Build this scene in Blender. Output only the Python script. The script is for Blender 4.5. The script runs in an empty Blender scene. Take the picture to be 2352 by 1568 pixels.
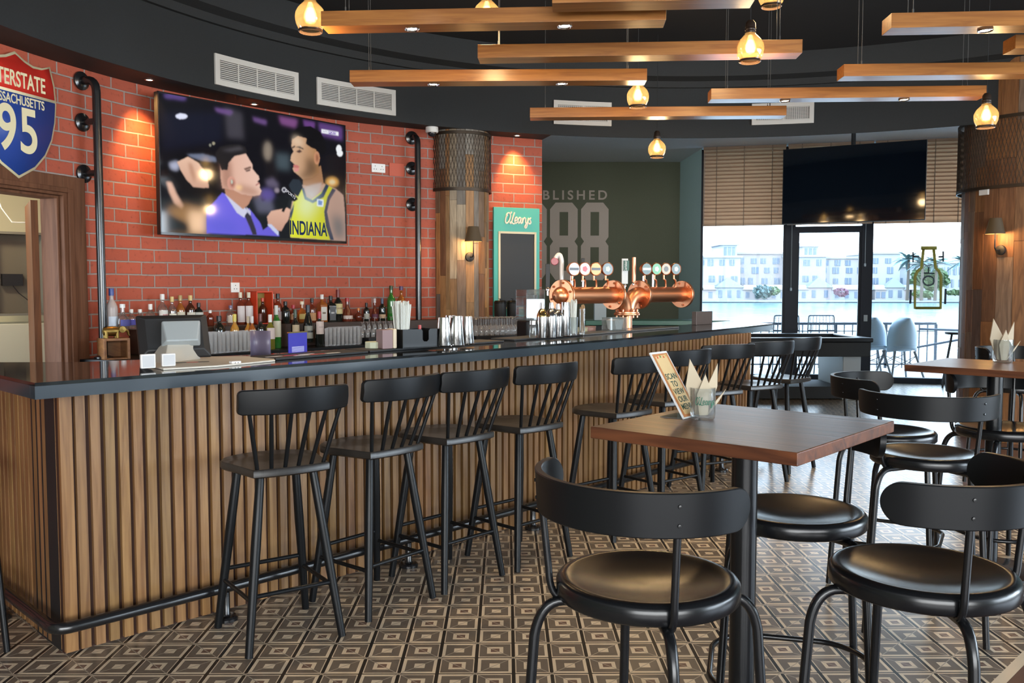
import bpy, bmesh, math, random
from mathutils import Vector, Matrix
random.seed(7)
SC = bpy.context.scene
C = SC.collection
PI = math.pi

# ---------------------------------------------------------------- camera
FPX, CX, CY, H = 2045.0, 1176.0, 784.0, 1.508
PITCH = math.atan((784 - 660) / FPX)
YAW = math.atan(13 / FPX)
cam_d = bpy.data.cameras.new('camera')
cam_d.sensor_width = 36.0
cam_d.lens = 36.0 * FPX / 2352
cam_d.clip_end = 1000
cam = bpy.data.objects.new('camera', cam_d)
C.objects.link(cam)
cam.location = (0, 0, H)
cam.rotation_euler = (PI / 2 - PITCH, 0, -YAW)
SC.camera = cam
SC.view_settings.view_transform = 'Standard'
SC.view_settings.look = 'None'
SC.view_settings.exposure = 0.0
SC.view_settings.gamma = 1.0
SC.view_settings.use_curve_mapping = False
try:
    SC.cycles.max_bounces = 8
    SC.cycles.diffuse_bounces = 4
    SC.cycles.glossy_bounces = 4
    SC.cycles.transmission_bounces = 8
    SC.cycles.transparent_max_bounces = 24
    SC.cycles.sample_clamp_indirect = 4.0
    SC.cycles.caustics_reflective = False
    SC.cycles.caustics_refractive = False
    SC.cycles.use_denoising = True
except Exception:
    pass

# ---------------------------------------------------------------- sky (hazy bright midday)
w = bpy.data.worlds.new('sky')
SC.world = w
w.use_nodes = True
nt = w.node_tree
bg = nt.nodes['Background']
tc = nt.nodes.new('ShaderNodeTexCoord')
sp = nt.nodes.new('ShaderNodeSeparateXYZ')
cr = nt.nodes.new('ShaderNodeValToRGB')
nt.links.new(tc.outputs['Generated'], sp.inputs[0])
nt.links.new(sp.outputs['Z'], cr.inputs[0])
cr.color_ramp.elements[0].position = 0.0
cr.color_ramp.elements[0].color = (0.76, 0.90, 1.0, 1)
cr.color_ramp.elements[1].position = 0.7
cr.color_ramp.elements[1].color = (0.45, 0.68, 1.0, 1)
nt.links.new(cr.outputs[0], bg.inputs[0])
bg.inputs[1].default_value = 8.0

def area(name, loc, target, sx, sy, power, col, spread=None):
    d = bpy.data.lights.new(name, 'AREA')
    d.shape = 'RECTANGLE'; d.size = sx; d.size_y = sy
    d.energy = power; d.color = col
    if spread: d.spread = spread
    o = bpy.data.objects.new(name, d)
    C.objects.link(o); o.location = loc
    o.rotation_euler = (Vector(target) - Vector(loc)).to_track_quat('-Z', 'Y').to_euler()
    return o
# fill lamps added outside the unseen right and rear windows to brighten the room
area('right_fill_lamp', (9.25, 1.6, 1.85), (0, 1.6, 1.6), 7.4, 2.5, 600, (0.80, 0.90, 1.0))
area('rear_fill_lamp', (1.4, -5.25, 1.85), (1.4, 3, 1.7), 9.0, 2.5, 820, (1.0, 0.94, 0.86))

# ---------------------------------------------------------------- picture rays (used to find where a thing stands)
cp_, sp_ = math.cos(PITCH), math.sin(PITCH)
cw_, sw_ = math.cos(YAW), math.sin(YAW)
def ray(px, py):
    a = (px - CX) / FPX; b = -(py - CY) / FPX
    return (a * cw_ + sw_ * cp_ + b * sw_ * sp_, -a * sw_ + cw_ * cp_ + b * cw_ * sp_, -sp_ + b * cp_)
def at(px, py, z):
    d = ray(px, py); t = (z - H) / d[2]
    return Vector((d[0] * t, d[1] * t, z))
def aty(px, py, Y):
    d = ray(px, py); t = Y / d[1]
    return Vector((d[0] * t, Y, H + d[2] * t))
def hit(px, py, poly):
    """first crossing of the ray with a vertical wall standing on the polyline"""
    d = ray(px, py); best = None
    for i in range(len(poly) - 1):
        ax, ay = poly[i][0], poly[i][1]; bx, by = poly[i + 1][0], poly[i + 1][1]
        ex, ey = bx - ax, by - ay
        den = d[0] * ey - d[1] * ex
        if abs(den) < 1e-9: continue
        t = (ax * ey - ay * ex) / den
        s = (ax * d[1] - ay * d[0]) / den
        if t > 0 and -0.001 <= s <= 1.001 and (best is None or t < best): best = t
    if best is None:
        best = 8.0
    return Vector((d[0] * best, d[1] * best, H + d[2] * best))
def offset(poly, d):
    """polyline shifted sideways (positive = to the right of travel)"""
    out = []
    n = len(poly)
    for i in range(n):
        a = poly[max(i - 1, 0)]; b = poly[min(i + 1, n - 1)]
        ex, ey = b[0] - a[0], b[1] - a[1]; L = math.hypot(ex, ey)
        out.append((poly[i][0] + ey / L * d, poly[i][1] - ex / L * d))
    return out
def arclen(poly):
    s = [0.0]
    for a, b in zip(poly, poly[1:]): s.append(s[-1] + math.hypot(b[0] - a[0], b[1] - a[1]))
    return s
def along(poly, s):
    S = arclen(poly)
    for i in range(len(poly) - 1):
        if s <= S[i + 1] or i == len(poly) - 2:
            L = S[i + 1] - S[i]; t = (s - S[i]) / L
            a, b = poly[i], poly[i + 1]
            return ((a[0] + (b[0] - a[0]) * t, a[1] + (b[1] - a[1]) * t), math.atan2(b[1] - a[1], b[0] - a[0]))
def project_s(poly, p):
    best = None; S = arclen(poly)
    for i in range(len(poly) - 1):
        a, b = poly[i], poly[i + 1]
        ex, ey = b[0] - a[0], b[1] - a[1]; L = math.hypot(ex, ey)
        t = max(0, min(L, ((p[0] - a[0]) * ex + (p[1] - a[1]) * ey) / L))
        q = (a[0] + ex / L * t, a[1] + ey / L * t)
        dd = math.hypot(q[0] - p[0], q[1] - p[1])
        if best is None or dd < best[0]: best = (dd, S[i] + t)
    return best[1]
def resample(poly, n):
    """smooth the polyline (Catmull-Rom) and resample"""
    P = [Vector((p[0], p[1])) for p in poly]
    P = [2 * P[0] - P[1]] + P + [2 * P[-1] - P[-2]]
    pts = []
    for i in range(1, len(P) - 2):
        for k in range(8):
            t = k / 8
            p0, p1, p2, p3 = P[i - 1], P[i], P[i + 1], P[i + 2]
            q = 0.5 * ((2 * p1) + (p2 - p0) * t + (2 * p0 - 5 * p1 + 4 * p2 - p3) * t * t + (3 * p1 - p0 - 3 * p2 + p3) * t ** 3)
            pts.append((q.x, q.y))
    pts.append((P[-2].x, P[-2].y))
    L = arclen(pts)[-1]
    return [along(pts, L * i / n)[0] for i in range(n + 1)]

# ---------------------------------------------------------------- mesh builder
class MB:
    def __init__(s): s.v = []; s.f = []; s.c = []; s.uv = None; s.mi = []; s.flat = set()
    def add(s, vs, fs, col=None, mi=0, flat=False):
        o = len(s.v); s.v += [tuple(v) for v in vs]
        for f in fs:
            if flat: s.flat.add(len(s.f))
            s.f.append(tuple(i + o for i in f)); s.c.append(col); s.mi.append(mi)
        return s
    def box(s, c, size, rz=0, col=None, mi=0, rot=None):
        x, y, z = size[0] / 2, size[1] / 2, size[2] / 2
        R = rot if rot is not None else Matrix.Rotation(rz, 3, 'Z')
        vs = [Vector(c) + R @ Vector((a * x, b * y, d * z)) for a in (-1, 1) for b in (-1, 1) for d in (-1, 1)]
        return s.add(vs, [(0, 1, 3, 2), (4, 6, 7, 5), (0, 4, 5, 1), (2, 3, 7, 6), (0, 2, 6, 4), (1, 5, 7, 3)], col, mi)
    def prism(s, poly, z0, z1, col=None, mi=0):
        n = len(poly)
        ar = sum(poly[i][0] * poly[(i + 1) % n][1] - poly[(i + 1) % n][0] * poly[i][1] for i in range(n))
        if ar < 0: poly = poly[::-1]
        vs = [(p[0], p[1], z0) for p in poly] + [(p[0], p[1], z1) for p in poly]
        fs = [tuple(range(n - 1, -1, -1)), tuple(range(n, 2 * n))] + [(i, (i + 1) % n, n + (i + 1) % n, n + i) for i in range(n)]
        return s.add(vs, fs, col, mi)
    def tube(s, pts, r, seg=10, cap=True, col=None, mi=0, closed=False):
        P = [Vector(p) for p in pts]; n = len(P)
        rr = r if isinstance(r, (list, tuple)) else [r] * n
        vs = []; up = None
        for i in range(n):
            if closed: t = P[(i + 1) % n] - P[i - 1]
            else: t = P[min(i + 1, n - 1)] - P[max(i - 1, 0)]
            t.normalize()
            if up is None:
                up = Vector((0, 0, 1)) if abs(t.z) < 0.9 else Vector((1, 0, 0))
            a = t.cross(up); a.normalize(); b = a.cross(t); up = b
            for k in range(seg):
                th = 2 * PI * k / seg
                vs.append(P[i] + (a * math.cos(th) + b * math.sin(th)) * rr[i])
        fs = []
        m = n if closed else n - 1
        for i in range(m):
            j = (i + 1) % n
            for k in range(seg):
                k2 = (k + 1) % seg
                fs.append((i * seg + k, i * seg + k2, j * seg + k2, j * seg + k))
        if cap and not closed:
            fs.append(tuple(range(seg - 1, -1, -1))); fs.append(tuple((n - 1) * seg + k for k in range(seg)))
        return s.add(vs, fs, col, mi)
    def lathe(s, prof, seg=20, o=(0, 0, 0), R=None, col=None, mi=0, a0=0, a1=2 * PI):
        full = abs(a1 - a0 - 2 * PI) < 1e-6
        n = seg if full else seg + 1
        vs = []
        for r, z in prof:
            for k in range(n):
                th = a0 + (a1 - a0) * k / seg
                v = Vector((max(r, 1e-5) * math.cos(th), max(r, 1e-5) * math.sin(th), z))
                if R is not None: v = R @ v
                vs.append(v + Vector(o))
        fs = []
        for i in range(len(prof) - 1):
            for k in range(seg):
                k2 = (k + 1) % n
                fs.append((i * n + k, i * n + k2, (i + 1) * n + k2, (i + 1) * n + k))
        return s.add(vs, fs, col, mi)
    def disc(s, r, o, R=None, seg=24, mi=0, col=None):
        vs = []
        for k in range(seg):
            v = Vector((r * math.cos(2 * PI * k / seg), r * math.sin(2 * PI * k / seg), 0))
            if R is not None: v = R @ v
            vs.append(v + Vector(o))
        return s.add(vs, [tuple(range(seg))], col, mi)
    def strip(s, poly, z0, z1, u0=0.0, col=None, mi=0):
        """vertical wall over a polyline; carries (arc length, z) as uv"""
        if s.uv is None: s.uv = {}
        S = arclen(poly)
        for i in range(len(poly) - 1):
            a, b = poly[i], poly[i + 1]
            s.uv[len(s.f)] = [(S[i] + u0, z0), (S[i + 1] + u0, z0), (S[i + 1] + u0, z1), (S[i] + u0, z1)]
            s.add([(a[0], a[1], z0), (b[0], b[1], z0), (b[0], b[1], z1), (a[0], a[1], z1)], [(0, 1, 2, 3)], col, mi)
        return s
    def build(s, name, mat, parent=None, bevel=0, ang=38, solid=0, sub=0):
        me = bpy.data.meshes.new(name)
        me.from_pydata(s.v, [], s.f)
        mats = mat if isinstance(mat, (list, tuple)) else [mat]
        for m in mats: me.materials.append(m)
        me.polygons.foreach_set('use_smooth', [True] * len(me.polygons))
        if len(mats) > 1: me.polygons.foreach_set('material_index', s.mi)
        if any(c is not None for c in s.c):
            at_ = me.color_attributes.new('Col', 'FLOAT_COLOR', 'CORNER')
            k = 0; buf = []
            for f, c in zip(s.f, s.c):
                c = c or (1, 1, 1)
                buf += [c[0], c[1], c[2], 1.0] * len(f)
            at_.data.foreach_set('color', buf)
        if s.uv:
            uvl = me.uv_layers.new(name='uv')
            for p in me.polygons:
                q = s.uv.get(p.index)
                if q:
                    for li, uvv in zip(p.loop_indices, q): uvl.data[li].uv = uvv
        me.update()
        try: me.set_sharp_from_angle(angle=math.radians(ang))
        except Exception: pass
        o = bpy.data.objects.new(name, me)
        C.objects.link(o)
        if parent is not None: o.parent = parent
        if solid:
            m = o.modifiers.new('thick', 'SOLIDIFY'); m.thickness = solid; m.offset = 0
        if bevel:
            m = o.modifiers.new('bevel', 'BEVEL'); m.width = bevel; m.segments = 2; m.limit_method = 'ANGLE'; m.angle_limit = math.radians(40)
            m.harden_normals = True
        if sub:
            m = o.modifiers.new('sub', 'SUBSURF'); m.levels = sub; m.render_levels = sub
        return o

def tag(o, label=None, cat=None, group=None, kind=None):
    if label: o['label'] = label
    if cat: o['category'] = cat
    if group: o['group'] = group
    if kind: o['kind'] = kind
    return o
def struct(o): o['kind'] = 'structure'; return o
def thing(name, label, cat, loc=(0, 0, 0), rz=0, group=None):
    o = bpy.data.objects.new(name, None)
    C.objects.link(o); o.location = loc; o.rotation_euler = (0, 0, rz)
    o.empty_display_size = 0.05
    return tag(o, label, cat, group)
def dup(root, loc, rz, label=None, group=None):
    r = root.copy(); C.objects.link(r); r.location = loc; r.rotation_euler = (0, 0, rz)
    if label: r['label'] = label
    if group: r['group'] = group
    for ch in list(root.children):
        c = ch.copy(); C.objects.link(c); c.parent = r
        for g in ch.children:
            d = g.copy(); C.objects.link(d); d.parent = c
    return r
def arc(p, q, ctr, n=8):
    """quadratic bezier from p to q bending at ctr"""
    p, q, ctr = Vector(p), Vector(q), Vector(ctr)
    return [(1 - t) ** 2 * p + 2 * t * (1 - t) * ctr + t * t * q for t in [i / n for i in range(n + 1)]]
def text(s, size, mat, parent, loc, rot, name='lettering', ext=0.001, align='CENTER', font_scale=(1, 1), spacing=1.0, bold=0.0):
    cu = bpy.data.curves.new(name, 'FONT')
    cu.body = s; cu.size = size; cu.align_x = align; cu.align_y = 'CENTER'; cu.extrude = ext
    cu.space_character = spacing; cu.offset = bold
    o = bpy.data.objects.new(name, cu)
    C.objects.link(o)
    deps = bpy.context.evaluated_depsgraph_get()
    me = bpy.data.meshes.new_from_object(o.evaluated_get(deps))
    bpy.data.objects.remove(o)
    o = bpy.data.objects.new(name, me)
    C.objects.link(o)
    me.materials.clear(); me.materials.append(mat)
    if parent is not None: o.parent = parent
    o.location = loc; o.rotation_euler = rot; o.scale = (font_scale[0], font_scale[1], 1)
    return o

# ---------------------------------------------------------------- materials
def mat(name, col, rough=0.5, metal=0.0, spec=None, emit=None, es=0, coat=0, bump=None, trans=0, alpha=1, ior=None):
    m = bpy.data.materials.new(name); m.use_nodes = True
    n = m.node_tree; b = n.nodes['Principled BSDF']
    b.inputs['Base Color'].default_value = (*col, 1)
    b.inputs['Roughness'].default_value = rough
    b.inputs['Metallic'].default_value = metal
    if spec is not None: b.inputs['Specular IOR Level'].default_value = spec
    if emit: b.inputs['Emission Color'].default_value = (*emit, 1); b.inputs['Emission Strength'].default_value = es
    if coat: b.inputs['Coat Weight'].default_value = coat
    if trans: b.inputs['Transmission Weight'].default_value = trans
    if ior: b.inputs['IOR'].default_value = ior
    if bump:
        t = n.nodes.new('ShaderNodeTexNoise'); t.inputs['Scale'].default_value = bump[0]; t.inputs['Detail'].default_value = 4
        tc = n.nodes.new('ShaderNodeTexCoord'); n.links.new(tc.outputs['Object'], t.inputs['Vector'])
        bp = n.nodes.new('ShaderNodeBump'); bp.inputs['Strength'].default_value = bump[1]; bp.inputs['Distance'].default_value = 0.01
        n.links.new(t.outputs['Fac'], bp.inputs['Height']); n.links.new(bp.outputs[0], b.inputs['Normal'])
        mx = n.nodes.new('ShaderNodeMixRGB'); mx.blend_type = 'MULTIPLY'; mx.inputs[0].default_value = 0.35
        mx.inputs[1].default_value = (*col, 1); n.links.new(t.outputs['Fac'], mx.inputs[2])
        mp = n.nodes.new('ShaderNodeMapRange'); mp.inputs[3].default_value = 0.6; mp.inputs[4].default_value = 1.4
        n.links.new(t.outputs['Fac'], mp.inputs[0]); n.links.new(mp.outputs[0], mx.inputs[2])
        n.links.new(mx.outputs[0], b.inputs['Base Color'])
    return m
def wood(name, c1, c2, scale=(30, 30, 2.0), rough=0.45, vcol=False, coat=0, bump=0.1, coords='Object'):
    m = bpy.data.materials.new(name); m.use_nodes = True
    n = m.node_tree; b = n.nodes['Principled BSDF']; L = n.links.new
    tc = n.nodes.new('ShaderNodeTexCoord'); mp = n.nodes.new('ShaderNodeMapping'); mp.inputs['Scale'].default_value = scale
    t = n.nodes.new('ShaderNodeTexNoise'); t.inputs['Scale'].default_value = 1.0; t.inputs['Detail'].default_value = 8; t.inputs['Distortion'].default_value = 1.2
    r = n.nodes.new('ShaderNodeValToRGB')
    r.color_ramp.elements[0].position = 0.32; r.color_ramp.elements[0].color = (*c2, 1)
    r.color_ramp.elements[1].position = 0.66; r.color_ramp.elements[1].color = (*c1, 1)
    L(tc.outputs[coords], mp.inputs[0]); L(mp.outputs[0], t.inputs['Vector']); L(t.outputs['Fac'], r.inputs[0])
    out = r.outputs[0]
    if vcol:
        a = n.nodes.new('ShaderNodeVertexColor'); a.layer_name = 'Col'
        mx = n.nodes.new('ShaderNodeMixRGB'); mx.blend_type = 'MULTIPLY'; mx.inputs[0].default_value = 1
        L(out, mx.inputs[1]); L(a.outputs[0], mx.inputs[2]); out = mx.outputs[0]
    L(out, b.inputs['Base Color'])
    bp = n.nodes.new('ShaderNodeBump'); bp.inputs['Strength'].default_value = bump; bp.inputs['Distance'].default_value = 0.004
    L(t.outputs['Fac'], bp.inputs['Height']); L(bp.outputs[0], b.inputs['Normal'])
    b.inputs['Roughness'].default_value = rough
    if coat: b.inputs['Coat Weight'].default_value = coat; b.inputs['Coat Roughness'].default_value = 0.2
    return m
def glass(name, tint=(1, 1, 1), clear=0.86, rough=0.03, body=None):
    """thin glass: mostly clear, glossy towards grazing angles"""
    m = bpy.data.materials.new(name); m.use_nodes = True
    n = m.node_tree; n.nodes.clear(); L = n.links.new
    out = n.nodes.new('ShaderNodeOutputMaterial')
    tr = n.nodes.new('ShaderNodeBsdfTransparent'); tr.inputs[0].default_value = (*[c for c in tint], 1)
    gl = n.nodes.new('ShaderNodeBsdfGlossy'); gl.inputs['Roughness'].default_value = rough
    lw = n.nodes.new('ShaderNodeLayerWeight'); lw.inputs[0].default_value = 0.35
    mr = n.nodes.new('ShaderNodeMapRange'); mr.inputs[3].default_value = (1 - clear) * 0.35; mr.inputs[4].default_value = 0.6
    L(lw.outputs['Fresnel'], mr.inputs[0])
    mx = n.nodes.new('ShaderNodeMixShader'); L(mr.outputs[0], mx.inputs[0]); L(tr.outputs[0], mx.inputs[1]); L(gl.outputs[0], mx.inputs[2])
    fin = mx.outputs[0]
    if body:
        df = n.nodes.new('ShaderNodeBsdfDiffuse'); df.inputs[0].default_value = (*body[:3], 1)
        m2 = n.nodes.new('ShaderNodeMixShader'); m2.inputs[0].default_value = body[3]
        L(fin, m2.inputs[1]); L(df.outputs[0], m2.inputs[2]); fin = m2.outputs[0]
    L(fin, out.inputs[0])
    return m
def emis(name, col, s):
    m = bpy.data.materials.new(name); m.use_nodes = True
    n = m.node_tree; n.nodes.clear()
    out = n.nodes.new('ShaderNodeOutputMaterial'); e = n.nodes.new('ShaderNodeEmission')
    e.inputs[0].default_value = (*col, 1); e.inputs[1].default_value = s
    n.links.new(e.outputs[0], out.inputs[0]); return m

M = {}
M['black_metal'] = mat('black_metal', (0.0055, 0.006, 0.007), 0.25, 0.0, spec=0.42)
M['black_paint'] = mat('black_painted_wood', (0.0055, 0.0062, 0.0072), 0.36, 0.0, spec=0.24)
M['stool_seat'] = wood('black_stained_wood', (0.022, 0.019, 0.017), (0.014, 0.012, 0.011), (60, 4, 4), 0.34, bump=0.03)
M['black'] = mat('black_matte', (0.010, 0.010, 0.011), 0.55)
M['rubber'] = mat('black_rubber', (0.012, 0.013, 0.015), 0.6, bump=(300, 0.3))
M['iron'] = mat('black_iron_pipe', (0.010, 0.010, 0.011), 0.22, 0.0, spec=0.7)
M['granite'] = mat('black_granite', (0.010, 0.011, 0.012), 0.07, spec=0.65)
M['apron'] = mat('polished_black_stone_edge', (0.030, 0.040, 0.050), 0.16, spec=0.7)
M['slat'] = wood('oak_slat', (0.28, 0.152, 0.058), (0.155, 0.072, 0.024), (26, 26, 1.6), 0.42, vcol=True, coat=0.25)
M['slat_back'] = mat('stained_backing', (0.035, 0.010, 0.004), 0.7)
M['beam'] = wood('cherry_wood_beam', (0.40, 0.165, 0.040), (0.25, 0.092, 0.022), (2.0, 30, 30), 0.30, coat=0.12)
M['table'] = wood('walnut_table', (0.150, 0.050, 0.020), (0.055, 0.019, 0.010), (2.2, 22, 22), 0.33, bump=0.22)
M['plank'] = wood('reclaimed_plank', (1.0, 1.0, 1.0), (0.55, 0.52, 0.5), (30, 30, 3), 0.6, vcol=True, bump=0.3)
M['door_wood'] = wood('dark_door_wood', (0.115, 0.042, 0.016), (0.055, 0.020, 0.008), (18, 18, 1.2), 0.6)
M['frame_wood'] = wood('brown_door_frame', (0.15, 0.066, 0.036), (0.09, 0.038, 0.020), (18, 18, 1.5), 0.6)
M['char'] = mat('charcoal_soffit', (0.014, 0.0165, 0.0185), 0.75, bump=(60, 0.15))
M['soffit_under'] = mat('dark_brown_soffit', (0.018, 0.012, 0.010), 0.7)
for _k in ('frame_wood', 'door_wood'): M[_k].node_tree.nodes['Principled BSDF'].inputs['Specular IOR Level'].default_value = 0.12
M['ceil_black'] = mat('black_ceiling', (0.006, 0.007, 0.009), 0.8)
M['ceil_grey'] = mat('grey_ceiling', (0.66, 0.68, 0.72), 0.85, bump=(80, 0.1))
M['green'] = mat('olive_green_wall', (0.120, 0.125, 0.080), 0.8, bump=(70, 0.1))
M['teal'] = mat('teal_grey_wall', (0.42, 0.56, 0.54), 0.8, bump=(70, 0.1))
M['stencil'] = mat('stencil_beige', (0.52, 0.43, 0.36), 0.8)
M['cream'] = mat('cream_wall', (0.62, 0.52, 0.30), 0.7)
M['white'] = mat('white_plastic', (0.75, 0.75, 0.74), 0.4)
M['vent'] = mat('white_vent_paint', (0.62, 0.61, 0.58), 0.5)
M['vent_dark'] = mat('vent_interior', (0.10, 0.10, 0.10), 0.8)
M['steel'] = mat('polished_steel', (0.50, 0.49, 0.48), 0.18, 1.0)
M['chrome'] = mat('chrome', (0.85, 0.85, 0.86), 0.08, 1.0)
M['brass'] = mat('aged_brass', (0.26, 0.17, 0.05), 0.42, 1.0)
M['gold'] = mat('gold_steel', (0.80, 0.58, 0.25), 0.15, 1.0)
M['copper'] = mat('brushed_copper', (0.80, 0.36, 0.19), 0.36, 1.0)
M['frame'] = mat('dark_window_frame', (0.008, 0.011, 0.019), 0.5, spec=0.25)
M['pane'] = glass('window_glass', (0.97, 0.99, 1.0), clear=0.996, rough=0.0)
[q for q in M['pane'].node_tree.nodes if q.type == 'MAP_RANGE'][0].inputs[4].default_value = 0.05
M['clear'] = glass('clear_glass', (0.90, 0.92, 0.92), clear=0.93, body=(0.7, 0.72, 0.72, 0.05))
M['tumbler'] = glass('tumbler_glass', (0.90, 0.91, 0.92), clear=0.86, rough=0.10, body=(1.0, 1.0, 1.0, 0.20))
M['amber_glass'] = glass('amber_lamp_glass', (1.0, 0.80, 0.45), clear=0.84, rough=0.04, body=(0.8, 0.5, 0.15, 0.17))
_n = M['amber_glass'].node_tree; _d = [q for q in _n.nodes if q.type == 'BSDF_DIFFUSE'][0]
_t = _n.nodes.new('ShaderNodeBsdfTranslucent'); _t.inputs[0].default_value = (0.95, 0.72, 0.40, 1)
_n.links.new(_t.outputs[0], _d.outputs[0].links[0].to_socket)
M['paper'] = mat('white_paper', (0.72, 0.68, 0.60), 0.75)
M['napkin'] = mat('napkin', (0.44, 0.37, 0.27), 0.9)
M['grey_plastic'] = mat('grey_plastic', (0.30, 0.33, 0.34), 0.42)
M['beige_plastic'] = mat('beige_plastic', (0.42, 0.38, 0.32), 0.5)
M['lamp_on'] = emis('lamp_glow', (1.0, 0.80, 0.50), 22)
M['spot_on'] = emis('spot_glow', (1.0, 0.86, 0.66), 14)
M['mesh_metal'] = mat('dark_mesh_metal', (0.045, 0.032, 0.022), 0.45, 0.6)
M['straw'] = mat('wrapped_straws', (0.60, 0.62, 0.58), 0.6)

# ---- patterned floor tile
def floor_material():
    m = bpy.data.materials.new('patterned_floor_tile'); m.use_nodes = True
    n = m.node_tree; b = n.nodes['Principled BSDF']; L = n.links.new
    def val(x):
        return x
    def math_(op, a, bb=None, c=None, clamp=False):
        k = n.nodes.new('ShaderNodeMath'); k.operation = op; k.use_clamp = clamp
        for i, q in enumerate((a, bb, c)):
            if q is None: continue
            if isinstance(q, (int, float)): k.inputs[i].default_value = q
            else: L(q, k.inputs[i])
        return k.outputs[0]
    def mix(f, a, bb):
        k = n.nodes.new('ShaderNodeMixRGB')
        L(f, k.inputs[0])
        for i, q in ((1, a), (2, bb)):
            if isinstance(q, tuple): k.inputs[i].default_value = (*q, 1)
            else: L(q, k.inputs[i])
        return k.outputs[0]
    geo = n.nodes.new('ShaderNodeNewGeometry'); s = n.nodes.new('ShaderNodeSeparateXYZ'); L(geo.outputs['Position'], s.inputs[0])
    T = 0.15
    u = math_('DIVIDE', math_('ADD', s.outputs[0], 0.122), T)
    v = math_('DIVIDE', math_('SUBTRACT', s.outputs[1], 3.400), T)
    fu = math_('FRACT', u); fv = math_('FRACT', v)
    fl = math_('ADD', math_('FLOOR', u), math_('FLOOR', v))
    odd = math_('GREATER_THAN', math_('FRACT', math_('MULTIPLY', fl, 0.5)), 0.25)
    au = math_('ABSOLUTE', math_('SUBTRACT', fu, 0.5)); av = math_('ABSOLUTE', math_('SUBTRACT', fv, 0.5))
    d = math_('MAXIMUM', au, av)
    light = (0.66, 0.53, 0.375); grey = (0.150, 0.118, 0.090); dark = (0.016, 0.014, 0.012); brown = (0.16, 0.095, 0.07)
    A = mix(math_('GREATER_THAN', d, 0.14), light, grey)
    A = mix(math_('GREATER_THAN', d, 0.365), A, light)
    B = mix(math_('GREATER_THAN', d, 0.12), brown, light)
    B = mix(math_('GREATER_THAN', d, 0.225), B, grey)
    B = mix(math_('GREATER_THAN', d, 0.425), B, light)
    col = mix(odd, A, B)
    # tile joints run at 45 degrees through every second crossing
    j1 = math_('ABSOLUTE', math_('SUBTRACT', math_('FRACT', math_('ADD', math_('MULTIPLY', math_('ADD', u, v), 0.5), 0.5)), 0.5))
    j2 = math_('ABSOLUTE', math_('SUBTRACT', math_('FRACT', math_('ADD', math_('MULTIPLY', math_('SUBTRACT', u, v), 0.5), 0.5)), 0.5))
    jm = math_('MINIMUM', j1, j2)
    col = mix(math_('LESS_THAN', jm, 0.010), col, (0.36, 0.30, 0.23))
    sv = math_('GREATER_THAN', au, 0.452); sh = math_('GREATER_THAN', av, 0.474)
    st = math_('MAXIMUM', sv, sh)
    cross = math_('LESS_THAN', jm, 0.018)
    col2 = mix(math_('MULTIPLY', st, math_('SUBTRACT', 1.0, math_('MULTIPLY', cross, 0.8))), col, dark)
    nz = n.nodes.new('ShaderNodeTexNoise'); nz.inputs['Scale'].default_value = 3.0; nz.inputs['Detail'].default_value = 6
    L(geo.outputs['Position'], nz.inputs['Vector'])
    mr = n.nodes.new('ShaderNodeMapRange'); mr.inputs[3].default_value = 0.75; mr.inputs[4].default_value = 1.2; L(nz.outputs['Fac'], mr.inputs[0])
    k = n.nodes.new('ShaderNodeMixRGB'); k.blend_type = 'MULTIPLY'; k.inputs[0].default_value = 1; L(col2, k.inputs[1]); L(mr.outputs[0], k.inputs[2])
    # plain brown tile beyond the light border strip
    xy = math_('SUBTRACT', s.outputs[0], s.outputs[1])
    far = math_('MULTIPLY', math_('GREATER_THAN', math_('SUBTRACT', s.outputs[0], math_('MULTIPLY', s.outputs[1], 0.5)), 0.14), math_('GREATER_THAN', s.outputs[1], 6.0))
    isb = math_('MAXIMUM', math_('GREATER_THAN', xy, -1.395), far)
    bor = math_('GREATER_THAN', xy, -1.455)
    c3 = mix(math_('MAXIMUM', bor, 0.0), k.outputs[0], light)
    c4 = mix(isb, c3, (0.115, 0.062, 0.045))
    L(c4, b.inputs['Base Color'])
    b.inputs['Roughness'].default_value = 0.29
    b.inputs['Specular IOR Level'].default_value = 0.62
    bp = n.nodes.new('ShaderNodeBump'); bp.inputs['Strength'].default_value = 0.22; bp.inputs['Distance'].default_value = 0.004
    hh = math_('ADD', math_('GREATER_THAN', jm, 0.008), math_('MULTIPLY', nz.outputs['Fac'], 0.15))
    L(hh, bp.inputs['Height']); L(bp.outputs[0], b.inputs['Normal'])
    return m
M['floor'] = floor_material()

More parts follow.
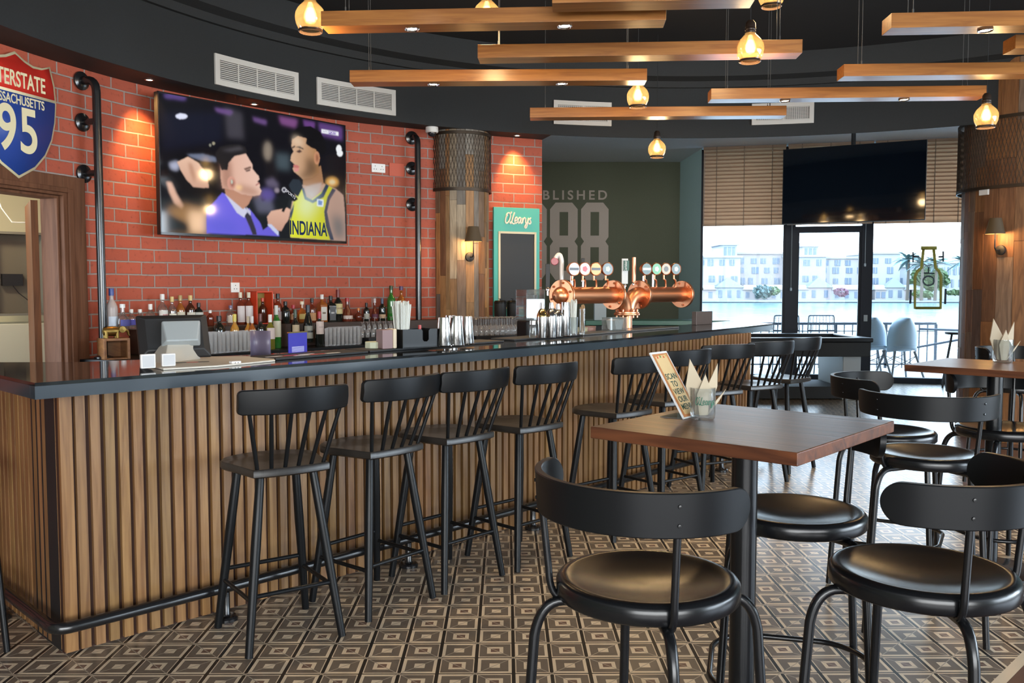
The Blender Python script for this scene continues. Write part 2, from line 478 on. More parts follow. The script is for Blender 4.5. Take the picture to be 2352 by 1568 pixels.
def brick_material():
    m = bpy.data.materials.new('painted_red_brick'); m.use_nodes = True
    n = m.node_tree; b = n.nodes['Principled BSDF']; L = n.links.new
    uv = n.nodes.new('ShaderNodeUVMap'); uv.uv_map = 'uv'
    nz0 = n.nodes.new('ShaderNodeTexNoise'); nz0.inputs['Scale'].default_value = 5; L(uv.outputs[0], nz0.inputs['Vector'])
    wob = n.nodes.new('ShaderNodeVectorMath'); wob.operation = 'SCALE'; wob.inputs['Scale'].default_value = 0.012
    sb = n.nodes.new('ShaderNodeVectorMath'); sb.operation = 'SUBTRACT'; sb.inputs[1].default_value = (0.5, 0.5, 0.5)
    L(nz0.outputs['Color'], sb.inputs[0]); L(sb.outputs[0], wob.inputs[0])
    ad = n.nodes.new('ShaderNodeVectorMath'); L(uv.outputs[0], ad.inputs[0]); L(wob.outputs[0], ad.inputs[1])
    br = n.nodes.new('ShaderNodeTexBrick')
    br.offset = 0.5; br.squash = 1.0
    br.inputs['Scale'].default_value = 1.0
    br.inputs['Brick Width'].default_value = 0.247; br.inputs['Row Height'].default_value = 0.1005
    br.inputs['Mortar Size'].default_value = 0.0070; br.inputs['Mortar Smooth'].default_value = 0.3
    br.inputs['Bias'].default_value = 0.0
    br.inputs['Color1'].default_value = (0.40, 0.082, 0.042, 1); br.inputs['Color2'].default_value = (0.33, 0.068, 0.036, 1)
    br.inputs['Mortar'].default_value = (0.29, 0.235, 0.215, 1)
    L(ad.outputs[0], br.inputs['Vector'])
    nz = n.nodes.new('ShaderNodeTexNoise'); nz.inputs['Scale'].default_value = 26; nz.inputs['Detail'].default_value = 6; L(uv.outputs[0], nz.inputs['Vector'])
    mr = n.nodes.new('ShaderNodeMapRange'); mr.inputs[1].default_value = 0.25; mr.inputs[2].default_value = 0.42; mr.inputs[3].default_value = 0.55; mr.inputs[4].default_value = 1.0
    L(nz.outputs['Fac'], mr.inputs[0])
    mu = n.nodes.new('ShaderNodeMixRGB'); mu.blend_type = 'MULTIPLY'; mu.inputs[0].default_value = 0.8; L(br.outputs['Color'], mu.inputs[1]); L(mr.outputs[0], mu.inputs[2])
    L(mu.outputs[0], b.inputs['Base Color'])
    b.inputs['Roughness'].default_value = 0.7
    iv = n.nodes.new('ShaderNodeMath'); iv.operation = 'MULTIPLY_ADD'; iv.inputs[1].default_value = -1.0; iv.inputs[2].default_value = 1.0; L(br.outputs['Fac'], iv.inputs[0])
    a2 = n.nodes.new('ShaderNodeMath'); a2.operation = 'MULTIPLY_ADD'; a2.inputs[1].default_value = 0.35; L(nz.outputs['Fac'], a2.inputs[0]); L(iv.outputs[0], a2.inputs[2])
    bp = n.nodes.new('ShaderNodeBump'); bp.inputs['Strength'].default_value = 0.75; bp.inputs['Distance'].default_value = 0.012
    L(a2.outputs[0], bp.inputs['Height']); L(bp.outputs[0], b.inputs['Normal'])
    return m
M['brick'] = brick_material()
# ================================================================ SETTING
CZ = 3.78     # outer ceiling height
DZ = 3.10     # underside of the round soffit
# bar back wall (brick): plan line
WALL = resample([(-4.05, 3.2), (-3.60, 4.9), (-3.312, 5.953), (-3.139, 6.524), (-2.821, 7.234), (-2.25, 7.98), (-1.557, 8.661), (-0.911, 9.079), (-0.151, 9.487), (0.387, 9.733)], 64)
WS = arclen(WALL)
ROOM_L, ROOM_B, ROOM_R, ROOM_F = -5.2, -5.0, 9.0, 16.4

# floor
m = MB(); m.add([(ROOM_L, ROOM_B, 0), (ROOM_R, ROOM_B, 0), (ROOM_R, 14.3, 0), (ROOM_L, 16.4, 0)], [(0, 1, 2, 3)])
m.prism([(ROOM_L, ROOM_B), (ROOM_R, ROOM_B), (ROOM_R, 13.6), (3.2, 14.9), (3.2, 16.4), (ROOM_L, 16.4)], -0.12, 0)
m.v = m.v[4:]; m.f = [tuple(i - 4 for i in f) for f in m.f[1:]]; m.c = m.c[1:]; m.mi = m.mi[1:]
struct(m.build('floor', M['floor']))

# brick wall with the door opening at its left end
DOOR_R = project_s(WALL, hit(141, 600, WALL)); DOOR_L = DOOR_R - 1.05; DOOR_T = 2.16
def wall_slice(s0, s1):
    n = max(2, int((s1 - s0) / 0.15))
    return [along(WALL, s0 + (s1 - s0) * i / n)[0] for i in range(n + 1)]
m = MB()
m.strip(wall_slice(0, DOOR_L), 0, DZ, 0)
m.strip(wall_slice(DOOR_L, DOOR_R), DOOR_T, DZ, DOOR_L)
m.strip(wall_slice(DOOR_R, WS[-1]), 0, DZ, DOOR_R)
# return of the brick wall at its right end (wall thickness)
e, th = along(WALL, WS[-1]); nx, ny = -math.sin(th), math.cos(th)
m.strip([e, (e[0] + nx * 0.28, e[1] + ny * 0.28)], 0, DZ, WS[-1])
m.strip([(e[0] + nx * 0.28, e[1] + ny * 0.28), (e[0] + nx * 0.28 - 1.0, e[1] + ny * 0.28 - .3)], 0, CZ, WS[-1])
struct(m.build('wall_bar', M['brick']))

# door frame
fr = thing('door_1', None, None); struct(fr)
def wpt(s, d):
    (x, y), th = along(WALL, s); return (x + math.sin(th) * d, y - math.cos(th) * d)
m = MB()
for a, b, z0, z1, d in ((DOOR_R, DOOR_R + 0.20, 0, DOOR_T + 0.14, 0.035), (DOOR_R + 0.03, DOOR_R + 0.075, 0, DOOR_T + .05, 0.055), (DOOR_L - 0.14, DOOR_L, 0, DOOR_T + 0.14, 0.035),
                        (DOOR_L, DOOR_R + 0.0, DOOR_T, DOOR_T + 0.14, 0.035), (DOOR_L, DOOR_R + .03, DOOR_T + .02, DOOR_T + 0.055, 0.055)):
    m.prism([wpt(a, d), wpt(b, d), wpt(b, -0.02), wpt(a, -0.02)], z0, z1)
# jambs through the wall
m.prism([wpt(DOOR_R - 0.02, -0.005), wpt(DOOR_R, -0.005), wpt(DOOR_R, -0.16), wpt(DOOR_R - 0.02, -0.16)], 0, DOOR_T)
m.prism([wpt(DOOR_L, -0.005), wpt(DOOR_R, -0.005), wpt(DOOR_R, -0.16), wpt(DOOR_L, -0.16)], DOOR_T - 0.02, DOOR_T)
m.build('door_frame', M['frame_wood'], fr, bevel=0.004)
# door leaf standing open into the back room
m = MB(); a = Vector(wpt(DOOR_R - 0.03, -0.17)); dl = aty(76, 600, 7.0)
a2 = Vector((dl.x, dl.y)); dr = (a2 - a).normalized(); nn = Vector((-dr.y, dr.x)) * 0.045
m.prism([a[:], a2[:], (a2 + nn)[:], (a + nn)[:]], 0.01, DOOR_T - 0.03)
m.build('door_leaf', M['door_wood'], fr)

# back room seen through the door
bw = resample([(-6.2, 6.6), (-4.8, 8.2), (-3.2, 9.6)], 6)
m = MB(); m.strip(bw, 0, 3.0); struct(m.build('wall_back_room', M['cream']))
d = bpy.data.lights.new('back_room_fill', 'POINT'); d.energy = 45; d.color = (1, .86, .6); d.shadow_soft_size = .1  # unseen lamp, added to lift the dark back room
l = bpy.data.objects.new('back_room_fill', d); C.objects.link(l); l.location = (-4.2, 6.7, 2.35)
m = MB(); m.add([(-6.4, 4.8, 2.6), (-3.3, 6.4, 2.6), (-3.0, 9.7, 2.6), (-6.4, 7.0, 2.6)], [(0, 1, 2, 3)])
struct(m.build('ceiling_back_room', M['ceil_black']))
m = MB(); m.add([(-6.4, 4.2, 0.002), (-3.4, 6.2, 0.002), (-3.0, 9.7, 0.002), (-6.4, 7.0, 0.002)], [(0, 1, 2, 3)])
struct(m.build('floor_back_room', M['slat_back']))

# round soffit
DC = (1.838, 4.601); DR = 5.0
def ring(r, n=96, a0=0, a1=2 * PI): return [(DC[0] + r * math.cos(a0 + (a1 - a0) * i / n), DC[1] + r * math.sin(a0 + (a1 - a0) * i / n)) for i in range(n + 1)]
m = MB(); m.lathe([(DR, DZ), (DR, 3.62), (DR - 0.04, 3.62), (DR - 0.06, 3.68), (DR - 0.16, 3.71), (DR - 0.18, 3.79), (DR - 0.18, 3.95)], 128, (DC[0], DC[1], 0))
m.lathe([(DR + 0.10, DZ + .012), (DR + 0.10, 3.95)], 128, (DC[0], DC[1], 0))
struct(m.build('ceiling_soffit', M['char']))
m = MB(); m.lathe([(0.01, 3.93), (DR - 0.1, 3.93)], 96, (DC[0], DC[1], 0))
struct(m.build('ceiling_dome', M['ceil_black']))
# flat underside between soffit ring and brick wall
m = MB()
for i in range(len(WALL) - 1):
    a, b = WALL[i], WALL[i + 1]
    def rim(p):
        d = Vector((p[0] - DC[0], p[1] - DC[1])); d.normalize(); return (DC[0] + d.x * DR, DC[1] + d.y * DR)
    ra, rb = rim(a), rim(b)
    m.add([(a[0], a[1], DZ), (b[0], b[1], DZ), (rb[0], rb[1], DZ), (ra[0], ra[1], DZ)], [(0, 1, 2, 3)])
struct(m.build('ceiling_bar_edge', M['soffit_under']))
# outer ceiling (ring around the soffit out to the walls)
m = MB()
N = 96
rp = ring(DR + 0.1, N)
def sq(p):
    d = Vector((p[0] - DC[0], p[1] - DC[1])); d.normalize(); ts = []
    for lim, comp, o in ((ROOM_R + .3, d.x, DC[0]), (ROOM_L - .3, d.x, DC[0]), (16.6, d.y, DC[1]), (ROOM_B - .3, d.y, DC[1])):
        if abs(comp) > 1e-6:
            t = (lim - o) / comp
            if t > 0: ts.append(t)
    t = min(ts); return (DC[0] + d.x * t, DC[1] + d.y * t)
for i in range(N):
    a, b = rp[i], rp[i + 1]; c, d = sq(b), sq(a)
    m.add([(a[0], a[1], CZ), (b[0], b[1], CZ), (c[0], c[1], CZ), (d[0], d[1], CZ)], [(0, 1, 2, 3)])
struct(m.build('ceiling', M['ceil_grey']))

# green wall, teal return
WX = aty(1612, 600, 14.75); WR = aty(2218, 600, 13.75)
wd = Vector((WR.x - WX.x, WR.y - WX.y)).normalized()
gc = aty(1561, 500, 16.3); gl = aty(1150, 500, 16.3)
m = MB(); m.strip([(gl.x - 3, 16.3), (gc.x, gc.y)], 0, CZ); struct(m.build('wall_green', M['green']))
m = MB(); m.strip([(gc.x, gc.y), (WX.x - wd.x * .02, WX.y - .02)], 0, CZ); struct(m.build('wall_teal', M['teal']))
st = thing('wall_lettering', None, None); struct(st)
text('ESTABLISHED', 0.215, M['stencil'], st, (0, 0, 0), (PI / 2, 0, 0), 'lettering', 0.003, 'RIGHT', (1.10, 1.08), 1.42, 0.004)
o = [c for c in st.children][0]; p = aty(1395, 449, 16.29); o.location = (p.x, 16.285, p.z)
def eight(x0, x1, z0, z1, s, nine=False):
    """blocky stencil figure with chamfered corners and a pinched waist"""
    zm = z0 + (z1 - z0) * 0.50; ch = (x1 - x0) * 0.20; mm = MB()
    out = [(x0 + ch, z0), (x1 - ch, z0), (x1, z0 + ch * 1.4), (x1, zm - ch * .8), (x1 - ch * .55, zm), (x1, zm + ch * .8), (x1, z1 - ch * 1.2), (x1 - ch, z1), (x0 + ch, z1), (x0, z1 - ch * 1.2), (x0, zm + ch * .8), (x0 + ch * .55, zm), (x0, zm - ch * .8), (x0, z0 + ch * 1.4)]
    w = (x1 - x0) * 0.345; hh = (x1 - x0) * 0.34
    holes = [(x0 + w, x1 - w, zm + hh * .62, z1 - hh), (x0 + w, x1 - w, z0 + hh, zm - hh * .62)]
    bm = bmesh.new()
    vs = [bm.verts.new((a, 0, b)) for a, b in out]; es = [bm.edges.new((vs[i], vs[(i + 1) % len(vs)])) for i in range(len(vs))]
    for a, b, c, d in holes:
        if nine and c < zm: a = x0 - 0.0
        hv = [bm.verts.new(q) for q in ((a, 0, c), (b, 0, c), (b, 0, d), (a, 0, d))]
        es += [bm.edges.new((hv[i], hv[(i + 1) % 4])) for i in range(4)]
    bmesh.ops.triangle_fill(bm, use_beauty=True, use_dissolve=False, edges=es)
    me = bpy.data.meshes.new('figure'); bm.to_mesh(me); bm.free(); me.materials.append(M['stencil'])
    o = bpy.data.objects.new('figure', me); C.objects.link(o); o.parent = s; o.location = (0, 16.285, 0)
    md = o.modifiers.new('thick', 'SOLIDIFY'); md.thickness = 0.006
for a, b, ni in ((1334, 1398, 0), (1263, 1327, 0), (1192, 1256, 1)):
    p0 = aty(a, 643, 16.285); p1 = aty(b, 465, 16.285)
    eight(p0.x, p1.x, p0.z, p1.z, st, False)

# window wall: two fixed lights either side of a glazed door
def wl(px): # point on the window line under picture column px
    return hit(px, 600, [(WX.x - wd.x * 3, WX.y - wd.y * 3), (WX.x + wd.x * 9, WX.y + wd.y * 9)])
WTH = math.atan2(wd.y, wd.x)
def wbox(m, px0, px1, z0, z1, th=0.09, back=0.0):
    a, b = wl(px0), wl(px1); c = (a + b) / 2
    n = Vector((-wd.y, wd.x, 0)) * back
    m.box((c.x + n.x, c.y + n.y, (z0 + z1) / 2), ((b - a).xy.length, th, z1 - z0), WTH)
zt = 3.76
def zof(px, py): return hit(px, py, [(WX.x - wd.x * 3, WX.y - wd.y * 3), (WX.x + wd.x * 9, WX.y + wd.y * 9)]).z
zdoor = zof(1900, 534)
for name, p0, p1, parts in (('window_1', 1609, 1803, 1), ('window_2', 1999, 2480, 1)):
    t = thing(name, None, None); struct(t)
    m = MB(); wbox(m, p0, p0 + 5, 0, zt); wbox(m, p1 - 5, p1, 0, zt); wbox(m, p0, p1, 0, 0.09, .12); wbox(m, p0, p1, zt - 0.06, zt)
    m.build('window_frame', M['frame'], t)
    m = MB(); wbox(m, p0 + 5, p1 - 5, 0.09, zt - .06, 0.012); m.build('pane', M['pane'], t)
t = thing('door_2', None, None); struct(t)
m = MB()
wbox(m, 1803, 1826, 0, zt, .12); wbox(m, 1978, 1999, 0, zt, .12)
wbox(m, 1826, 1978, zdoor, zdoor + 0.10, 0.10); wbox(m, 1826, 1978, zt - .06, zt, .1); wbox(m, 1826, 1978, 0, 0.11, .09); wbox(m, 1826, 1835, 0, zdoor, .06); wbox(m, 1972, 1980, 0, zdoor, .06)
m.build('door_frame', M['frame'], t)
m = MB(); wbox(m, 1833, 1973, 0.11, zdoor, 0.012); wbox(m, 1826, 1978, zdoor + .1, zt - .06, 0.012); m.build('pane', M['pane'], t)
m = MB(); p = hit(1984, 730, [tuple(wl(1900).xy), tuple(wl(2100).xy)]); m.box((p.x, p.y - .07, p.z), (.055, .02, .10), WTH); m.build('lock_plate', M['grey_plastic'], t)

# bottle sign stuck on the right light (its own flat film)
FILM = mat('olive_film', (0.42, 0.38, 0.07), 0.6); FILM2 = mat('dark_film', (0.06, 0.08, 0.10), 0.6)
sgn = thing('window_sign', 'olive outline of a bottle with small dark fittings, stuck on the right window pane', 'window sign', (0, 0, 0))
def pane(px, py): return hit(px, py, [(WX.x - wd.x * 3 + wd.y * .03, WX.y - wd.y * 3 - wd.x * .03), (WX.x + wd.x * 9 + wd.y * .03, WX.y + wd.y * 9 - wd.x * .03)])
def film(pts, wpx, mt, name, closed=False):
    P = [Vector(p) for p in pts]; n = len(P); ins = []; out = []
    for i in range(n):
        if closed: t = P[(i + 1) % n] - P[i - 1]
        else: t = P[min(i + 1, n - 1)] - P[max(i - 1, 0)]
        t.normalize(); q = Vector((-t.y, t.x)) * wpx * .62
        ins.append(P[i] + q); out.append(P[i] - q)
    mm = MB(); k = len(P); vs = [pane(*p) for p in ins] + [pane(*p) for p in out]
    mm.add(vs, [(i, (i + 1) % k, k + (i + 1) % k, k + i) for i in range(k if closed else k - 1)])
    return mm.build(name, mt, sgn, solid=0.002)
def zz(x, y): return (1840 + x / 5.6, 480 + y / 5.6)
film([zz(1575, 510), zz(1548, 755), zz(1495, 800), zz(1465, 870), zz(1463, 1272), zz(1794, 1272), zz(1800, 870), zz(1775, 800), zz(1730, 755), zz(1705, 510)], 5.6, FILM, 'bottle_outline')
film([zz(1540, 502), zz(1748, 500)], 6.8, FILM, 'bottle_cap')
film([zz(1470, 1272), zz(1790, 1272)], 5.0, FILM, 'bottle_base')
film([zz(1640 + 70 * math.cos(a), 922 + 60 * math.sin(a)) for a in [2 * PI * i / 20 for i in range(20)]], 2.8, FILM2, 'round_mark', True)
film([zz(1640, 745), zz(1640, 825)], 2.6, FILM2, 'hook_mark'); film([zz(1580, 822), zz(1715, 828)], 2.6, FILM2, 'hook_mark')
film([zz(1440, 550), zz(1440, 685)], 3.0, FILM2, 'side_mark'); film([zz(1440, 608), zz(1520, 612)], 3.4, FILM2, 'side_mark')
film([zz(1828, 542), zz(1828, 675)], 3.2, FILM2, 'side_mark'); film([zz(1765, 616), zz(1828, 612)], 3.4, FILM2, 'side_mark')
film([zz(1410, 1040), zz(1404, 1215)], 4.0, FILM2, 'side_mark'); film([zz(1860, 1025), zz(1852, 1222)], 4.0, FILM2, 'side_mark')

# wooden blinds
BL = wood('blind_slat_wood', (0.50, 0.38, 0.28), (0.40, 0.29, 0.21), (6, 30, 30), 0.55)
_n = BL.node_tree; _b = _n.nodes['Principled BSDF']; _o = [q for q in _n.nodes if q.type == 'OUTPUT_MATERIAL'][0]
_t = _n.nodes.new('ShaderNodeBsdfTranslucent'); _t.inputs[0].default_value = (0.86, 0.61, 0.43, 1); _m = _n.nodes.new('ShaderNodeMixShader'); _m.inputs[0].default_value = 0.50
_n.links.new(_b.outputs[0], _m.inputs[1]); _n.links.new(_t.outputs[0], _m.inputs[2]); _n.links.new(_m.outputs[0], _o.inputs[0])
BLT = mat('ladder_tape_cloth', (.30, .21, .15), .8)
def blind(px0, px1, pyb, label):
    a, b = wl(px0), wl(px1); n = Vector((wd.y, -wd.x, 0)) * 0.17
    a = a + n; b = b + n; c = (a + b) / 2; W = (b - a).xy.length
    zb = zof((px0 + px1) / 2, pyb)
    t = thing('wooden_blind', label, 'blind', (c.x, c.y, zb), WTH, 'raised wooden blinds over the window wall')
    hgt = CZ - 0.01 - zb; k = int((hgt - .06) / 0.060); m = MB()
    for i in range(k):
        z = 0.05 + (i + .5) * (hgt - 0.08) / k
        m.box((0, 0, z), (W - .02, 0.084, 0.003), rot=Matrix.Rotation(math.radians(76), 3, 'X'))
    m.build('slats', BL, t)
    m = MB(); m.box((0, 0, 0.02), (W - .01, 0.06, 0.035)); m.build('bottom_rail', BL, t, bevel=0.004)
    m = MB(); m.box((0, 0, hgt - 0.02), (W - .01, 0.07, 0.04)); m.build('head_rail', BL, t)
    m = MB(); kk = max(2, int(W / 0.33))
    for i in range(kk):
        x = -W / 2 + W * (i + .5) / kk; m.box((x, -.034, hgt / 2), (0.016, 0.002, hgt))
    m.build('ladder_tape', BLT, t)
    return t, W, hgt
t, W, hgt = blind(1613, 1801, 520, 'raised brown slatted wooden blind over the left window, left of the wall screen')
m = MB(); m.tube([(-W / 2 + .03, -.05, hgt - .1), (-W / 2 + .02, -.05, -1.0)], .004, 6); m.lathe([(0, 0), (.012, .01), (.012, .04), (0, .05)], 8, (-W / 2 + .02, -.05, -1.04)); m.build('pull_cord', M['grey_plastic'], t)
t, W, hgt = blind(1804, 1998, 517, 'raised brown slatted wooden blind over the glazed door, hidden behind the dark screen')
for x, zz0 in ((-W / 2 + .08, -1.0), (W / 2 - .1, -.62)):
    m = MB(); m.tube([(x, -.06, 0.1), (x, -.06, zz0)], .004, 6); m.lathe([(0, 0), (.014, .01), (.014, .05), (0, .06)], 8, (x, -.06, zz0 - .05)); m.build('pull_cord', M['grey_plastic'], t)
blind(2001, 2330, 513, 'raised brown slatted wooden blind over the right window, next to the wooden column')

# side and rear room walls with windows (behind the photographer)
m = MB()
def wall_with_window(m, p0, p1, s0, s1, z0, z1, top):
    P0, P1 = Vector(p0), Vector(p1); L = (P1 - P0).length; d = (P1 - P0) / L
    q = lambda s: tuple(P0 + d * s)
    m.strip([q(0), q(s0)], 0, top); m.strip([q(s1), q(L)], 0, top); m.strip([q(s0), q(s1)], 0, z0); m.strip([q(s0), q(s1)], z1, top)
wall_with_window(m, (ROOM_R, ROOM_B), (ROOM_R, 13.6), 2.9, 10.3, 0.6, 3.1, CZ); struct(m.build('wall_right', M['teal']))
m = MB(); wall_with_window(m, (ROOM_L, ROOM_B), (ROOM_R, ROOM_B), 2.1, 11.1, 0.6, 3.1, CZ); struct(m.build('wall_rear', M['green']))
m = MB(); m.strip([(ROOM_L, ROOM_B), (ROOM_L, 3.2), (-4.05, 3.2)], 0, CZ); m.strip([(gl.x - 3, 16.3), (gl.x - 3, 10.2)], 0, CZ); struct(m.build('wall_left', M['green']))
m = MB(); q = wl(2475); m.strip([tuple(q.xy), (ROOM_R, 13.6)], 0, CZ); struct(m.build('wall_far', M['green']))
for nm, a, b, k in (('window_3', (ROOM_R + .03, ROOM_B + 2.9), (ROOM_R + .03, ROOM_B + 10.3), 6), ('window_4', (ROOM_L + 2.1, ROOM_B - .03), (ROOM_L + 11.1, ROOM_B - .03), 7)):
    t = thing(nm, None, None); struct(t); A, B = Vector(a), Vector(b); th = math.atan2((B - A).y, (B - A).x); L = (B - A).length
    m = MB()
    for i in range(k + 1):
        p = A + (B - A) * i / k; m.box((p.x, p.y, 1.85), (0.09, 0.08, 2.5), th)
    for z in (0.63, 3.07): m.box(((A.x + B.x) / 2, (A.y + B.y) / 2, z), (L, 0.08, 0.07), th)
    m.build('window_frame', M['frame'], t)
# ================================================================ THE BAR
BASE = resample([(-1.806, 3.583), (-1.504, 3.885), (-1.151, 4.240), (-0.867, 4.548), (-0.532, 4.890), (-0.03, 5.426), (0.871, 6.419), (1.28, 6.84), (1.549, 7.148), (1.835, 7.465), (2.20, 7.90)], 120)
BL_ = arclen(BASE)[-1]
BT = 1.16
# slatted front: thing with backing panel and slats
t = thing('slatted_bar', 'slatted oak bar front curving under the black stone counter', 'bar', (0, 0, 0))
m = MB()
s = 0.0; rnd = random.Random(3)
def tone(r): 
    k = r.uniform(0.80, 1.14); return (k * r.uniform(.97, 1.04), k * r.uniform(.96, 1.04), k * r.uniform(.92, 1.06))
s = 0.080
while s < BL_ - 0.03:
    (x, y), th = along(BASE, s)
    m.box((x - math.sin(th) * 0.011, y + math.cos(th) * 0.011, (BT - 0.05) / 2 + 0.004), (0.0385, 0.022, BT - 0.06), th, col=tone(rnd))
    s += 0.0586
# left end panel (perpendicular to the front)
e0, th0 = along(BASE, 0); en = Vector((-0.707, 0.707)); ee = Vector(e0)
eth = math.atan2(en.y, en.x)
m.box((e0[0] + en.x * .024 + .0170, e0[1] + en.y * .024 + .0170, (BT - .05) / 2 + .004), (0.048, 0.048, BT - .06), th0, col=(1.05, 1.0, .95))
s = 0.078
while s < 1.9:
    p = ee + en * s
    m.box((p.x + 0.0078, p.y + 0.0078, (BT - .05) / 2 + .004), (0.040, 0.022, BT - .06), eth, col=tone(rnd))
    s += 0.0586
m.build('slats', M['slat'], t)
m = MB()
B2 = offset(BASE, -0.0225)
B3 = offset(BASE, -0.05)
m.prism(B2 + B3[::-1], 0.0, BT - 0.06)
a = ee + Vector((.022 * .707, .022 * .707)) + en * .02; b = a + en * 1.95; q = Vector((.707, .707)) * .03
m.prism([tuple(a), tuple(b), tuple(b + q), tuple(a + q)], 0, BT - .06)
m.build('backing_panel', M['slat_back'], t)

# counter top: front edge line, left end, back edge line
FRONT = resample([(-1.724, 3.251), (-1.462, 3.520), (-1.081, 3.925), (-0.58, 4.475), (0.321, 5.530), (0.715, 6.000), (1.117, 6.535), (1.60, 7.18), (2.05, 7.80), (2.575, 8.568)], 90)
BACK = resample([(-1.80, 4.28), (-1.246, 4.70), (-0.315, 5.72), (0.554, 6.80), (1.15, 7.62), (1.80, 8.50), (2.40, 9.40)], 60)
poly = FRONT + BACK[::-1] + [(-1.97, 4.165), (-2.36, 4.14), (-3.3, 4.15), (-2.95, 4.44 - .02), (-3.2, 4.66)][:2] + [(-3.35, 4.15), (-2.70, 4.19 - .04)][:1] + [(-2.62, 4.10)]
poly = FRONT + BACK[::-1] + [(-1.98, 4.17), (-2.62, 4.15)]
m = MB(); m.prism(poly, BT - 0.013, BT)
t = thing('bar_counter', 'long curved black polished stone counter of the bar', 'counter', (0, 0, 0))
m.build('worktop', M['granite'], t)
m = MB()
pin = offset(FRONT, -0.002)
m.prism(pin + offset(FRONT, -0.05)[::-1], BT - 0.062, BT - 0.0135)
a = Vector(FRONT[0]) + Vector((-.002, .002)); b = Vector((-2.62, 4.15)); d = (b - a).normalized(); n = Vector((d.y, -d.x)) * -0.04
n = Vector((.707, .707)) * .05
m.prism([tuple(a), tuple(b), tuple(b + n), tuple(a + n)], BT - 0.062, BT - 0.0135)
m.build('edge_apron', M['apron'], t)
m = MB(); m.prism(offset(FRONT, -0.055) + offset(BACK, .03)[::-1], BT - 0.05, BT - 0.014); m.build('support_board', M['black'], t)

# service side body under the counter (closes the view underneath)
m = MB(); m.prism(offset(BASE, -0.058) + offset(BASE, -0.36)[::-1], 0.0, BT - 0.066); tag(m.build('bar_cabinet', M['black']), 'black cabinet body behind the slatted bar front', 'cabinet')

# foot rail
t = thing('foot_rail', 'black iron pipe foot rail running along the base of the bar', 'foot rail', (0, 0, 0))
RAIL = offset(BASE, 0.10); rl = arclen(RAIL)[-1]
pts = [along(RAIL, rl * i / 60)[0] for i in range(61)]
ez = 0.15
c0 = Vector((pts[0][0], pts[0][1], ez)); c0 = c0 - Vector((.70, .70, 0)) * 0.07
endp = Vector((c0.x, c0.y, ez)) + Vector((en.x, en.y, 0)) * 1.2
pp = [tuple(endp), tuple(c0 + Vector((en.x, en.y, 0)) * .10)] + [tuple(v) for v in arc(c0 + Vector((en.x, en.y, 0)) * .07, c0 + Vector((.7, .7, 0)) * .07, c0, 6)] + [(x, y, ez) for x, y in pts[2:]]
m = MB(); m.tube(pp, 0.024, 14); m.build('rail_pipe', M['iron'], t)
for px, py in ((516, 1421), (938, 1300), (1185, 1205), (1660, 1082)):
    g = at(px, py, 0); s_ = project_s(RAIL, g); (x, y), th = along(RAIL, s_)
    m = MB(); m.lathe([(0, 0), (.052, 0), (.052, .012), (.045, .020), (.024, .022), (.018, .03), (.018, .13), (0, .13)], 18, (x, y, 0.001)); m.build('floor_bracket', M['iron'], t)
p = c0 + Vector((en.x, en.y, 0)) * .75
m = MB(); m.lathe([(0, 0), (.052, 0), (.052, .012), (.045, .020), (.024, .022), (.018, .03), (.018, .13), (0, .13)], 18, (p.x, p.y, 0.001)); m.build('floor_bracket', M['iron'], t)

# ---------------------------------------------------------------- back bar along the brick wall
W0 = project_s(WALL, hit(196, 700, WALL)) - 0.1
W1 = WS[-1] - 0.02
def wslice(s0, s1, d, n=40): return [wpt(s0 + (s1 - s0) * i / n, d) for i in range(n + 1)]
t = thing('back_bar', 'low black back counter with raised shelf along the brick wall', 'counter', (0, 0, 0))
m = MB(); m.prism(wslice(W0, W1, 0.01) + wslice(W0, W1, 0.62)[::-1], 0.955, 0.985); m.build('worktop', M['black_paint'], t)
m = MB(); m.prism(wslice(W0, W1, 0.012) + wslice(W0, W1, 0.58)[::-1], 0.0, 0.953); m.build('cabinet_body', M['black'], t)
m = MB(); m.prism(wslice(W0 + .5, W1, 0.012) + wslice(W0 + .5, W1, 0.30)[::-1], 0.987, 1.185); m.build('riser_shelf', mat('dark_shelf', (0.05, 0.028, 0.018), 0.5), t)
# low work top joining the counter end to the back bar (dark)
m = MB(); m.prism([(-1.99, 4.22), (-1.80, 4.32), (-1.62, 4.46), (-2.2, 5.45), (-2.62, 5.75), (-3.1, 4.9), (-2.63, 4.20)], 0.94, 0.975); tag(m.build('service_counter', M['black_paint']), 'low dark service counter at the left end of the bar', 'counter')
m = MB(); m.prism([(-1.99, 4.24), (-1.82, 4.34), (-1.66, 4.48), (-2.22, 5.40), (-2.62, 5.7), (-3.05, 4.9), (-2.60, 4.24)], 0.0, 0.938); tag(m.build('service_cabinet', M['black']), 'black cabinet under the low service counter by the door', 'cabinet')

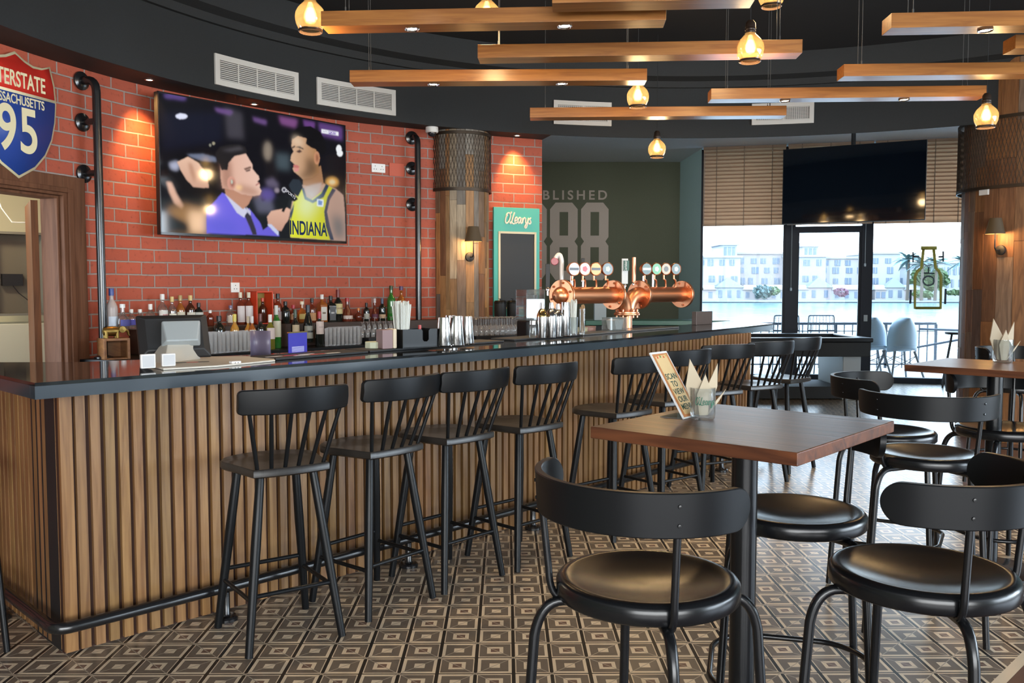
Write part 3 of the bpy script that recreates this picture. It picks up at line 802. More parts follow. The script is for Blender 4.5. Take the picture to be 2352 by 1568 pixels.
# ================================================================ STOOLS
def spindle_stool(name, label, group):
    """local frame: +y faces the bar, the backrest stands at -y"""
    t = thing(name, label, 'bar stool', (0, 0, 0), 0, group)
    SH = 0.765
    # shield shaped seat: wide rounded front, straight-sided taper, curved rear edge
    def outline(k=1.0):
        P = []
        for i in range(13):   # front curve
            a = math.radians(200 - 220 * i / 12); P.append((0.215 * math.cos(a) * k, 0.075 + 0.155 * math.sin(a) * k))
        for i in range(9):    # rear curve
            x = 0.165 - 0.33 * i / 8; P.append((x * k, (-0.205 + 0.55 * x * x) * 1.0 + (1 - k) * .2))
        return P
    m = MB(); o = outline(); n = len(o); vs = []; prof = [(0.93, SH - .038), (1.0, SH - .03), (1.0, SH - .006), (.975, SH), (0.6, SH - .006), (0.2, SH - .012)]
    for k, z in prof:
        for x, y in o: vs.append((x * k, y * k, z))
    vs.append((0, 0, SH - .013)); fs = []
    for j in range(len(prof) - 1):
        for i in range(n): fs.append((j * n + i, j * n + (i + 1) % n, (j + 1) * n + (i + 1) % n, (j + 1) * n + i)[::-1])
    L = (len(prof) - 1) * n
    for i in range(n): fs.append((L + (i + 1) % n, L + i, len(vs) - 1)[::-1])
    fs.append(tuple(range(n)))
    fs = [f[::-1] for f in fs]
    m.add(vs, fs); m.build('seat', M['stool_seat'], t, ang=50)
    # four splayed round legs
    F = {(-1, 1): (-.205, .20), (1, 1): (.205, .20), (-1, -1): (-.205, -.21), (1, -1): (.205, -.21)}
    T = {(-1, 1): (-.130, .115), (1, 1): (.130, .115), (-1, -1): (-.115, -.125), (1, -1): (.115, -.125)}
    def leg_at(k, z):
        f = (SH - .035 - z) / (SH - .035); return Vector((T[k][0] + (F[k][0] - T[k][0]) * f, T[k][1] + (F[k][1] - T[k][1]) * f, z))
    for k in F:
        m = MB(); m.tube([leg_at(k, SH - .037), leg_at(k, SH - .05), leg_at(k, .45), leg_at(k, 0.002)], [.015, .018, .021, .0165], 14); m.build('leg', M['black_paint'], t)
    for a, b, z in (((-1, 1), (1, 1), .27), ((-1, -1), (1, -1), .24), ((-1, -1), (-1, 1), .22), ((1, -1), (1, 1), .22)):
        m = MB(); m.tube([leg_at(a, z), leg_at(b, z + (.0))], .0095, 10); m.build('stretcher', M['black_paint'], t)
    # spindles and curved crest rail
    CZb, CZt = 1.000, 1.100; WID = 0.236
    def crest(x): return -0.295 + 1.45 * x * x
    for i in range(6):
        x = -0.142 + .284 * i / 5; xt = x * 1.38
        m = MB(); m.tube([(x, -.180 + .5 * x * x, SH - .01), ((x + xt) / 2, (-.180 + .5 * x * x + crest(xt)) / 2, (SH + CZb) / 2), (xt, crest(xt), CZb + .01)], [.0085, .0095, .0080], 10); m.build('spindle', M['black_paint'], t)
    m = MB(); nx_ = 30; vs = []; fs = []
    for i in range(nx_ + 1):
        x = WID * math.sin(PI / 2 * (-1 + 2 * i / nx_)); u = abs(x) / WID
        rz = 0.016 * (1 - math.sqrt(max(0, 1 - max(0, (u - .93) / .07) ** 2)))
        z0 = CZb + rz * .8; z1 = CZt - rz + .006 * (1 - u * u); y = crest(x); tt = .0105
        for (dy, z) in ((-tt, z0 + .004), (-tt - .004, (z0 + z1) / 2), (-tt, z1 - .004), (-tt + .004, z1), (tt - .004, z1), (tt, z1 - .004), (tt, z0 + .004), (tt - .004, z0), (-tt + .004, z0)):
            vs.append((x, y + dy - .12 * (z - CZb), z))
    for i in range(nx_):
        for j in range(9):
            fs.append((i * 9 + j, i * 9 + (j + 1) % 9, (i + 1) * 9 + (j + 1) % 9, (i + 1) * 9 + j)[::-1])
    fs.append(tuple(range(9))); fs.append(tuple(nx_ * 9 + j for j in range(8, -1, -1)))
    m.add(vs, fs); m.build('backrest', M['black_paint'], t, ang=24)
    return t
G = 'spindle back stools along the bar'
def face(dx, dy): return math.atan2(dx, -dy)   # rotation so that local -y points to (dx,dy)
spots = [((-1.00, 3.835), (.57, -.82), 'first and nearest black spindle-back stool at the left of the bar'),
         ((-0.650, 4.235), (.76, -.65), 'black spindle-back stool at the bar, second from the near left end'),
         ((-0.315, 4.590), (.72, -.69), 'black spindle-back stool at the bar, third from the near left end'),
         ((0.065, 4.935), (.68, -.73), 'black spindle-back stool at the bar, fourth, left of the foreground chair back'),
         ((0.65, 5.48), (.66, -.75), 'black spindle-back stool at the bar directly left of the tilted menu stand'),
         ((1.05, 6.00), (.60, -.80), 'black spindle-back stool at the bar half hidden behind the menu stand and napkin glass'),
         ((1.50, 6.57), (.42, -.91), 'black spindle-back stool at the far end of the slatted bar'),
         ((1.90, 6.92), (.48, -.88), 'black spindle-back stool turned sideways in front of the pool table, left one'),
         ((2.29, 7.40), (.68, -.73), 'black spindle-back stool in front of the pool table, right one')]
st0 = None
for i, ((x, y), d, lab) in enumerate(spots):
    if i == 0:
        st0 = spindle_stool('bar_stool', lab, G); st0.location = (x, y, 0); st0.rotation_euler = (0, 0, face(*d))
    else: dup(st0, (x, y, 0), face(*d), lab, G)

# ================================================================ ROUND SEAT CHAIRS
def tub_chair(name, label, group):
    """local frame: backrest centre at -y, open side at +y"""
    t = thing(name, label, 'bar chair', (0, 0, 0), 0, group)
    SH = 0.78; R = 0.232
    m = MB(); m.lathe([(0.0, SH - .030), (.04, SH - .029), (.08, SH - .0255), (.12, SH - .0195), (.16, SH - .0115), (.19, SH - .005), (.203, SH - .001), (.213, SH), (.225, SH - .004), (R, SH - .014), (R, SH - .046), (R - .006, SH - .052), (.0, SH - .052)], 48); m.build('seat', M['black_metal'], t, ang=60)
    # four bent tube legs
    for a in (45, 135, 225, 315):
        c, s_ = math.cos(math.radians(a)), math.sin(math.radians(a))
        P = [Vector((r * c, r * s_, z)) for r, z in ((.13, SH - .063), (.215, SH - .063))]
        P += arc((.215 * c, .215 * s_, SH - .063), (.288 * c, .288 * s_, SH - .15), (.272 * c, .272 * s_, SH - .063), 8)[1:]
        P += [Vector((.335 * c, .335 * s_, 0.003))]
        m = MB(); m.tube(P, .0135, 12); m.build('leg', M['black_metal'], t)
    rr = .288 + (.335 - .288) * ((SH - .15 - .235) / (SH - .15)) - .018
    P = []
    for a in (45, 135, 225, 315):
        c = Vector((math.cos(math.radians(a)), math.sin(math.radians(a)), 0)) * rr
        for k in range(-3, 4):
            b = math.radians(a + k * 7.0); P.append(Vector((math.cos(b), math.sin(b), 0)) * (rr - .0016 * k * k - .0) + Vector((0, 0, .235)))
    m = MB(); m.tube(P, .010, 10, closed=True); m.build('foot_ring', M['black_metal'], t)
    # two bent uprights at either side of the back
    RB = .275
    for a in (-90 - 47, -90 + 47):
        c, s_ = math.cos(math.radians(a)), math.sin(math.radians(a))
        P = [Vector((r * c, r * s_, z)) for r, z in ((.15, SH - .058), (.220, SH - .058))]
        P += arc((.220 * c, .220 * s_, SH - .058), (.252 * c, .252 * s_, SH + .02), (.250 * c, .250 * s_, SH - .052), 7)[1:]
        P += [Vector((.268 * c, .268 * s_, SH + .17)), Vector(((RB - .006) * c, (RB - .006) * s_, SH + .24))]
        m = MB(); m.tube(P, .0095, 10); m.build('upright', M['black_metal'], t)
    # curved band backrest with rounded ends
    m = MB(); n = 60; span = 88; vs = []; fs = []; Hh = .052; zc = SH + .222
    for i in range(n + 1):
        u = math.sin(PI / 2 * (-1 + 2 * i / n))
        a = math.radians(-90 + u * span); arcl = (1 - abs(u)) * math.radians(span) * RB
        hh = Hh * math.sqrt(max(0.0001, 1 - max(0, 1 - arcl / Hh) ** 2)) if arcl < Hh else Hh
        for dr, dz in ((-.0075, -1), (-.0095, -.95), (-.0095, .95), (-.0075, 1), (.0075, 1), (.0095, .95), (.0095, -.95), (.0075, -1)):
            z = zc + dz * hh; r = RB + dr + .06 * (z - zc)
            vs.append((r * math.cos(a), r * math.sin(a), z))
    for i in range(n):
        for j in range(8): fs.append((i * 8 + j, i * 8 + (j + 1) % 8, (i + 1) * 8 + (j + 1) % 8, (i + 1) * 8 + j))
    fs.append(tuple(range(7, -1, -1))); fs.append(tuple(n * 8 + j for j in range(8)))
    m.add(vs, fs); br = m.build('backrest', M['black_paint'], t, ang=28)
    for a in (-90 - 47, -90 + 47):
        c, s_ = math.cos(math.radians(a)), math.sin(math.radians(a))
        for dz in (-.022, .022):
            m = MB(); R_ = Vector((c, s_, 0)).to_track_quat('Z', 'Y').to_matrix()
            r = RB + .0098 + .06 * dz
            m.lathe([(0, .003), (.004, .0025), (.005, 0)], 10, (r * c, r * s_, zc + dz), R_); m.build('bolt', M['black_metal'], br)
    return t
G2 = 'round seat black chairs at the high tables'
def az(deg): a = math.radians(deg); return face(math.cos(a), math.sin(a))
chairs = [(at(1487, 1318, .78), 228, 'nearest round-seat black chair in the foreground, its back to the camera'),
          (at(2118, 1300, .78), 313, 'round-seat black chair at lower right with its curved back opening to the left'),
          (at(2126, 1035, .78), 248, 'round-seat black chair behind the corner of the near table, back toward the camera'),
          (at(1822, 1165, .78), 75, 'round-seat black chair partly under the near table, right of its column'),
          (at(2040, 985, .78), 150, 'round-seat black chair beyond the near table, its armlike back end pointing at us'),
          (at(2305, 977, .78), 98, 'round-seat black chair pushed under the far right table, behind its column'),
          (at(2335, 881, .78), 112, 'farthest round-seat black chair standing against the wooden column')]
ch0 = None
for i, (p, a, lab) in enumerate(chairs):
    if i == 0:
        ch0 = tub_chair('round_seat_chair', lab, G2); ch0.location = (p.x, p.y, 0); ch0.rotation_euler = (0, 0, az(a))
    else: dup(ch0, (p.x, p.y, 0), az(a), lab, G2)

dup(ch0, (-2.405, 3.62, 0), az(225), 'round-seat black chair at the left picture edge, only leg and foot ring showing', G2)

# ================================================================ HIGH TABLES
def high_table(corners, label, name='high_table'):
    P = [Vector(c).xy for c in corners]; c = (P[0] + P[2]) / 2; d = (P[1] - P[0]).normalized(); th = math.atan2(d.y, d.x)
    lx = (P[1] - P[0]).length; ly = (P[2] - P[1]).length; TZ = 1.10
    t = thing(name, label, 'table', (c.x, c.y, 0), th, 'wooden topped high tables')
    m = MB(); m.box((0, 0, TZ - .0175), (lx, ly, .035)); m.build('tabletop', M['table'], t, bevel=.003)
    m = MB(); m.lathe([(0, .03), (.0385, .03), (.0385, TZ - .045), (0, TZ - .045)], 28); m.build('column', M['black_metal'], t)
    m = MB(); m.lathe([(0, 0.001), (.235, .001), (.24, .006), (.235, .014), (.06, .028), (.045, .04), (.0, .04)], 40); m.build('base', M['black_metal'], t)
    m = MB(); m.box((0, 0, TZ - .040), (.30, .30, .008)); m.build('mounting_plate', M['black_metal'], t)
    return t, c, th
L_, F_, R_ = at(1356, 979, 1.1), at(1833, 1039.6, 1.1), at(2054, 966, 1.1)
near_t, nc, nth = high_table((L_, F_, R_), 'near high table with dark wood top, menu stand and napkin glass')
A_ = at(2077, 837, 1.1); B_ = at(2193, 819, 1.1); d = (F_ - L_).xy.normalized()
dd = (B_ - A_).xy.normalized(); pp = Vector((dd.y, -dd.x))
E_ = A_ + Vector((pp.x, pp.y, 0)) * .70
far_t, fc, fth = high_table((A_, E_, E_ + Vector((dd.x, dd.y, 0)) * .64), 'second high wooden table at the right picture edge, beside the big column')
# ================================================================ COLUMNS
def column(name, cx, cy, r, rm, zm, seed, label, cream=0.2):
    t = thing(name, label, 'column', (cx, cy, 0)); R = random.Random(seed)
    pal = [(.26, .12, .05), (.22, .10, .045), (.30, .14, .055), (.18, .09, .05), (.11, .075, .065), (.24, .16, .11), (.27, .12, .045)] if r > .5 else [(.36, .19, .075), (.42, .24, .10), (.30, .15, .06), (.25, .16, .10), (.46, .36, .24), (.20, .17, .14), (.27, .25, .22), (.50, .26, .10), (.22, .10, .045), (.34, .27, .19)]
    m = MB(); a = 0.0
    while a < 2 * PI - .02:
        wdt = R.choice((.045, .06, .075, .09)) * (1.7 if r > .5 else 1) / r
        if a + wdt > 2 * PI - .05: wdt = 2 * PI - a
        z = 0.0
        while z < DZ - .01 if r < .5 else z < CZ - .01:
            top = DZ if r < .5 else CZ
            h = R.uniform(.35, 1.15); z1 = min(top, z + h)
            if top - z1 < .2: z1 = top
            ro = r + R.uniform(-.004, .006); k = R.uniform(.8, 1.15); c = R.choice(pal); c = (c[0] * k, c[1] * k, c[2] * k)
            g = .0015 / r; n = 2; vs = []
            for i in range(n + 1):
                th = a + g + (wdt - 2 * g) * i / n
                for zz_ in (z + .001, z1 - .001): vs.append((ro * math.cos(th), ro * math.sin(th), zz_))
                for zz_ in (z + .001, z1 - .001): vs.append(((ro - .018) * math.cos(th), (ro - .018) * math.sin(th), zz_))
            fs = []
            for i in range(n):
                b = i * 4; fs += [(b, b + 4, b + 5, b + 1), (b + 1, b + 5, b + 7, b + 3), (b, b + 2, b + 6, b + 4)]
            fs += [(0, 1, 3, 2), (n * 4, n * 4 + 2, n * 4 + 3, n * 4 + 1)]
            m.add(vs, fs, col=c); z = z1
        a += wdt
    m.build('planks', M['plank'], t)
    top = DZ if r < .5 else CZ
    m = MB(); m.lathe([(r - .014, 0), (r - .014, top)], 40); m.build('core', M['slat_back'], t)
    # expanded-metal drum: diamond lattice between two hoops
    zt_ = top - .02 if r < .5 else DZ + .05
    sh = MB(); nh = int(2 * PI * rm / .034); dz = zt_ - zm; turns = dz / .062
    for sgn_ in (1, -1):
        for i in range(nh):
            a0 = 2 * PI * i / nh; k = int(turns * 2); vs = []
            for j in range(k + 1):
                z = zm + dz * j / k; th = a0 + sgn_ * (2 * PI / nh) * turns * j / k * 0.5 * 1.0
                wv = .0022
                vs += [(rm * math.cos(th - wv / rm), rm * math.sin(th - wv / rm), z), (rm * math.cos(th + wv / rm), rm * math.sin(th + wv / rm), z)]
            sh.add(vs, [(2 * j, 2 * j + 1, 2 * j + 3, 2 * j + 2) for j in range(k)])
    d = sh.build('mesh_drum', M['mesh_metal'], t, solid=0.003)
    m = MB()
    for z in (zm, zt_ - .03):
        m.lathe([(rm - .006, z), (rm + .006, z), (rm + .006, z + .03), (rm - .006, z + .03), (rm - .006, z)], 48)
    m.build('hoops', M['mesh_metal'], d)
    return t
cpos = aty(1057, 500, 9.36)
column('wood_clad_column', cpos.x, cpos.y, .300, .322, 2.485, 5, 'plank-clad round column with mesh drum, at the far end of the brick wall')
column('wood_clad_column', 5.34, 8.98, .68, .735, 2.46, 11, 'wide plank-clad round column with mesh drum at the right edge')

def wall_lamp(p, ang, label, strength=1.0):
    """p = centre of round back plate, ang = outward direction"""
    c, s_ = math.cos(ang), math.sin(ang); t = thing('wall_lamp', label, 'wall lamp', p, 0, 'wall lamps with black shades')
    R_ = Vector((c, s_, 0)).to_track_quat('Z', 'Y').to_matrix()
    m = MB(); m.lathe([(0, .03), (.02, .03), (.045, .022), (.048, .005), (.048, 0), (0, 0)], 22, (0, 0, 0), R_); m.build('back_plate', M['black'], t)
    o = Vector((c, s_, 0)) * .12
    m = MB(); m.tube([(c * .02, s_ * .02, 0), (c * .10, s_ * .10, 0), (c * .12, s_ * .12, .02), (o.x, o.y, .16)], .007, 8); m.build('arm', M['black'], t)
    shade = bpy.data.materials.get('lamp_shade')
    if not shade:
        shade = mat('lamp_shade', (.05, .035, .02), .7, emit=(1.0, .55, .15), es=.03)
    m = MB(); m.lathe([(.088, .15), (.052, .30), (.050, .30), (.086, .15), (.088, .15)], 28, (o.x, o.y, 0)); m.build('lamp_shade', shade, t)
    m = MB(); m.lathe([(0, .18), (.018, .19), (.026, .215), (.018, .245), (0, .25)], 12, (o.x, o.y, 0)); m.build('bulb', emis('shade_bulb', (1, .62, .28), 10), t)
    d = bpy.data.lights.new('wall_lamp_light', 'POINT'); d.energy = 10 * strength; d.color = (1, .55, .2); d.shadow_soft_size = .03
    l = bpy.data.objects.new('wall_lamp_light', d); C.objects.link(l); l.location = (p[0] + o.x, p[1] + o.y, p[2] + .13)
    return t
a_ = math.atan2(-.78, .30)
q = Vector((cpos.x, cpos.y)) + Vector((math.cos(a_), math.sin(a_))) * .302
z_ = aty(1087, 590, q.y).z
wall_lamp((q.x, q.y, z_), a_, 'black shaded wall lamp on the narrow column left of the green chalkboard')
a_ = math.radians(214)
q = Vector((5.34, 8.98)) + Vector((math.cos(a_), math.sin(a_))) * .683
wall_lamp((q.x, q.y, aty(2290, 574, q.y).z), a_, 'black shaded wall lamp glowing on the wide column at the right edge')

# white notice box on the wide column
a_ = math.radians(198); q = Vector((5.34, 8.98)) + Vector((math.cos(a_), math.sin(a_))) * .693
m = MB(); m.box((q.x, q.y, aty(2247, 438, q.y).z), (.02, .11, .085), a_); tag(m.build('wall_box', M['white'], bevel=.004), 'small white box fixed on the wide column just under its mesh drum', 'box')

# ================================================================ ON THE BRICK WALL
def wall_at(px, py, d):
    return hit(px, py, offset(WALL, d))
def wth(p): return along(WALL, project_s(WALL, p))[1]
# ---- big screen with the interview picture
WO = offset(WALL, .10)
tl = aty(362, 212, 7.03); bl = aty(367, 541, 7.03); tr = aty(792, 285, 8.50); br = aty(796, 557, 8.50)
xl = (tl + bl) / 2; xr = (tr + br) / 2; zT = (tl.z + tr.z) / 2; zB = (bl.z + br.z) / 2
TVW = (xr - xl).xy.length; TVH = zT - zB; tvth = math.atan2(xr.y - xl.y, xr.x - xl.x); tc_ = (xl + xr) / 2
print('TV', xl, xr, zT, zB, TVW, TVH, 'wall', wall_at(364, 400, 0), wall_at(794, 400, 0))
tv = thing('television', 'large flat television showing a courtside interview, mounted on the brick wall', 'television', (tc_.x, tc_.y, (zT + zB) / 2), tvth)
m = MB(); m.box((0, .025, 0), (TVW, .05, TVH)); m.build('casing', M['black'], tv, bevel=.004)
m = MB()
for x in (-.35, .35): m.box((x, .09, 0), (.06, .08, .5))
m.build('wall_bracket', M['black'], tv)
m = MB(); b_ = .010
for c, s_ in (((0, -.003, TVH / 2 - b_ / 2), (TVW, .008, b_)), ((0, -.003, -TVH / 2 + b_), (TVW, .008, b_ * 2)), ((-TVW / 2 + b_ / 2, -.003, 0), (b_, .008, TVH)), ((TVW / 2 - b_ / 2, -.003, 0), (b_, .008, TVH))): m.box(c, s_)
m.build('bezel', mat('gloss_black', (.012, .012, .014), .15), tv)
# picture painted from soft shapes into the display surface (the panel gives off its own light)
import numpy as np
NX, NY = 420, 248
yy, xx = np.mgrid[0:NY, 0:NX].astype(float)
PXm = xx / (NX - 1) * 1510 + 210; PYm = yy / (NY - 1) * 1165 + 222      # coordinates of a squared-up reading of the picture
img = np.zeros((NY, NX, 3)) + np.array((.012, .011, .018))
def unskew(pts):
    """positions read off the slanted screen, moved into the level frame of the display"""
    out = []
    for x, y in pts:
        u = (x - 212) / (1716 - 212)
        top = 222 + u * (480 - 222); bot = 1368 + u * (1420 - 1368)
        v = (y - top) / (bot - top)
        # perspective foreshortening along the screen
        k = 1.21; uu = u / (k - (k - 1) * u) * 1.0
        uu = u * 1.0 / (1.0 + (k - 1) * (1 - u)) if True else u
        out.append((210 + uu * 1510, 222 + v * 1165))
    return out
def poly_mask(pts):
    P = unskew(pts); inside = np.zeros((NY, NX), bool); n = len(P)
    j = n - 1
    for i in range(n):
        xi, yi = P[i]; xj, yj = P[j]
        cond = ((yi > PYm) != (yj > PYm))
        with np.errstate(divide='ignore', invalid='ignore'):
            xt = (xj - xi) * (PYm - yi) / (yj - yi + 1e-9) + xi
        inside ^= cond & (PXm < xt); j = i
    return inside.astype(float)
def blur(a, r):
    if r < 1: return a
    k = np.exp(-0.5 * (np.arange(-3 * r, 3 * r + 1) / r) ** 2); k /= k.sum()
    p = 3 * r
    a = np.pad(a, p, mode='edge')
    a = np.apply_along_axis(lambda v: np.convolve(v, k, 'valid'), 0, a); a = np.apply_along_axis(lambda v: np.convolve(v, k, 'valid'), 1, a)
    return a
def paint(pts, col, soft=1, op=1.0, col2=None, axis='x'):
    global img
    mk = blur(poly_mask(pts), soft)[..., None] * op
    c = np.array(col)[None, None, :]
    if col2 is not None:
        P = unskew(pts); xs = [p[0] for p in P]; ys = [p[1] for p in P]
        g = (PXm - min(xs)) / (max(xs) - min(xs) + 1e-6) if axis == 'x' else (PYm - min(ys)) / (max(ys) - min(ys) + 1e-6)
        g = np.clip(g, 0, 1)[..., None]; c = c * (1 - g) + np.array(col2) * g
    img = img * (1 - mk) + c * mk
def ell(cx, cy, rx, ry, n=22, rot=0):
    return [(cx + rx * math.cos(a) * math.cos(rot) - ry * math.sin(a) * math.sin(rot), cy + rx * math.cos(a) * math.sin(rot) + ry * math.sin(a) * math.cos(rot)) for a in [2 * PI * i / n for i in range(n)]]
# arena background
paint([(230, 380), (730, 380), (720, 620), (230, 700)], (.014, .016, .040), 6)
paint([(740, 330), (890, 380), (900, 600), (760, 590)], (.075, .07, .09), 5)
paint([(250, 230), (440, 255), (430, 290), (260, 270)], (.10, .06, .22), 3)
paint([(660, 340), (820, 365), (790, 400), (680, 375)], (.16, .08, .26), 3)
paint([(970, 410), (1090, 440), (1080, 480), (980, 450)], (.14, .07, .22), 3)
paint([(1180, 400), (1340, 430), (1320, 500), (1200, 470)], (.20, .07, .22), 4)
paint([(1380, 430), (1480, 450), (1470, 510), (1390, 490)], (.14, .05, .22), 3)
paint([(1500, 450), (1700, 485), (1700, 600), (1520, 560)], (.11, .05, .20), 4)
paint(ell(395, 415, 48, 24), (.75, .78, .95), 1)
paint(ell(1668, 665, 22, 34), (.85, .87, .9), 1); paint(ell(1676, 700, 24, 26), (.85, .87, .9), 1)
paint(ell(650, 632, 12, 14), (.35, .32, .22), 1); paint(ell(623, 648, 10, 13), (.25, .25, .2), 1)
paint(ell(1090, 690, 34, 80), (.28, .23, .18), 5); paint([(1150, 700), (1270, 710), (1270, 850), (1160, 840)], (.07, .10, .12), 6)
paint([(1060, 930), (1130, 900), (1180, 960), (1170, 1000), (1080, 980)], (.12, .10, .16), 4)
paint([(960, 1080), (1060, 1000), (1130, 1120), (1140, 1200), (1000, 1200)], (.10, .10, .15), 5); paint(ell(1050, 1065, 22, 34), (.05, .03, .03), 2)
paint(ell(1080, 1045, 60, 50), (.11, .08, .30), 5); paint(ell(1160, 1010, 20, 20), (.3, .25, .3), 2)
paint(ell(1610, 935, 52, 38), (.95, .50, .12), 3); paint(ell(1610, 935, 26, 18), (1.0, .85, .5), 2)
paint([(1500, 870), (1700, 900), (1700, 1000), (1560, 980)], (.10, .06, .02), 8, .4)
# camera operator's hand and camera, lower left
paint([(240, 830), (330, 740), (420, 720), (660, 735), (672, 1050), (560, 1180), (470, 1210), (380, 1090), (250, 960)], (.010, .010, .014), 2)
paint([(430, 725), (560, 720), (665, 745), (672, 785), (560, 780), (470, 750)], (.16, .19, .28), 2)
paint([(285, 800), (345, 780), (375, 810), (350, 860), (300, 850)], (.42, .44, .58), 3)
paint([(350, 790), (440, 745), (520, 790), (590, 880), (606, 1000), (480, 995), (420, 930), (380, 860)], (.80, .52, .38), 1, 1, (.62, .36, .26), 'y')
paint([(440, 790), (470, 800), (500, 900), (490, 960), (455, 880)], (.45, .22, .14), 3, .8)
paint([(258, 950), (300, 955), (345, 1060), (395, 1150), (380, 1180), (320, 1130), (280, 1040)], (.75, .45, .33), 2)
paint([(270, 1160), (400, 1130), (560, 1180), (580, 1260), (575, 1370), (260, 1368), (250, 1250)], (.36, .18, .06), 8, .9)
paint([(440, 1190), (575, 1200), (578, 1372), (440, 1368)], (.95, .62, .38), 7, .95)
paint([(255, 1210), (420, 1290), (440, 1370), (255, 1366)], (.015, .010, .008), 5)
# interviewer: jacket, shirt, tie, head
paint([(580, 1170), (640, 1120), (712, 1035), (760, 1060), (905, 1240), (930, 1160), (1020, 1280), (1040, 1340), (1100, 1295), (1150, 1335), (1175, 1385), (580, 1372)], (.17, .14, .80), 1, 1, (.13, .10, .62), 'x')
paint([(590, 1240), (760, 1250), (840, 1300), (830, 1380), (585, 1370)], (.10, .10, .62), 9, .6)
paint([(735, 1045), (790, 1050), (920, 1180), (890, 1240), (830, 1200)], (.62, .62, .78), 1); paint([(905, 1150), (940, 1180), (945, 1260), (920, 1230)], (.55, .55, .72), 1)
paint([(893, 1225), (918, 1195), (945, 1225), (985, 1340), (990, 1382), (955, 1378), (925, 1300)], (.05, .04, .07), 1)
paint([(720, 860), (740, 1050), (880, 1170), (925, 1130), (960, 1060), (820, 900)], (.52, .26, .17), 1)
paint([(700, 760), (730, 710), (905, 700), (930, 745), (962, 800), (965, 840), (1012, 895), (1018, 920), (1000, 940), (1022, 965), (1018, 990), (1035, 1015), (1020, 1050), (960, 1060), (870, 1045), (800, 1010), (715, 1000), (700, 900)], (.72, .42, .31), 1, 1, (.82, .55, .45), 'x')
paint([(705, 770), (790, 770), (800, 900), (790, 1010), (715, 1000)], (.36, .17, .12), 5, .75)
paint([(850, 960), (960, 985), (1015, 1020), (1020, 1052), (960, 1062), (880, 1045), (840, 1010)], (.42, .21, .14), 5, .7)
paint([(660, 715), (700, 660), (780, 640), (860, 638), (905, 655), (922, 690), (915, 712), (820, 735), (770, 790), (760, 850), (710, 850), (690, 790)], (.035, .030, .032), 1)
paint([(700, 690), (860, 655), (900, 680), (780, 700)], (.13, .12, .14), 3, .7)
paint(ell(790, 955, 36, 55), (.66, .33, .25), 1); paint(ell(797, 958, 17, 30), (.34, .14, .10), 2); paint(ell(792, 945, 8, 18), (.55, .6, .5), 1)
paint([(890, 835), (948, 815), (955, 830), (905, 850)], (.14, .07, .05), 1, .9); paint([(905, 850), (945, 838), (945, 852), (915, 862)], (.12, .07, .06), 1)
paint([(985, 968), (1018, 945), (1020, 955), (990, 975)], (.40, .13, .12), 1)
paint(ell(850, 990, 26, 20), (1.0, .65, .3), 3, .8)
# hand with microphone
paint([(1075, 1230), (1110, 1180), (1180, 1165), (1240, 1150), (1268, 1165), (1262, 1200), (1250, 1250), (1220, 1290), (1190, 1345), (1140, 1335), (1085, 1300)], (.74, .45, .33), 1, 1, (.55, .30, .22), 'y')
paint([(1075, 1290), (1110, 1290), (1170, 1350), (1165, 1385), (1110, 1330)], (.55, .60, .80), 1)
# player: neck, shoulders, shirt
paint([(1370, 900), (1520, 800), (1540, 940), (1600, 990), (1380, 1040)], (.42, .22, .11), 1, 1, (.34, .17, .08), 'x')
paint([(1262, 1200), (1300, 1010), (1370, 960), (1480, 990), (1540, 950), (1640, 990), (1700, 1040), (1712, 1200), (1715, 1418), (1262, 1395)], (.55, .34, .24), 1, 1, (.46, .30, .24), 'x')
paint([(1262, 1250), (1290, 1110), (1330, 1010), (1372, 990), (1395, 1060), (1440, 1080), (1530, 1010), (1560, 955), (1625, 990), (1580, 1060), (1548, 1180), (1560, 1300), (1590, 1410), (1262, 1392)], (.72, .74, .03), 1, 1, (.52, .52, .02), 'x')
paint([(1360, 985), (1380, 985), (1400, 1060), (1450, 1085), (1520, 1030), (1560, 950), (1585, 965), (1540, 1060), (1450, 1110), (1385, 1080)], (.03, .05, .10), 1)
paint([(1612, 985), (1640, 1000), (1590, 1080), (1566, 1180), (1590, 1300), (1620, 1412), (1590, 1410), (1555, 1300), (1542, 1180), (1570, 1060)], (.03, .05, .10), 1)
paint([(1262, 1200), (1300, 1110), (1290, 1180), (1268, 1260)], (.03, .05, .10), 1)
paint([(1380, 985), (1400, 1030), (1450, 1060), (1500, 1020), (1530, 940), (1440, 960)], (.50, .40, .36), 2, .9)
paint([(1400, 1000), (1520, 1040), (1400, 1250), (1330, 1180), (1340, 1050)], (.75, .95, .98), 14, .45)
paint(ell(1640, 1190, 70, 190), (.38, .25, .20), 10, .5); paint([(1600, 1200), (1700, 1230), (1712, 1400), (1620, 1405)], (.05, .10, .12), 10, .7)
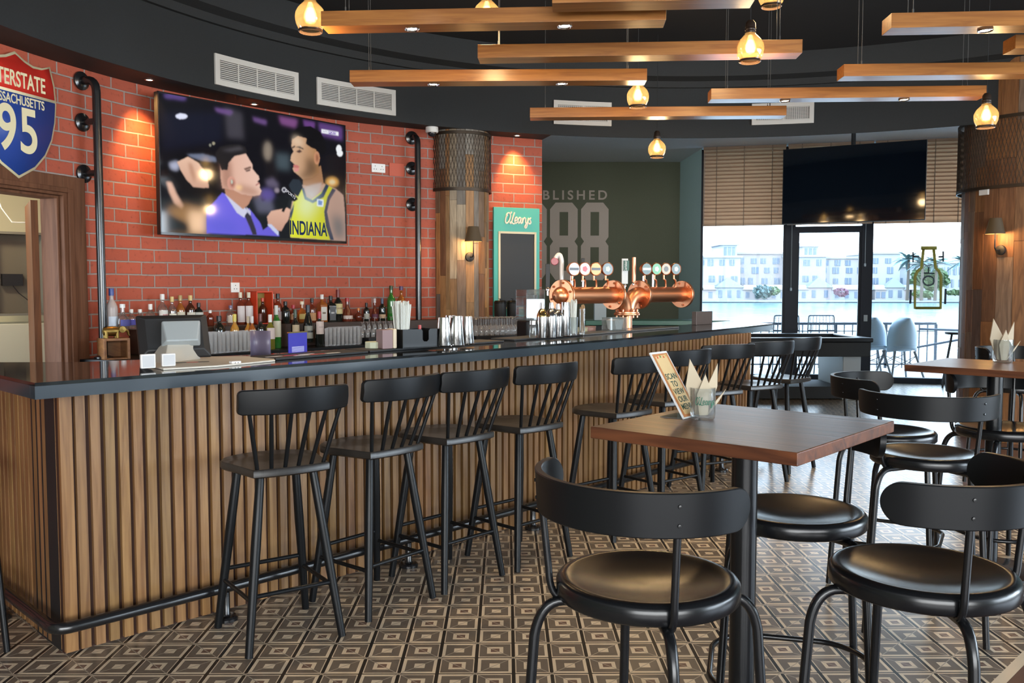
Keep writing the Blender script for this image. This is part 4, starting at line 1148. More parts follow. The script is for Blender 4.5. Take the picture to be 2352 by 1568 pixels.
# player's head
paint([(1290, 590), (1330, 560), (1430, 590), (1480, 650), (1500, 760), (1500, 860), (1450, 900), (1370, 915), (1340, 885), (1300, 855), (1290, 830), (1310, 800), (1290, 780), (1274, 765), (1280, 720), (1300, 690), (1283, 650)], (.66, .42, .27), 1, 1, (.40, .20, .08), 'x')
paint([(1400, 740), (1470, 750), (1500, 850), (1440, 900), (1370, 915), (1330, 890), (1380, 860), (1400, 820)], (.10, .055, .03), 7, .8)
paint([(1295, 590), (1300, 530), (1350, 490), (1440, 483), (1520, 530), (1560, 610), (1560, 690), (1530, 720), (1500, 680), (1480, 670), (1440, 655), (1400, 625), (1410, 575), (1340, 560)], (.012, .010, .012), 1)
paint(ell(1488, 740, 24, 55), (.55, .26, .14), 1); paint(ell(1490, 740, 10, 32), (.28, .10, .05), 2)
paint([(1285, 655), (1310, 640), (1315, 652), (1290, 668)], (.03, .02, .02), 1); paint([(1310, 655), (1350, 645), (1385, 668), (1380, 672), (1340, 660)], (.03, .02, .02), 1)
paint([(1320, 690), (1350, 672), (1370, 690), (1345, 702)], (.10, .05, .04), 1)
paint([(1295, 800), (1325, 798), (1348, 815), (1330, 828), (1300, 822)], (.55, .18, .16), 1); paint([(1300, 828), (1345, 825), (1335, 850), (1305, 855)], (.70, .28, .26), 1)
paint([(1300, 560), (1360, 585), (1390, 640), (1330, 640), (1295, 620)], (.85, .68, .50), 6, .6)
# microphone
paint([(1185, 1030), (1215, 960), (1290, 1020), (1330, 1080), (1300, 1100), (1250, 1080)], (.018, .018, .026), 1)
paint([(1255, 965), (1290, 915), (1345, 920), (1372, 980), (1330, 1060), (1280, 1020)], (.040, .055, .075), 1)
paint([(1215, 1120), (1235, 1070), (1258, 1075), (1215, 1190), (1195, 1180)], (.012, .012, .016), 1)
paint(ell(1218, 1005, 18, 20), (.7, .7, .75), 1); paint(ell(1218, 1005, 12, 14), (.05, .05, .08), 1)
# jersey badge, channel bug
paint([(1485, 1075), (1538, 1082), (1536, 1140), (1483, 1132)], (.72, .80, .85), 1); paint([(1495, 1085), (1528, 1090), (1526, 1128), (1494, 1122)], (.18, .28, .55), 1)
paint([(1530, 505), (1668, 528), (1668, 558), (1530, 538)], (.85, .85, .92), 1); paint([(1584, 516), (1645, 526), (1645, 552), (1584, 543)], (.22, .14, .45), 1)
lum_ = img.max(-1, keepdims=True); img = np.clip(img * (0.30 + 0.70 * np.clip(lum_ / .16, 0, 1)), 0, 1.2)
vs = []; fs = []
SW, SH_ = TVW - .02, TVH - .03
me = bpy.data.meshes.new('display')
X = (np.linspace(-SW / 2, SW / 2, NX)); Z = np.linspace(SH_ / 2, -SH_ / 2, NY) + .005
vv = np.zeros((NY, NX, 3)); vv[..., 0] = X[None, :]; vv[..., 1] = -.004; vv[..., 2] = Z[:, None]
idx = np.arange(NX * NY).reshape(NY, NX)
ff = np.stack([idx[1:, :-1], idx[1:, 1:], idx[:-1, 1:], idx[:-1, :-1]], -1).reshape(-1, 4)
me.from_pydata(vv.reshape(-1, 3).tolist(), [], ff.tolist())
ca = me.color_attributes.new('Col', 'FLOAT_COLOR', 'POINT')
rgba = np.ones((NY * NX, 4)); rgba[:, :3] = img.reshape(-1, 3); ca.data.foreach_set('color', rgba.ravel())
dm = bpy.data.materials.new('television_picture'); dm.use_nodes = True
n_ = dm.node_tree; b_ = n_.nodes['Principled BSDF']; vc = n_.nodes.new('ShaderNodeVertexColor'); vc.layer_name = 'Col'
b_.inputs['Base Color'].default_value = (.004, .004, .005, 1); b_.inputs['Roughness'].default_value = .06
n_.links.new(vc.outputs[0], b_.inputs['Emission Color']); b_.inputs['Emission Strength'].default_value = 1.0
me.materials.append(dm); disp = bpy.data.objects.new('display', me); C.objects.link(disp); disp.parent = tv
def tvpt(x, y):
    (X_, Y_), = unskew([(x, y)]); return (-SW / 2 + (X_ - 210) / 1510 * SW, -.0065, SH_ / 2 + .005 - (Y_ - 222) / 1165 * SH_)
navy = emis('jersey_navy', (.02, .035, .09), 1.0)
text('INDIANA', .138, navy, tv, tvpt(1412, 1325), (PI / 2, 0, 0), 'jersey_lettering', .0002, 'CENTER', (.74, 1.25), 1.0, .003)
text('SPORTS', .028, emis('bug_white', (.9, .9, .95), 1), tv, tvpt(1614, 535), (PI / 2, 0, 0), 'channel_lettering', .0002)
text('beIN', .026, emis('bug_grey', (.45, .45, .55), 1), tv, tvpt(1556, 524), (PI / 2, 0, 0), 'channel_lettering', .0002)
text('SPORTS', .036, emis('mic_white', (.7, .7, .75), 1), tv, tvpt(1268, 1040), (PI / 2, -math.radians(-32), 0), 'microphone_lettering', .0002)

# ---- dark screen hanging in front of the window wall
tl = aty(1797, 343, 12.9); br = aty(2126, 505, 12.0); bl = aty(1798, 515, 12.9); tr = aty(2128, 320, 12.0)
c_ = (tl + tr + bl + br) / 4; th2 = math.atan2((tr - tl).y, (tr - tl).x); W2 = (tr - tl).xy.length; H2 = ((tl.z - bl.z) + (tr.z - br.z)) / 2
t = thing('television', 'dark switched-off screen hanging from the ceiling before the window wall', 'television', (c_.x, c_.y, c_.z), th2)
m = MB(); m.box((0, .03, 0), (W2, .055, H2)); m.build('casing', M['black'], t, bevel=.004)
m = MB(); m.add([(-W2 / 2 + .008, -.0005, -H2 / 2 + .012), (W2 / 2 - .008, -.0005, -H2 / 2 + .012), (W2 / 2 - .008, -.0005, H2 / 2 - .008), (-W2 / 2 + .008, -.0005, H2 / 2 - .008)], [(0, 1, 2, 3)]); m.build('display', mat('dark_display', (.004, .007, .012), .05, spec=.6), t)
m = MB(); m.tube([(0, .08, 0), (0, .08, CZ - c_.z)], .03, 12); m.box((0, .07, 0), (.4, .04, .3)); m.build('ceiling_pole', M['black'], t)

# ---- interstate shield sign
p = wall_at(38, 262, .04); th = wth(p)
sh = thing('shield_sign', 'red white and blue interstate highway shield sign on the brick wall', 'sign', tuple(p), th)
def shield(k, y, mt, name, zcut=None, top=None):
    R_ = []
    pts = [(0, .315), (.06, .285), (.12, .268), (.18, .272), (.235, .292), (.262, .20), (.272, .10), (.262, 0), (.235, -.10), (.185, -.19), (.11, -.265), (0, -.325)]
    L = pts + [(-x, z) for x, z in pts[::-1][1:-1]]
    L = [(x * k, z * k) for x, z in L]
    if zcut is not None:
        out = []
        for i in range(len(L)):
            a, b = L[i], L[(i + 1) % len(L)]
            ina = (a[1] >= zcut) == top; inb = (b[1] >= zcut) == top
            if ina: out.append(a)
            if ina != inb:
                f = (zcut - a[1]) / (b[1] - a[1]); out.append((a[0] + (b[0] - a[0]) * f, zcut))
        L = out
    m = MB(); n = len(L)
    m.add([(x, y, z) for x, z in L], [tuple(range(n))]); return m.build(name, mt, sh, solid=.004)
SC_ = 1.30
cream_ = mat('sign_cream', (.72, .65, .42), .5); red_ = mat('sign_red', (.62, .03, .02), .45); blue_ = mat('sign_blue', (.02, .06, .30), .45)
shield(SC_, 0, cream_, 'plate'); shield(SC_ * .955, -.004, red_, 'red_field', .155, True); shield(SC_ * .955, -.004, blue_, 'blue_field', .135, False)
text('INTERSTATE', .125, cream_, sh, (0, -.008, .225), (PI / 2, 0, 0), 'lettering', .001, 'CENTER', (.72, 1.15), 1.0, .002)
text('MASSACHUSETTS', .078, cream_, sh, (0, -.008, .092), (PI / 2, 0, 0), 'lettering', .001, 'CENTER', (.78, 1.1), 1.0, .001)
text('95', .40, cream_, sh, (0.0, -.008, -.115), (PI / 2, 0, 0), 'numerals', .001, 'CENTER', (.86, 1.05), 1.08, .006)

# ---- decorative iron pipes standing on the back counter
def pipe(px, ytop, ys, zbot, label):
    s_ = project_s(WALL, wall_at(px, 500, 0)); (x, y), th = along(WALL, s_); n = Vector((math.sin(th), -math.cos(th)))
    q = Vector((x, y)) + n * .15; zt2 = aty(px, ytop, q.y).z
    t = thing('iron_pipe', label, 'pipe', (q.x, q.y, zbot), th, 'decorative iron pipes on the brick wall')
    h = zt2 - zbot
    m = MB(); P = [(0, 0, 0.0), (0, 0, h - .09)] + [tuple(v) for v in arc((0, 0, h - .09), (0, .09, h), (0, 0, h), 6)[1:]] + [(0, .135, h)]
    m.tube(P, .030, 16); m.build('upright_pipe', M['iron'], t)
    for yy_ in [ytop] + ys:
        z = aty(px, yy_, q.y).z - zbot
        m = MB(); R_ = Vector((0, -1, 0)).to_track_quat('Z', 'Y').to_matrix()
        m.lathe([(0, .022), (.042, .022), (.05, .018), (.066, .012), (.068, 0), (0, 0)], 22, (0, .142, z), R_); fl = m.build('wall_flange', M['iron'], t)
        if yy_ != ytop: m = MB(); m.tube([(0, .0, z), (0, .13, z)], .024, 12); m.build('standoff', M['iron'], fl)
    m = MB(); m.lathe([(0, .022), (.035, .022), (.05, .016), (.066, .010), (.066, 0), (0, 0)], 22, (0, 0, 0.002)); m.build('foot_flange', M['iron'], t)
    return t
pipe(193, 182, [278, 397], .987, 'tall black iron pipe on flanges at the left, between shield sign and television')
pipe(946, 312, [383, 467], .987, 'tall black iron pipe on flanges between television and wood-clad column')

# ---- sockets, camera, chalkboard
def socket(px, py, w_, h_, label):
    p = wall_at(px, py, .006); th = wth(p); t = thing('wall_socket', label, 'socket', tuple(p), th, 'electric sockets on the brick wall')
    m = MB(); m.box((0, 0, 0), (w_, .012, h_)); m.build('face_plate', M['white'], t, bevel=.003)
    m = MB()
    for x in ((-w_ / 4, w_ / 4) if w_ > .1 else (.0,)):
        for dx, dz in ((0, .018), (-.012, -.012), (.012, -.012)): m.box((x + dx, -.0065, dz), (.006, .002, .008))
    m.build('pin_holes', M['black'], t)
socket(540, 660, .086, .086, 'single white socket on the bricks above the bottles, below the television')
socket(869, 386, .146, .086, 'double metal socket on the bricks between television and right iron pipe')
p = wall_at(911, 390, .006)
m = MB(); m.box(tuple(p), (.16, .012, .13), wth(p)); tag(m.build('blank_plate', mat('red_plate', (.50, .09, .045), .6), bevel=.003), 'brick-red painted blank plate right of the double socket', 'plate')

p = at(992, 299, DZ - .03)
t = thing('security_camera', 'white dome security camera under the soffit beside the mesh column', 'camera', (p.x, p.y, DZ))
m = MB(); m.lathe([(0, -.001), (.062, -.001), (.064, -.045), (.058, -.055), (0, -.055)], 24); m.build('housing', M['white'], t)
m = MB(); m.lathe([(.040, -.055), (.038, -.075), (.024, -.092), (0, -.098)], 20); m.build('dome', mat('smoked_dome', (.02, .02, .025), .08), t)

# chalkboard
q1 = wall_at(1134, 580, .05); q2 = wall_at(1239, 580, .05); c_ = (q1 + q2) / 2
zt2 = (aty(1134, 475, q1.y).z + aty(1239, 479, q2.y).z) / 2; zb2 = 1.19
wB = (q2 - q1).xy.length; thB = math.atan2((q2 - q1).y, (q2 - q1).x)
cb = thing('chalkboard_sign', 'turquoise framed chalkboard with a script name on its head, right of the column', 'chalkboard', (c_.x, c_.y, zb2), thB)
hB = zt2 - zb2; tq = mat('turquoise_board', (.06, .42, .34), .5)
m = MB(); m.box((0, .012, hB / 2), (wB, .028, hB)); m.build('board', tq, cb, bevel=.003)
cr_ = mat('cream_moulding', (.62, .56, .38), .5)
ix0, ix1, iz0, iz1 = -wB * .385, wB * .40, .10, hB - .265
m = MB()
for c, s_ in ((((ix0 + ix1) / 2, -.006, iz1), (ix1 - ix0, .014, .022)), (((ix0 + ix1) / 2, -.006, iz0), (ix1 - ix0, .014, .022)), ((ix0, -.006, (iz0 + iz1) / 2), (.022, .014, iz1 - iz0 + .022)), ((ix1, -.006, (iz0 + iz1) / 2), (.022, .014, iz1 - iz0 + .022))): m.box(c, s_)
m.build('moulding', cr_, cb)
m = MB(); m.add([(ix0, -.0035, iz0), (ix1, -.0035, iz0), (ix1, -.0035, iz1), (ix0, -.0035, iz1)], [(0, 1, 2, 3)]); m.build('slate', mat('slate_board', (.018, .020, .022), .6), cb)
# script lettering "O'Learys" drawn as joined strokes
def script(parent, mt, W_, loc, rot, r=.012, curve=None, name='script_lettering'):
    S = [[(.10, .50), (.02, .35), (.0, .10), (.10, -.02), (.24, .12), (.30, .42), (.22, .60), (.08, .58), (.03, .44)],
         [(.345, .70), (.33, .58)],
         [(.56, .66), (.50, .40), (.42, .06), (.36, -.03), (.32, .05), (.42, .05), (.54, -.04), (.64, -.03)],
         [(.64, .14), (.76, .20), (.75, .36), (.67, .34), (.63, .16), (.70, -.01), (.82, .08)],
         [(1.04, .28), (.94, .36), (.85, .20), (.90, .0), (.98, .08), (1.05, .34), (1.03, .05), (1.10, .0), (1.16, .10)],
         [(1.16, .34), (1.17, .0), (1.19, .20), (1.27, .36), (1.33, .30)],
         [(1.36, .34), (1.37, .10), (1.43, .0), (1.51, .10), (1.55, .34), (1.52, .0), (1.45, -.26), (1.36, -.22), (1.42, -.06), (1.58, .06)],
         [(1.72, .36), (1.64, .28), (1.70, .17), (1.74, .06), (1.66, -.02), (1.59, .04)]]
    mm = MB(); k = W_ / 1.75
    for st_ in S:
        P = resample(st_, max(8, len(st_) * 4))
        if curve: pts = [curve((x + .0) * k - W_ / 2, (z + .0) * k) for x, z in P]
        else: pts = [((x) * k - W_ / 2 + .12 * z * k, 0, z * k) for x, z in P]
        mm.tube(pts, r, 6)
    o = mm.build(name, mt, parent); o.location = loc; o.rotation_euler = rot; return o
script(cb, mat('script_white', (.75, .72, .62), .5), wB * .56, (0.01, -.008, hB - .165), (0, 0, 0), r=.0085)
# ================================================================ BEAMS, PENDANTS, VENTS
ZB = 2.95; BW, BH = .155, .082; ZC = 3.93
WIRE = mat('steel_cable', (.10, .10, .10), .5, .5)
def spot_light(loc, energy, col=(1, .80, .55), size=100, blend=.6, parent=None, aim=None):
    d = bpy.data.lights.new('spot_light', 'SPOT'); d.energy = energy; d.color = col; d.spot_size = math.radians(size); d.spot_blend = blend; d.shadow_soft_size = .03
    o = bpy.data.objects.new('spot_light', d); C.objects.link(o); o.location = loc
    if aim is not None: o.rotation_euler = (Vector(aim) - Vector(loc)).to_track_quat('-Z', 'Y').to_euler()
    return o
def beam(pl, pr, label, spots=(), wires=True, lamp_on=True):
    """pl/pr: picture positions of the near bottom edge's two ends"""
    a = at(pl[0], pl[1], ZB); b = at(pr[0], pr[1], ZB); d = (b - a).xy; L = d.length; d.normalize(); th = math.atan2(d.y, d.x); n = Vector((-d.y, d.x))
    c = (a + b).xy / 2 + n * BW / 2
    t = thing('ceiling_beam', label, 'hanging beam', (c.x, c.y, ZB), th, 'wooden beams hanging under the ceiling')
    m = MB(); m.box((0, 0, BH / 2), (L, BW, BH)); m.build('beam_body', M['beam'], t, bevel=.002)
    if wires:
        for x in (-L / 2 + .13, L / 2 - .13):
            for y in (-.04, .04):
                m = MB(); m.tube([(x, y, BH), (x, y, ZC - ZB)], .0022, 6); m.tube([(x, y, BH), (x, y, BH + .03)], .005, 6); m.build('cable', WIRE, t)
    for sx, sy in spots:
        p = at(sx, sy, ZB); x = (p.xy - c).dot(d)
        R_ = Matrix.Rotation(PI, 3, 'X')
        m = MB(); m.lathe([(.026, 0), (.040, .001), (.042, .004), (.040, .008), (.0, .008)][:4], 20, (x, 0, -.0005), R_); rg = m.build('downlight', M['chrome'], t)
        m = MB(); m.disc(.027, (x, 0, -.003)); m.build('lens', M['spot_on'], rg)
        q = c + d * x; spot_light((q.x, q.y, ZB - .02), 60, (1, .76, .48), 95, .7, aim=(q.x, q.y, 0))
    return t
beam((737, 60), (1530, 45), 'long wooden beam at top left with two lit downlights, starting behind the first bulb', [(948, 68), (1297, 62)])
beam((803, 188), (1486, 184.5), 'lowest left wooden beam with two lit downlights, its left end before a white vent', [(996, 194), (1290, 191)])
beam((1097, 133), (1843, 121), 'wooden beam crossing behind the central bulb, without lit downlights')
beam((1217, 269.5), (1806.5, 265), 'farthest wooden beam, hanging before two white vents')
beam((2047, 64), (2560, 54), 'wooden beam at the top right corner with one lit downlight', [(2264, 68)])
beam((1938, 175), (2520, 168), 'wooden beam at right running out of the picture above the rightmost bulb')
beam((1633, 227.7), (2266, 221), 'long wooden beam at right with two lit downlights, low over the dark screen', [(1803, 231), (2076, 228)])
beam((2332, 111), (2700, 106), 'wooden beam of which only the left end shows at the right picture edge', wires=False)
beam((1268, 7), (1736, -3), 'wooden beam cut off by the top picture edge')
# beam running in depth, seen end-on at the top
t = thing('ceiling_beam', 'short wooden beam end pointing at the camera at the very top, above the long left beam', 'hanging beam', (-.505, 3.75, ZB + .12), PI / 2, 'wooden beams hanging under the ceiling')
m = MB(); m.box((0, 0, BH / 2), (2.0, BW, BH)); m.build('beam_body', M['beam'], t, bevel=.002)
for x in (-.8, .8):
    m = MB(); m.tube([(x, 0, BH), (x, 0, ZC - ZB - .12)], .0022, 6); m.build('cable', WIRE, t)

def pendant(px, py, Y, label):
    p = aty(px, py, Y)
    t = thing('pendant_lamp', label, 'pendant lamp', tuple(p), 0, 'amber glass pendant lamps')
    R_ = .085
    prof = [(.030, .098), (.034, .085), (.050, .070), (.070, .048), (.083, .020), (.085, -.005), (.080, -.035), (.068, -.060), (.062, -.068)]
    m = MB(); m.lathe(prof, 30); m.build('glass_globe', M['amber_glass'], t)
    m = MB(); m.lathe([(.062, -.066), (.067, -.070), (.067, -.080), (.062, -.084), (.055, -.080), (.055, -.070), (.062, -.066)], 28); m.build('rim', mat('dark_glass_rim', (.03, .02, .015), .15) if 'dark_glass_rim' not in bpy.data.materials else bpy.data.materials['dark_glass_rim'], t)
    dk = bpy.data.materials.get('bronze_socket') or mat('bronze_socket', (.035, .022, .016), .35, .3)
    m = MB(); m.lathe([(0, .175), (.018, .172), (.030, .155), (.032, .13), (.030, .128), (.034, .122), (.034, .112), (.031, .108), (.034, .104), (.033, .094), (0, .09)], 22); m.build('socket', dk, t)
    m = MB(); m.tube([(0, 0, .17), (0, 0, ZC - p.z)], .0028, 6); m.build('cord', M['black'], t)
    m = MB(); m.lathe([(0, .088), (.014, .08), (.020, .055), (.034, .02), (.036, -.004), (.026, -.028), (0, -.036)], 18)
    bm_ = bpy.data.materials.get('filament_bulb')
    if not bm_:
        bm_ = bpy.data.materials.new('filament_bulb'); bm_.use_nodes = True; n = bm_.node_tree; n.nodes.clear()
        o_ = n.nodes.new('ShaderNodeOutputMaterial'); e = n.nodes.new('ShaderNodeEmission'); lw = n.nodes.new('ShaderNodeLayerWeight'); lw.inputs[0].default_value = .4
        cr = n.nodes.new('ShaderNodeValToRGB'); cr.color_ramp.elements[0].color = (1, .78, .42, 1); cr.color_ramp.elements[1].color = (.95, .42, .08, 1); cr.color_ramp.elements[1].position = .8
        st_ = n.nodes.new('ShaderNodeMapRange'); st_.inputs[3].default_value = 9; st_.inputs[4].default_value = 1.2
        n.links.new(lw.outputs['Facing'], cr.inputs[0]); n.links.new(lw.outputs['Facing'], st_.inputs[0]); n.links.new(cr.outputs[0], e.inputs[0]); n.links.new(st_.outputs[0], e.inputs[1]); n.links.new(e.outputs[0], o_.inputs[0])
    m.build('bulb', bm_, t)
    d = bpy.data.lights.new('pendant_light', 'POINT'); d.energy = 14; d.color = (1, .66, .32); d.shadow_soft_size = .07
    l = bpy.data.objects.new('pendant_light', d); C.objects.link(l); l.location = (p.x, p.y, p.z - .13)
pendant(713, 40, 5.1, 'lit amber glass pendant at top left, largest, in front of the long beam end')
pendant(1118, 34, 5.75, 'lit amber glass pendant peeking over the top of the long left beam')
pendant(1772, -13, 5.9, 'lit amber glass pendant cut by the top picture edge, right of centre')
pendant(1723, 112, 5.6, 'lit amber glass pendant before the right part of the second beam')
pendant(1465, 222, 6.95, 'lit amber glass pendant at the right end of the lowest left beam')
pendant(1509, 342, 8.7, 'smallest lit amber glass pendant, hanging lowest before the grey ceiling')
pendant(2265, 268, 6.7, 'lit amber glass pendant at right, before the mesh drum of the wide column')

# white air vents on the round soffit
RING = ring(DR - .004, 360)
def vent(px0, px1, ya, yb, yc, yd, label, grid=False):
    """left edge spans ya..yb, right edge yc..yd"""
    p0 = hit(px0, (ya + yb) / 2, RING[::-1]); p1 = hit(px1, (yc + yd) / 2, RING[::-1])
    # farthest crossing is the visible face of the soffit
    def far(px, py):
        d = ray(px, py); a = d[0] ** 2 + d[1] ** 2; b = -2 * (d[0] * DC[0] + d[1] * DC[1]); c = DC[0] ** 2 + DC[1] ** 2 - DR ** 2
        t_ = (-b + math.sqrt(b * b - 4 * a * c)) / (2 * a); return Vector((d[0] * t_, d[1] * t_, H + d[2] * t_))
    q = [far(px0, ya), far(px0, yb), far(px1, yc), far(px1, yd)]
    z1 = (q[0].z + q[2].z) / 2; z0 = (q[1].z + q[3].z) / 2
    a0 = math.atan2(q[0].y - DC[1], q[0].x - DC[0]); a1 = math.atan2(q[2].y - DC[1], q[2].x - DC[0])
    t = thing('air_vent', label, 'air vent', (DC[0] + DR * math.cos((a0 + a1) / 2), DC[1] + DR * math.sin((a0 + a1) / 2), z0), 0, 'white air vents on the dark soffit')
    off = t.location.copy()
    lo, hi = min(a0, a1), max(a0, a1); L = (hi - lo) * DR; hgt = z1 - z0; fw = .045
    def P(s, z, dr): a = lo + s / DR; r = DR - dr; return (DC[0] + r * math.cos(a) - off.x, DC[1] + r * math.sin(a) - off.y, z0 + z - off.z)
    def patch(m, s0, s1, z_0, z_1, d0, d1, n=8):
        vs = []
        for i in range(n + 1):
            s = s0 + (s1 - s0) * i / n
            vs += [P(s, z_0, d0), P(s, z_1, d0), P(s, z_1, d1), P(s, z_0, d1)]
        fs = []
        for i in range(n):
            for j in range(4): fs.append((i * 4 + j, i * 4 + (j + 1) % 4, i * 4 + 4 + (j + 1) % 4, i * 4 + 4 + j))
        fs += [(0, 3, 2, 1), (n * 4, n * 4 + 1, n * 4 + 2, n * 4 + 3)]
        m.add(vs, fs)
    m = MB(); patch(m, 0, L, 0, fw, 0, .018); patch(m, 0, L, hgt - fw, hgt, 0, .018); patch(m, 0, fw, fw, hgt - fw, 0, .018, 1); patch(m, L - fw, L, fw, hgt - fw, 0, .018, 1); m.build('vent_frame', M['vent'], t)
    m = MB(); patch(m, fw, L - fw, fw, hgt - fw, 0, .002); m.build('duct_backing', M['vent_dark'], t)
    m = MB(); n = int((hgt - 2 * fw) / .0145)
    for i in range(n):
        z = fw + (i + .5) * (hgt - 2 * fw) / n; patch(m, fw, L - fw, z - .0036, z + .0036, .006, .010)
    k = 4 if not grid else max(4, int((L - 2 * fw) / .021))
    for i in range(1, k):
        s = fw + i * (L - 2 * fw) / k; w_ = .006 if not grid else (.012 if i == k // 2 else .0025); patch(m, s - w_, s + w_, fw, hgt - fw, .010, .013, 1)
    m.build('louvres', M['vent'], t)
vent(491, 683, 123, 193, 167, 233, 'white louvred air vent on the soffit above the big television')
vent(726, 907, 177, 240, 208, 266, 'white louvred air vent right of the first, its top corner behind a beam')
vent(1271, 1404, 231, 285, 235, 290, 'white grid air vent on the soffit, crossed by the farthest beam', True)
vent(1727, 1870, 236, 287, 236, 283, 'white grid air vent at right behind the end of the farthest beam', True)

# small downlights washing the brick wall
for px, py, lab in ((343, 183, 'small recessed downlight in the soffit edge left of the television'), (584, 239, 'small recessed downlight in the soffit edge above the television'), (1188, 311, 'small recessed downlight over the brick strip above the chalkboard')):
    p = at(px, py, DZ - .002)
    t = thing('downlight', lab, 'downlight', tuple(p), 0, 'recessed soffit downlights')
    m = MB(); m.lathe([(.022, 0), (.036, .0), (.037, -.003), (.024, -.004)], 18); m.build('trim_ring', M['chrome'], t)
    m = MB(); m.disc(.023, (0, 0, -.002)); m.build('lens', M['spot_on'], t)
    w0 = wall_at(px, 500, 0); dirn = (Vector(w0).xy - p.xy).normalized()
    tgt = p + Vector((dirn.x, dirn.y, 0)) * .14
    spot_light((p.x, p.y, DZ - .03), 95, (1, .52, .16), 74, .9, aim=(tgt.x, tgt.y, 2.55))
# ================================================================ BOTTLES ON THE BACK BAR
def gmat(name, tint, clear=.7, rough=.06, body=None): 
    return bpy.data.materials.get(name) or glass(name, tint, clear, rough, body)
LIQ = {'clear': gmat('bottle_clear', (.86, .86, .84), .74, .08, (.7, .7, .68, .06)), 'frost': mat('bottle_frosted', (.42, .36, .35), .35, spec=.5),
       'amber': mat('bottle_amber_liquor', (.30, .09, .018), .08, spec=.7), 'brown': mat('bottle_brown_liquor', (.055, .016, .008), .08, spec=.7), 'red': mat('bottle_red_brown', (.13, .025, .012), .08, spec=.7),
       'dark': mat('bottle_dark_glass', (.010, .012, .010), .08, spec=.7), 'green': mat('bottle_green_glass', (.025, .16, .025), .07, spec=.7), 'olive': mat('bottle_olive_glass', (.16, .15, .02), .08, spec=.7), 'gold': mat('bottle_gold_liquor', (.42, .22, .04), .08, spec=.7)}
CAPC = {}
def capm(c):
    k = 'cap_%02d%02d%02d' % tuple(int(v * 99) for v in c)
    if k not in CAPC: CAPC[k] = mat(k.replace('cap', 'bottle_cap'), c, .35)
    return CAPC[k]
SHAPES = {  # (radius, height) fractions: radius in units of body radius, height of total
    'spirit': [(0, 0), (.94, 0), (1, .02), (1, .52), (.96, .58), (.72, .655), (.40, .72), (.34, .76), (.33, .86), (.36, .865)],
    'wine':   [(0, 0), (.95, 0), (1, .02), (1, .56), (.93, .62), (.62, .69), (.40, .74), (.36, .80), (.35, .88)],
    'champ':  [(0, 0), (.95, 0), (1, .03), (1, .42), (.88, .52), (.62, .64), (.42, .76), (.33, .86), (.33, .90)],
    'square': [(0, 0), (.98, 0), (1, .02), (1, .60), (.96, .655), (.55, .72), (.36, .76), (.34, .86)],
    'round':  [(0, 0), (.55, 0), (.70, .03), (.98, .20), (1.02, .33), (.90, .48), (.60, .57), (.36, .63), (.32, .70), (.32, .86)],
    'bell':   [(0, 0), (.98, 0), (1.04, .05), (1.0, .18), (.80, .34), (.60, .48), (.40, .62), (.34, .72), (.33, .87)],
    'squat':  [(0, 0), (.96, 0), (1, .03), (1, .55), (.85, .68), (.42, .76), (.34, .80), (.34, .88)]}
def bottle(px, ytop, d, zb, rad, shape, liq, cap, labelc, text_, label_pos=(.14, .48), caph=.16, lab2=None):
    p = wall_at(px, 740, d); p.z = zb
    zt_ = aty(px, ytop, p.y).z; h = zt_ - zb
    t = thing('bottle', text_, 'bottle', tuple(p), wth(p), 'bottles on the back bar')
    prof = [(r * rad, z * h) for r, z in SHAPES[shape]]
    m = MB(); seg = 4 if shape == 'square' else 20
    if seg == 4:
        prof2 = [(r * 1.28 if z < h * .68 else r * 1.1, z) for r, z in prof]; m.lathe(prof2[:6], 4, a0=PI / 4, a1=2 * PI + PI / 4); m.lathe(prof[5:], 14)
    else: m.lathe(prof, seg)
    m.build('glass_body', LIQ[liq], t, ang=50)
    top = prof[-1][0] * 1.25
    m = MB(); m.lathe([(0, h), (top * .95, h), (top, h - .004), (top, h * (1 - caph)), (0, h * (1 - caph))], 16); m.build('cap', capm(cap), t)
    if labelc is not None:
        m = MB(); z0, z1 = label_pos[0] * h, label_pos[1] * h; rr = rad * 1.015
        if seg == 4: m.box((0, -rad * .915, (z0 + z1) / 2), (rad * 1.5, .0015, z1 - z0))
        elif shape == 'round':
            m.lathe([(rad * .985 * 1.02, z0), (rad * 1.05, (z0 + z1) / 2), (rad * .93 * 1.03, z1)], 14, a0=-PI * .85, a1=-PI * .15)
        else: m.lathe([(rr, z0), (rr, z1)], 18, a0=-PI * .93, a1=-PI * .07)
        lb = m.build('paper_label', mat('label_%s' % len(bpy.data.materials), labelc, .6), t)
        if lab2:
            m = MB(); zc_ = z0 + (z1 - z0) * .55; m.lathe([(rr + .0006, zc_ - .008), (rr + .0006, zc_ + .008)], 14, a0=-PI * .72, a1=-PI * .28); m.build('label_print', capm(lab2), lb)
    return t
Wt, Bk, Gd, Rd, Bl = (.72, .72, .70), (.012, .012, .014), (.62, .45, .16), (.36, .02, .02), (.03, .06, .25)
cr2 = (.62, .58, .45)
ZS = 1.187; ZL = .987
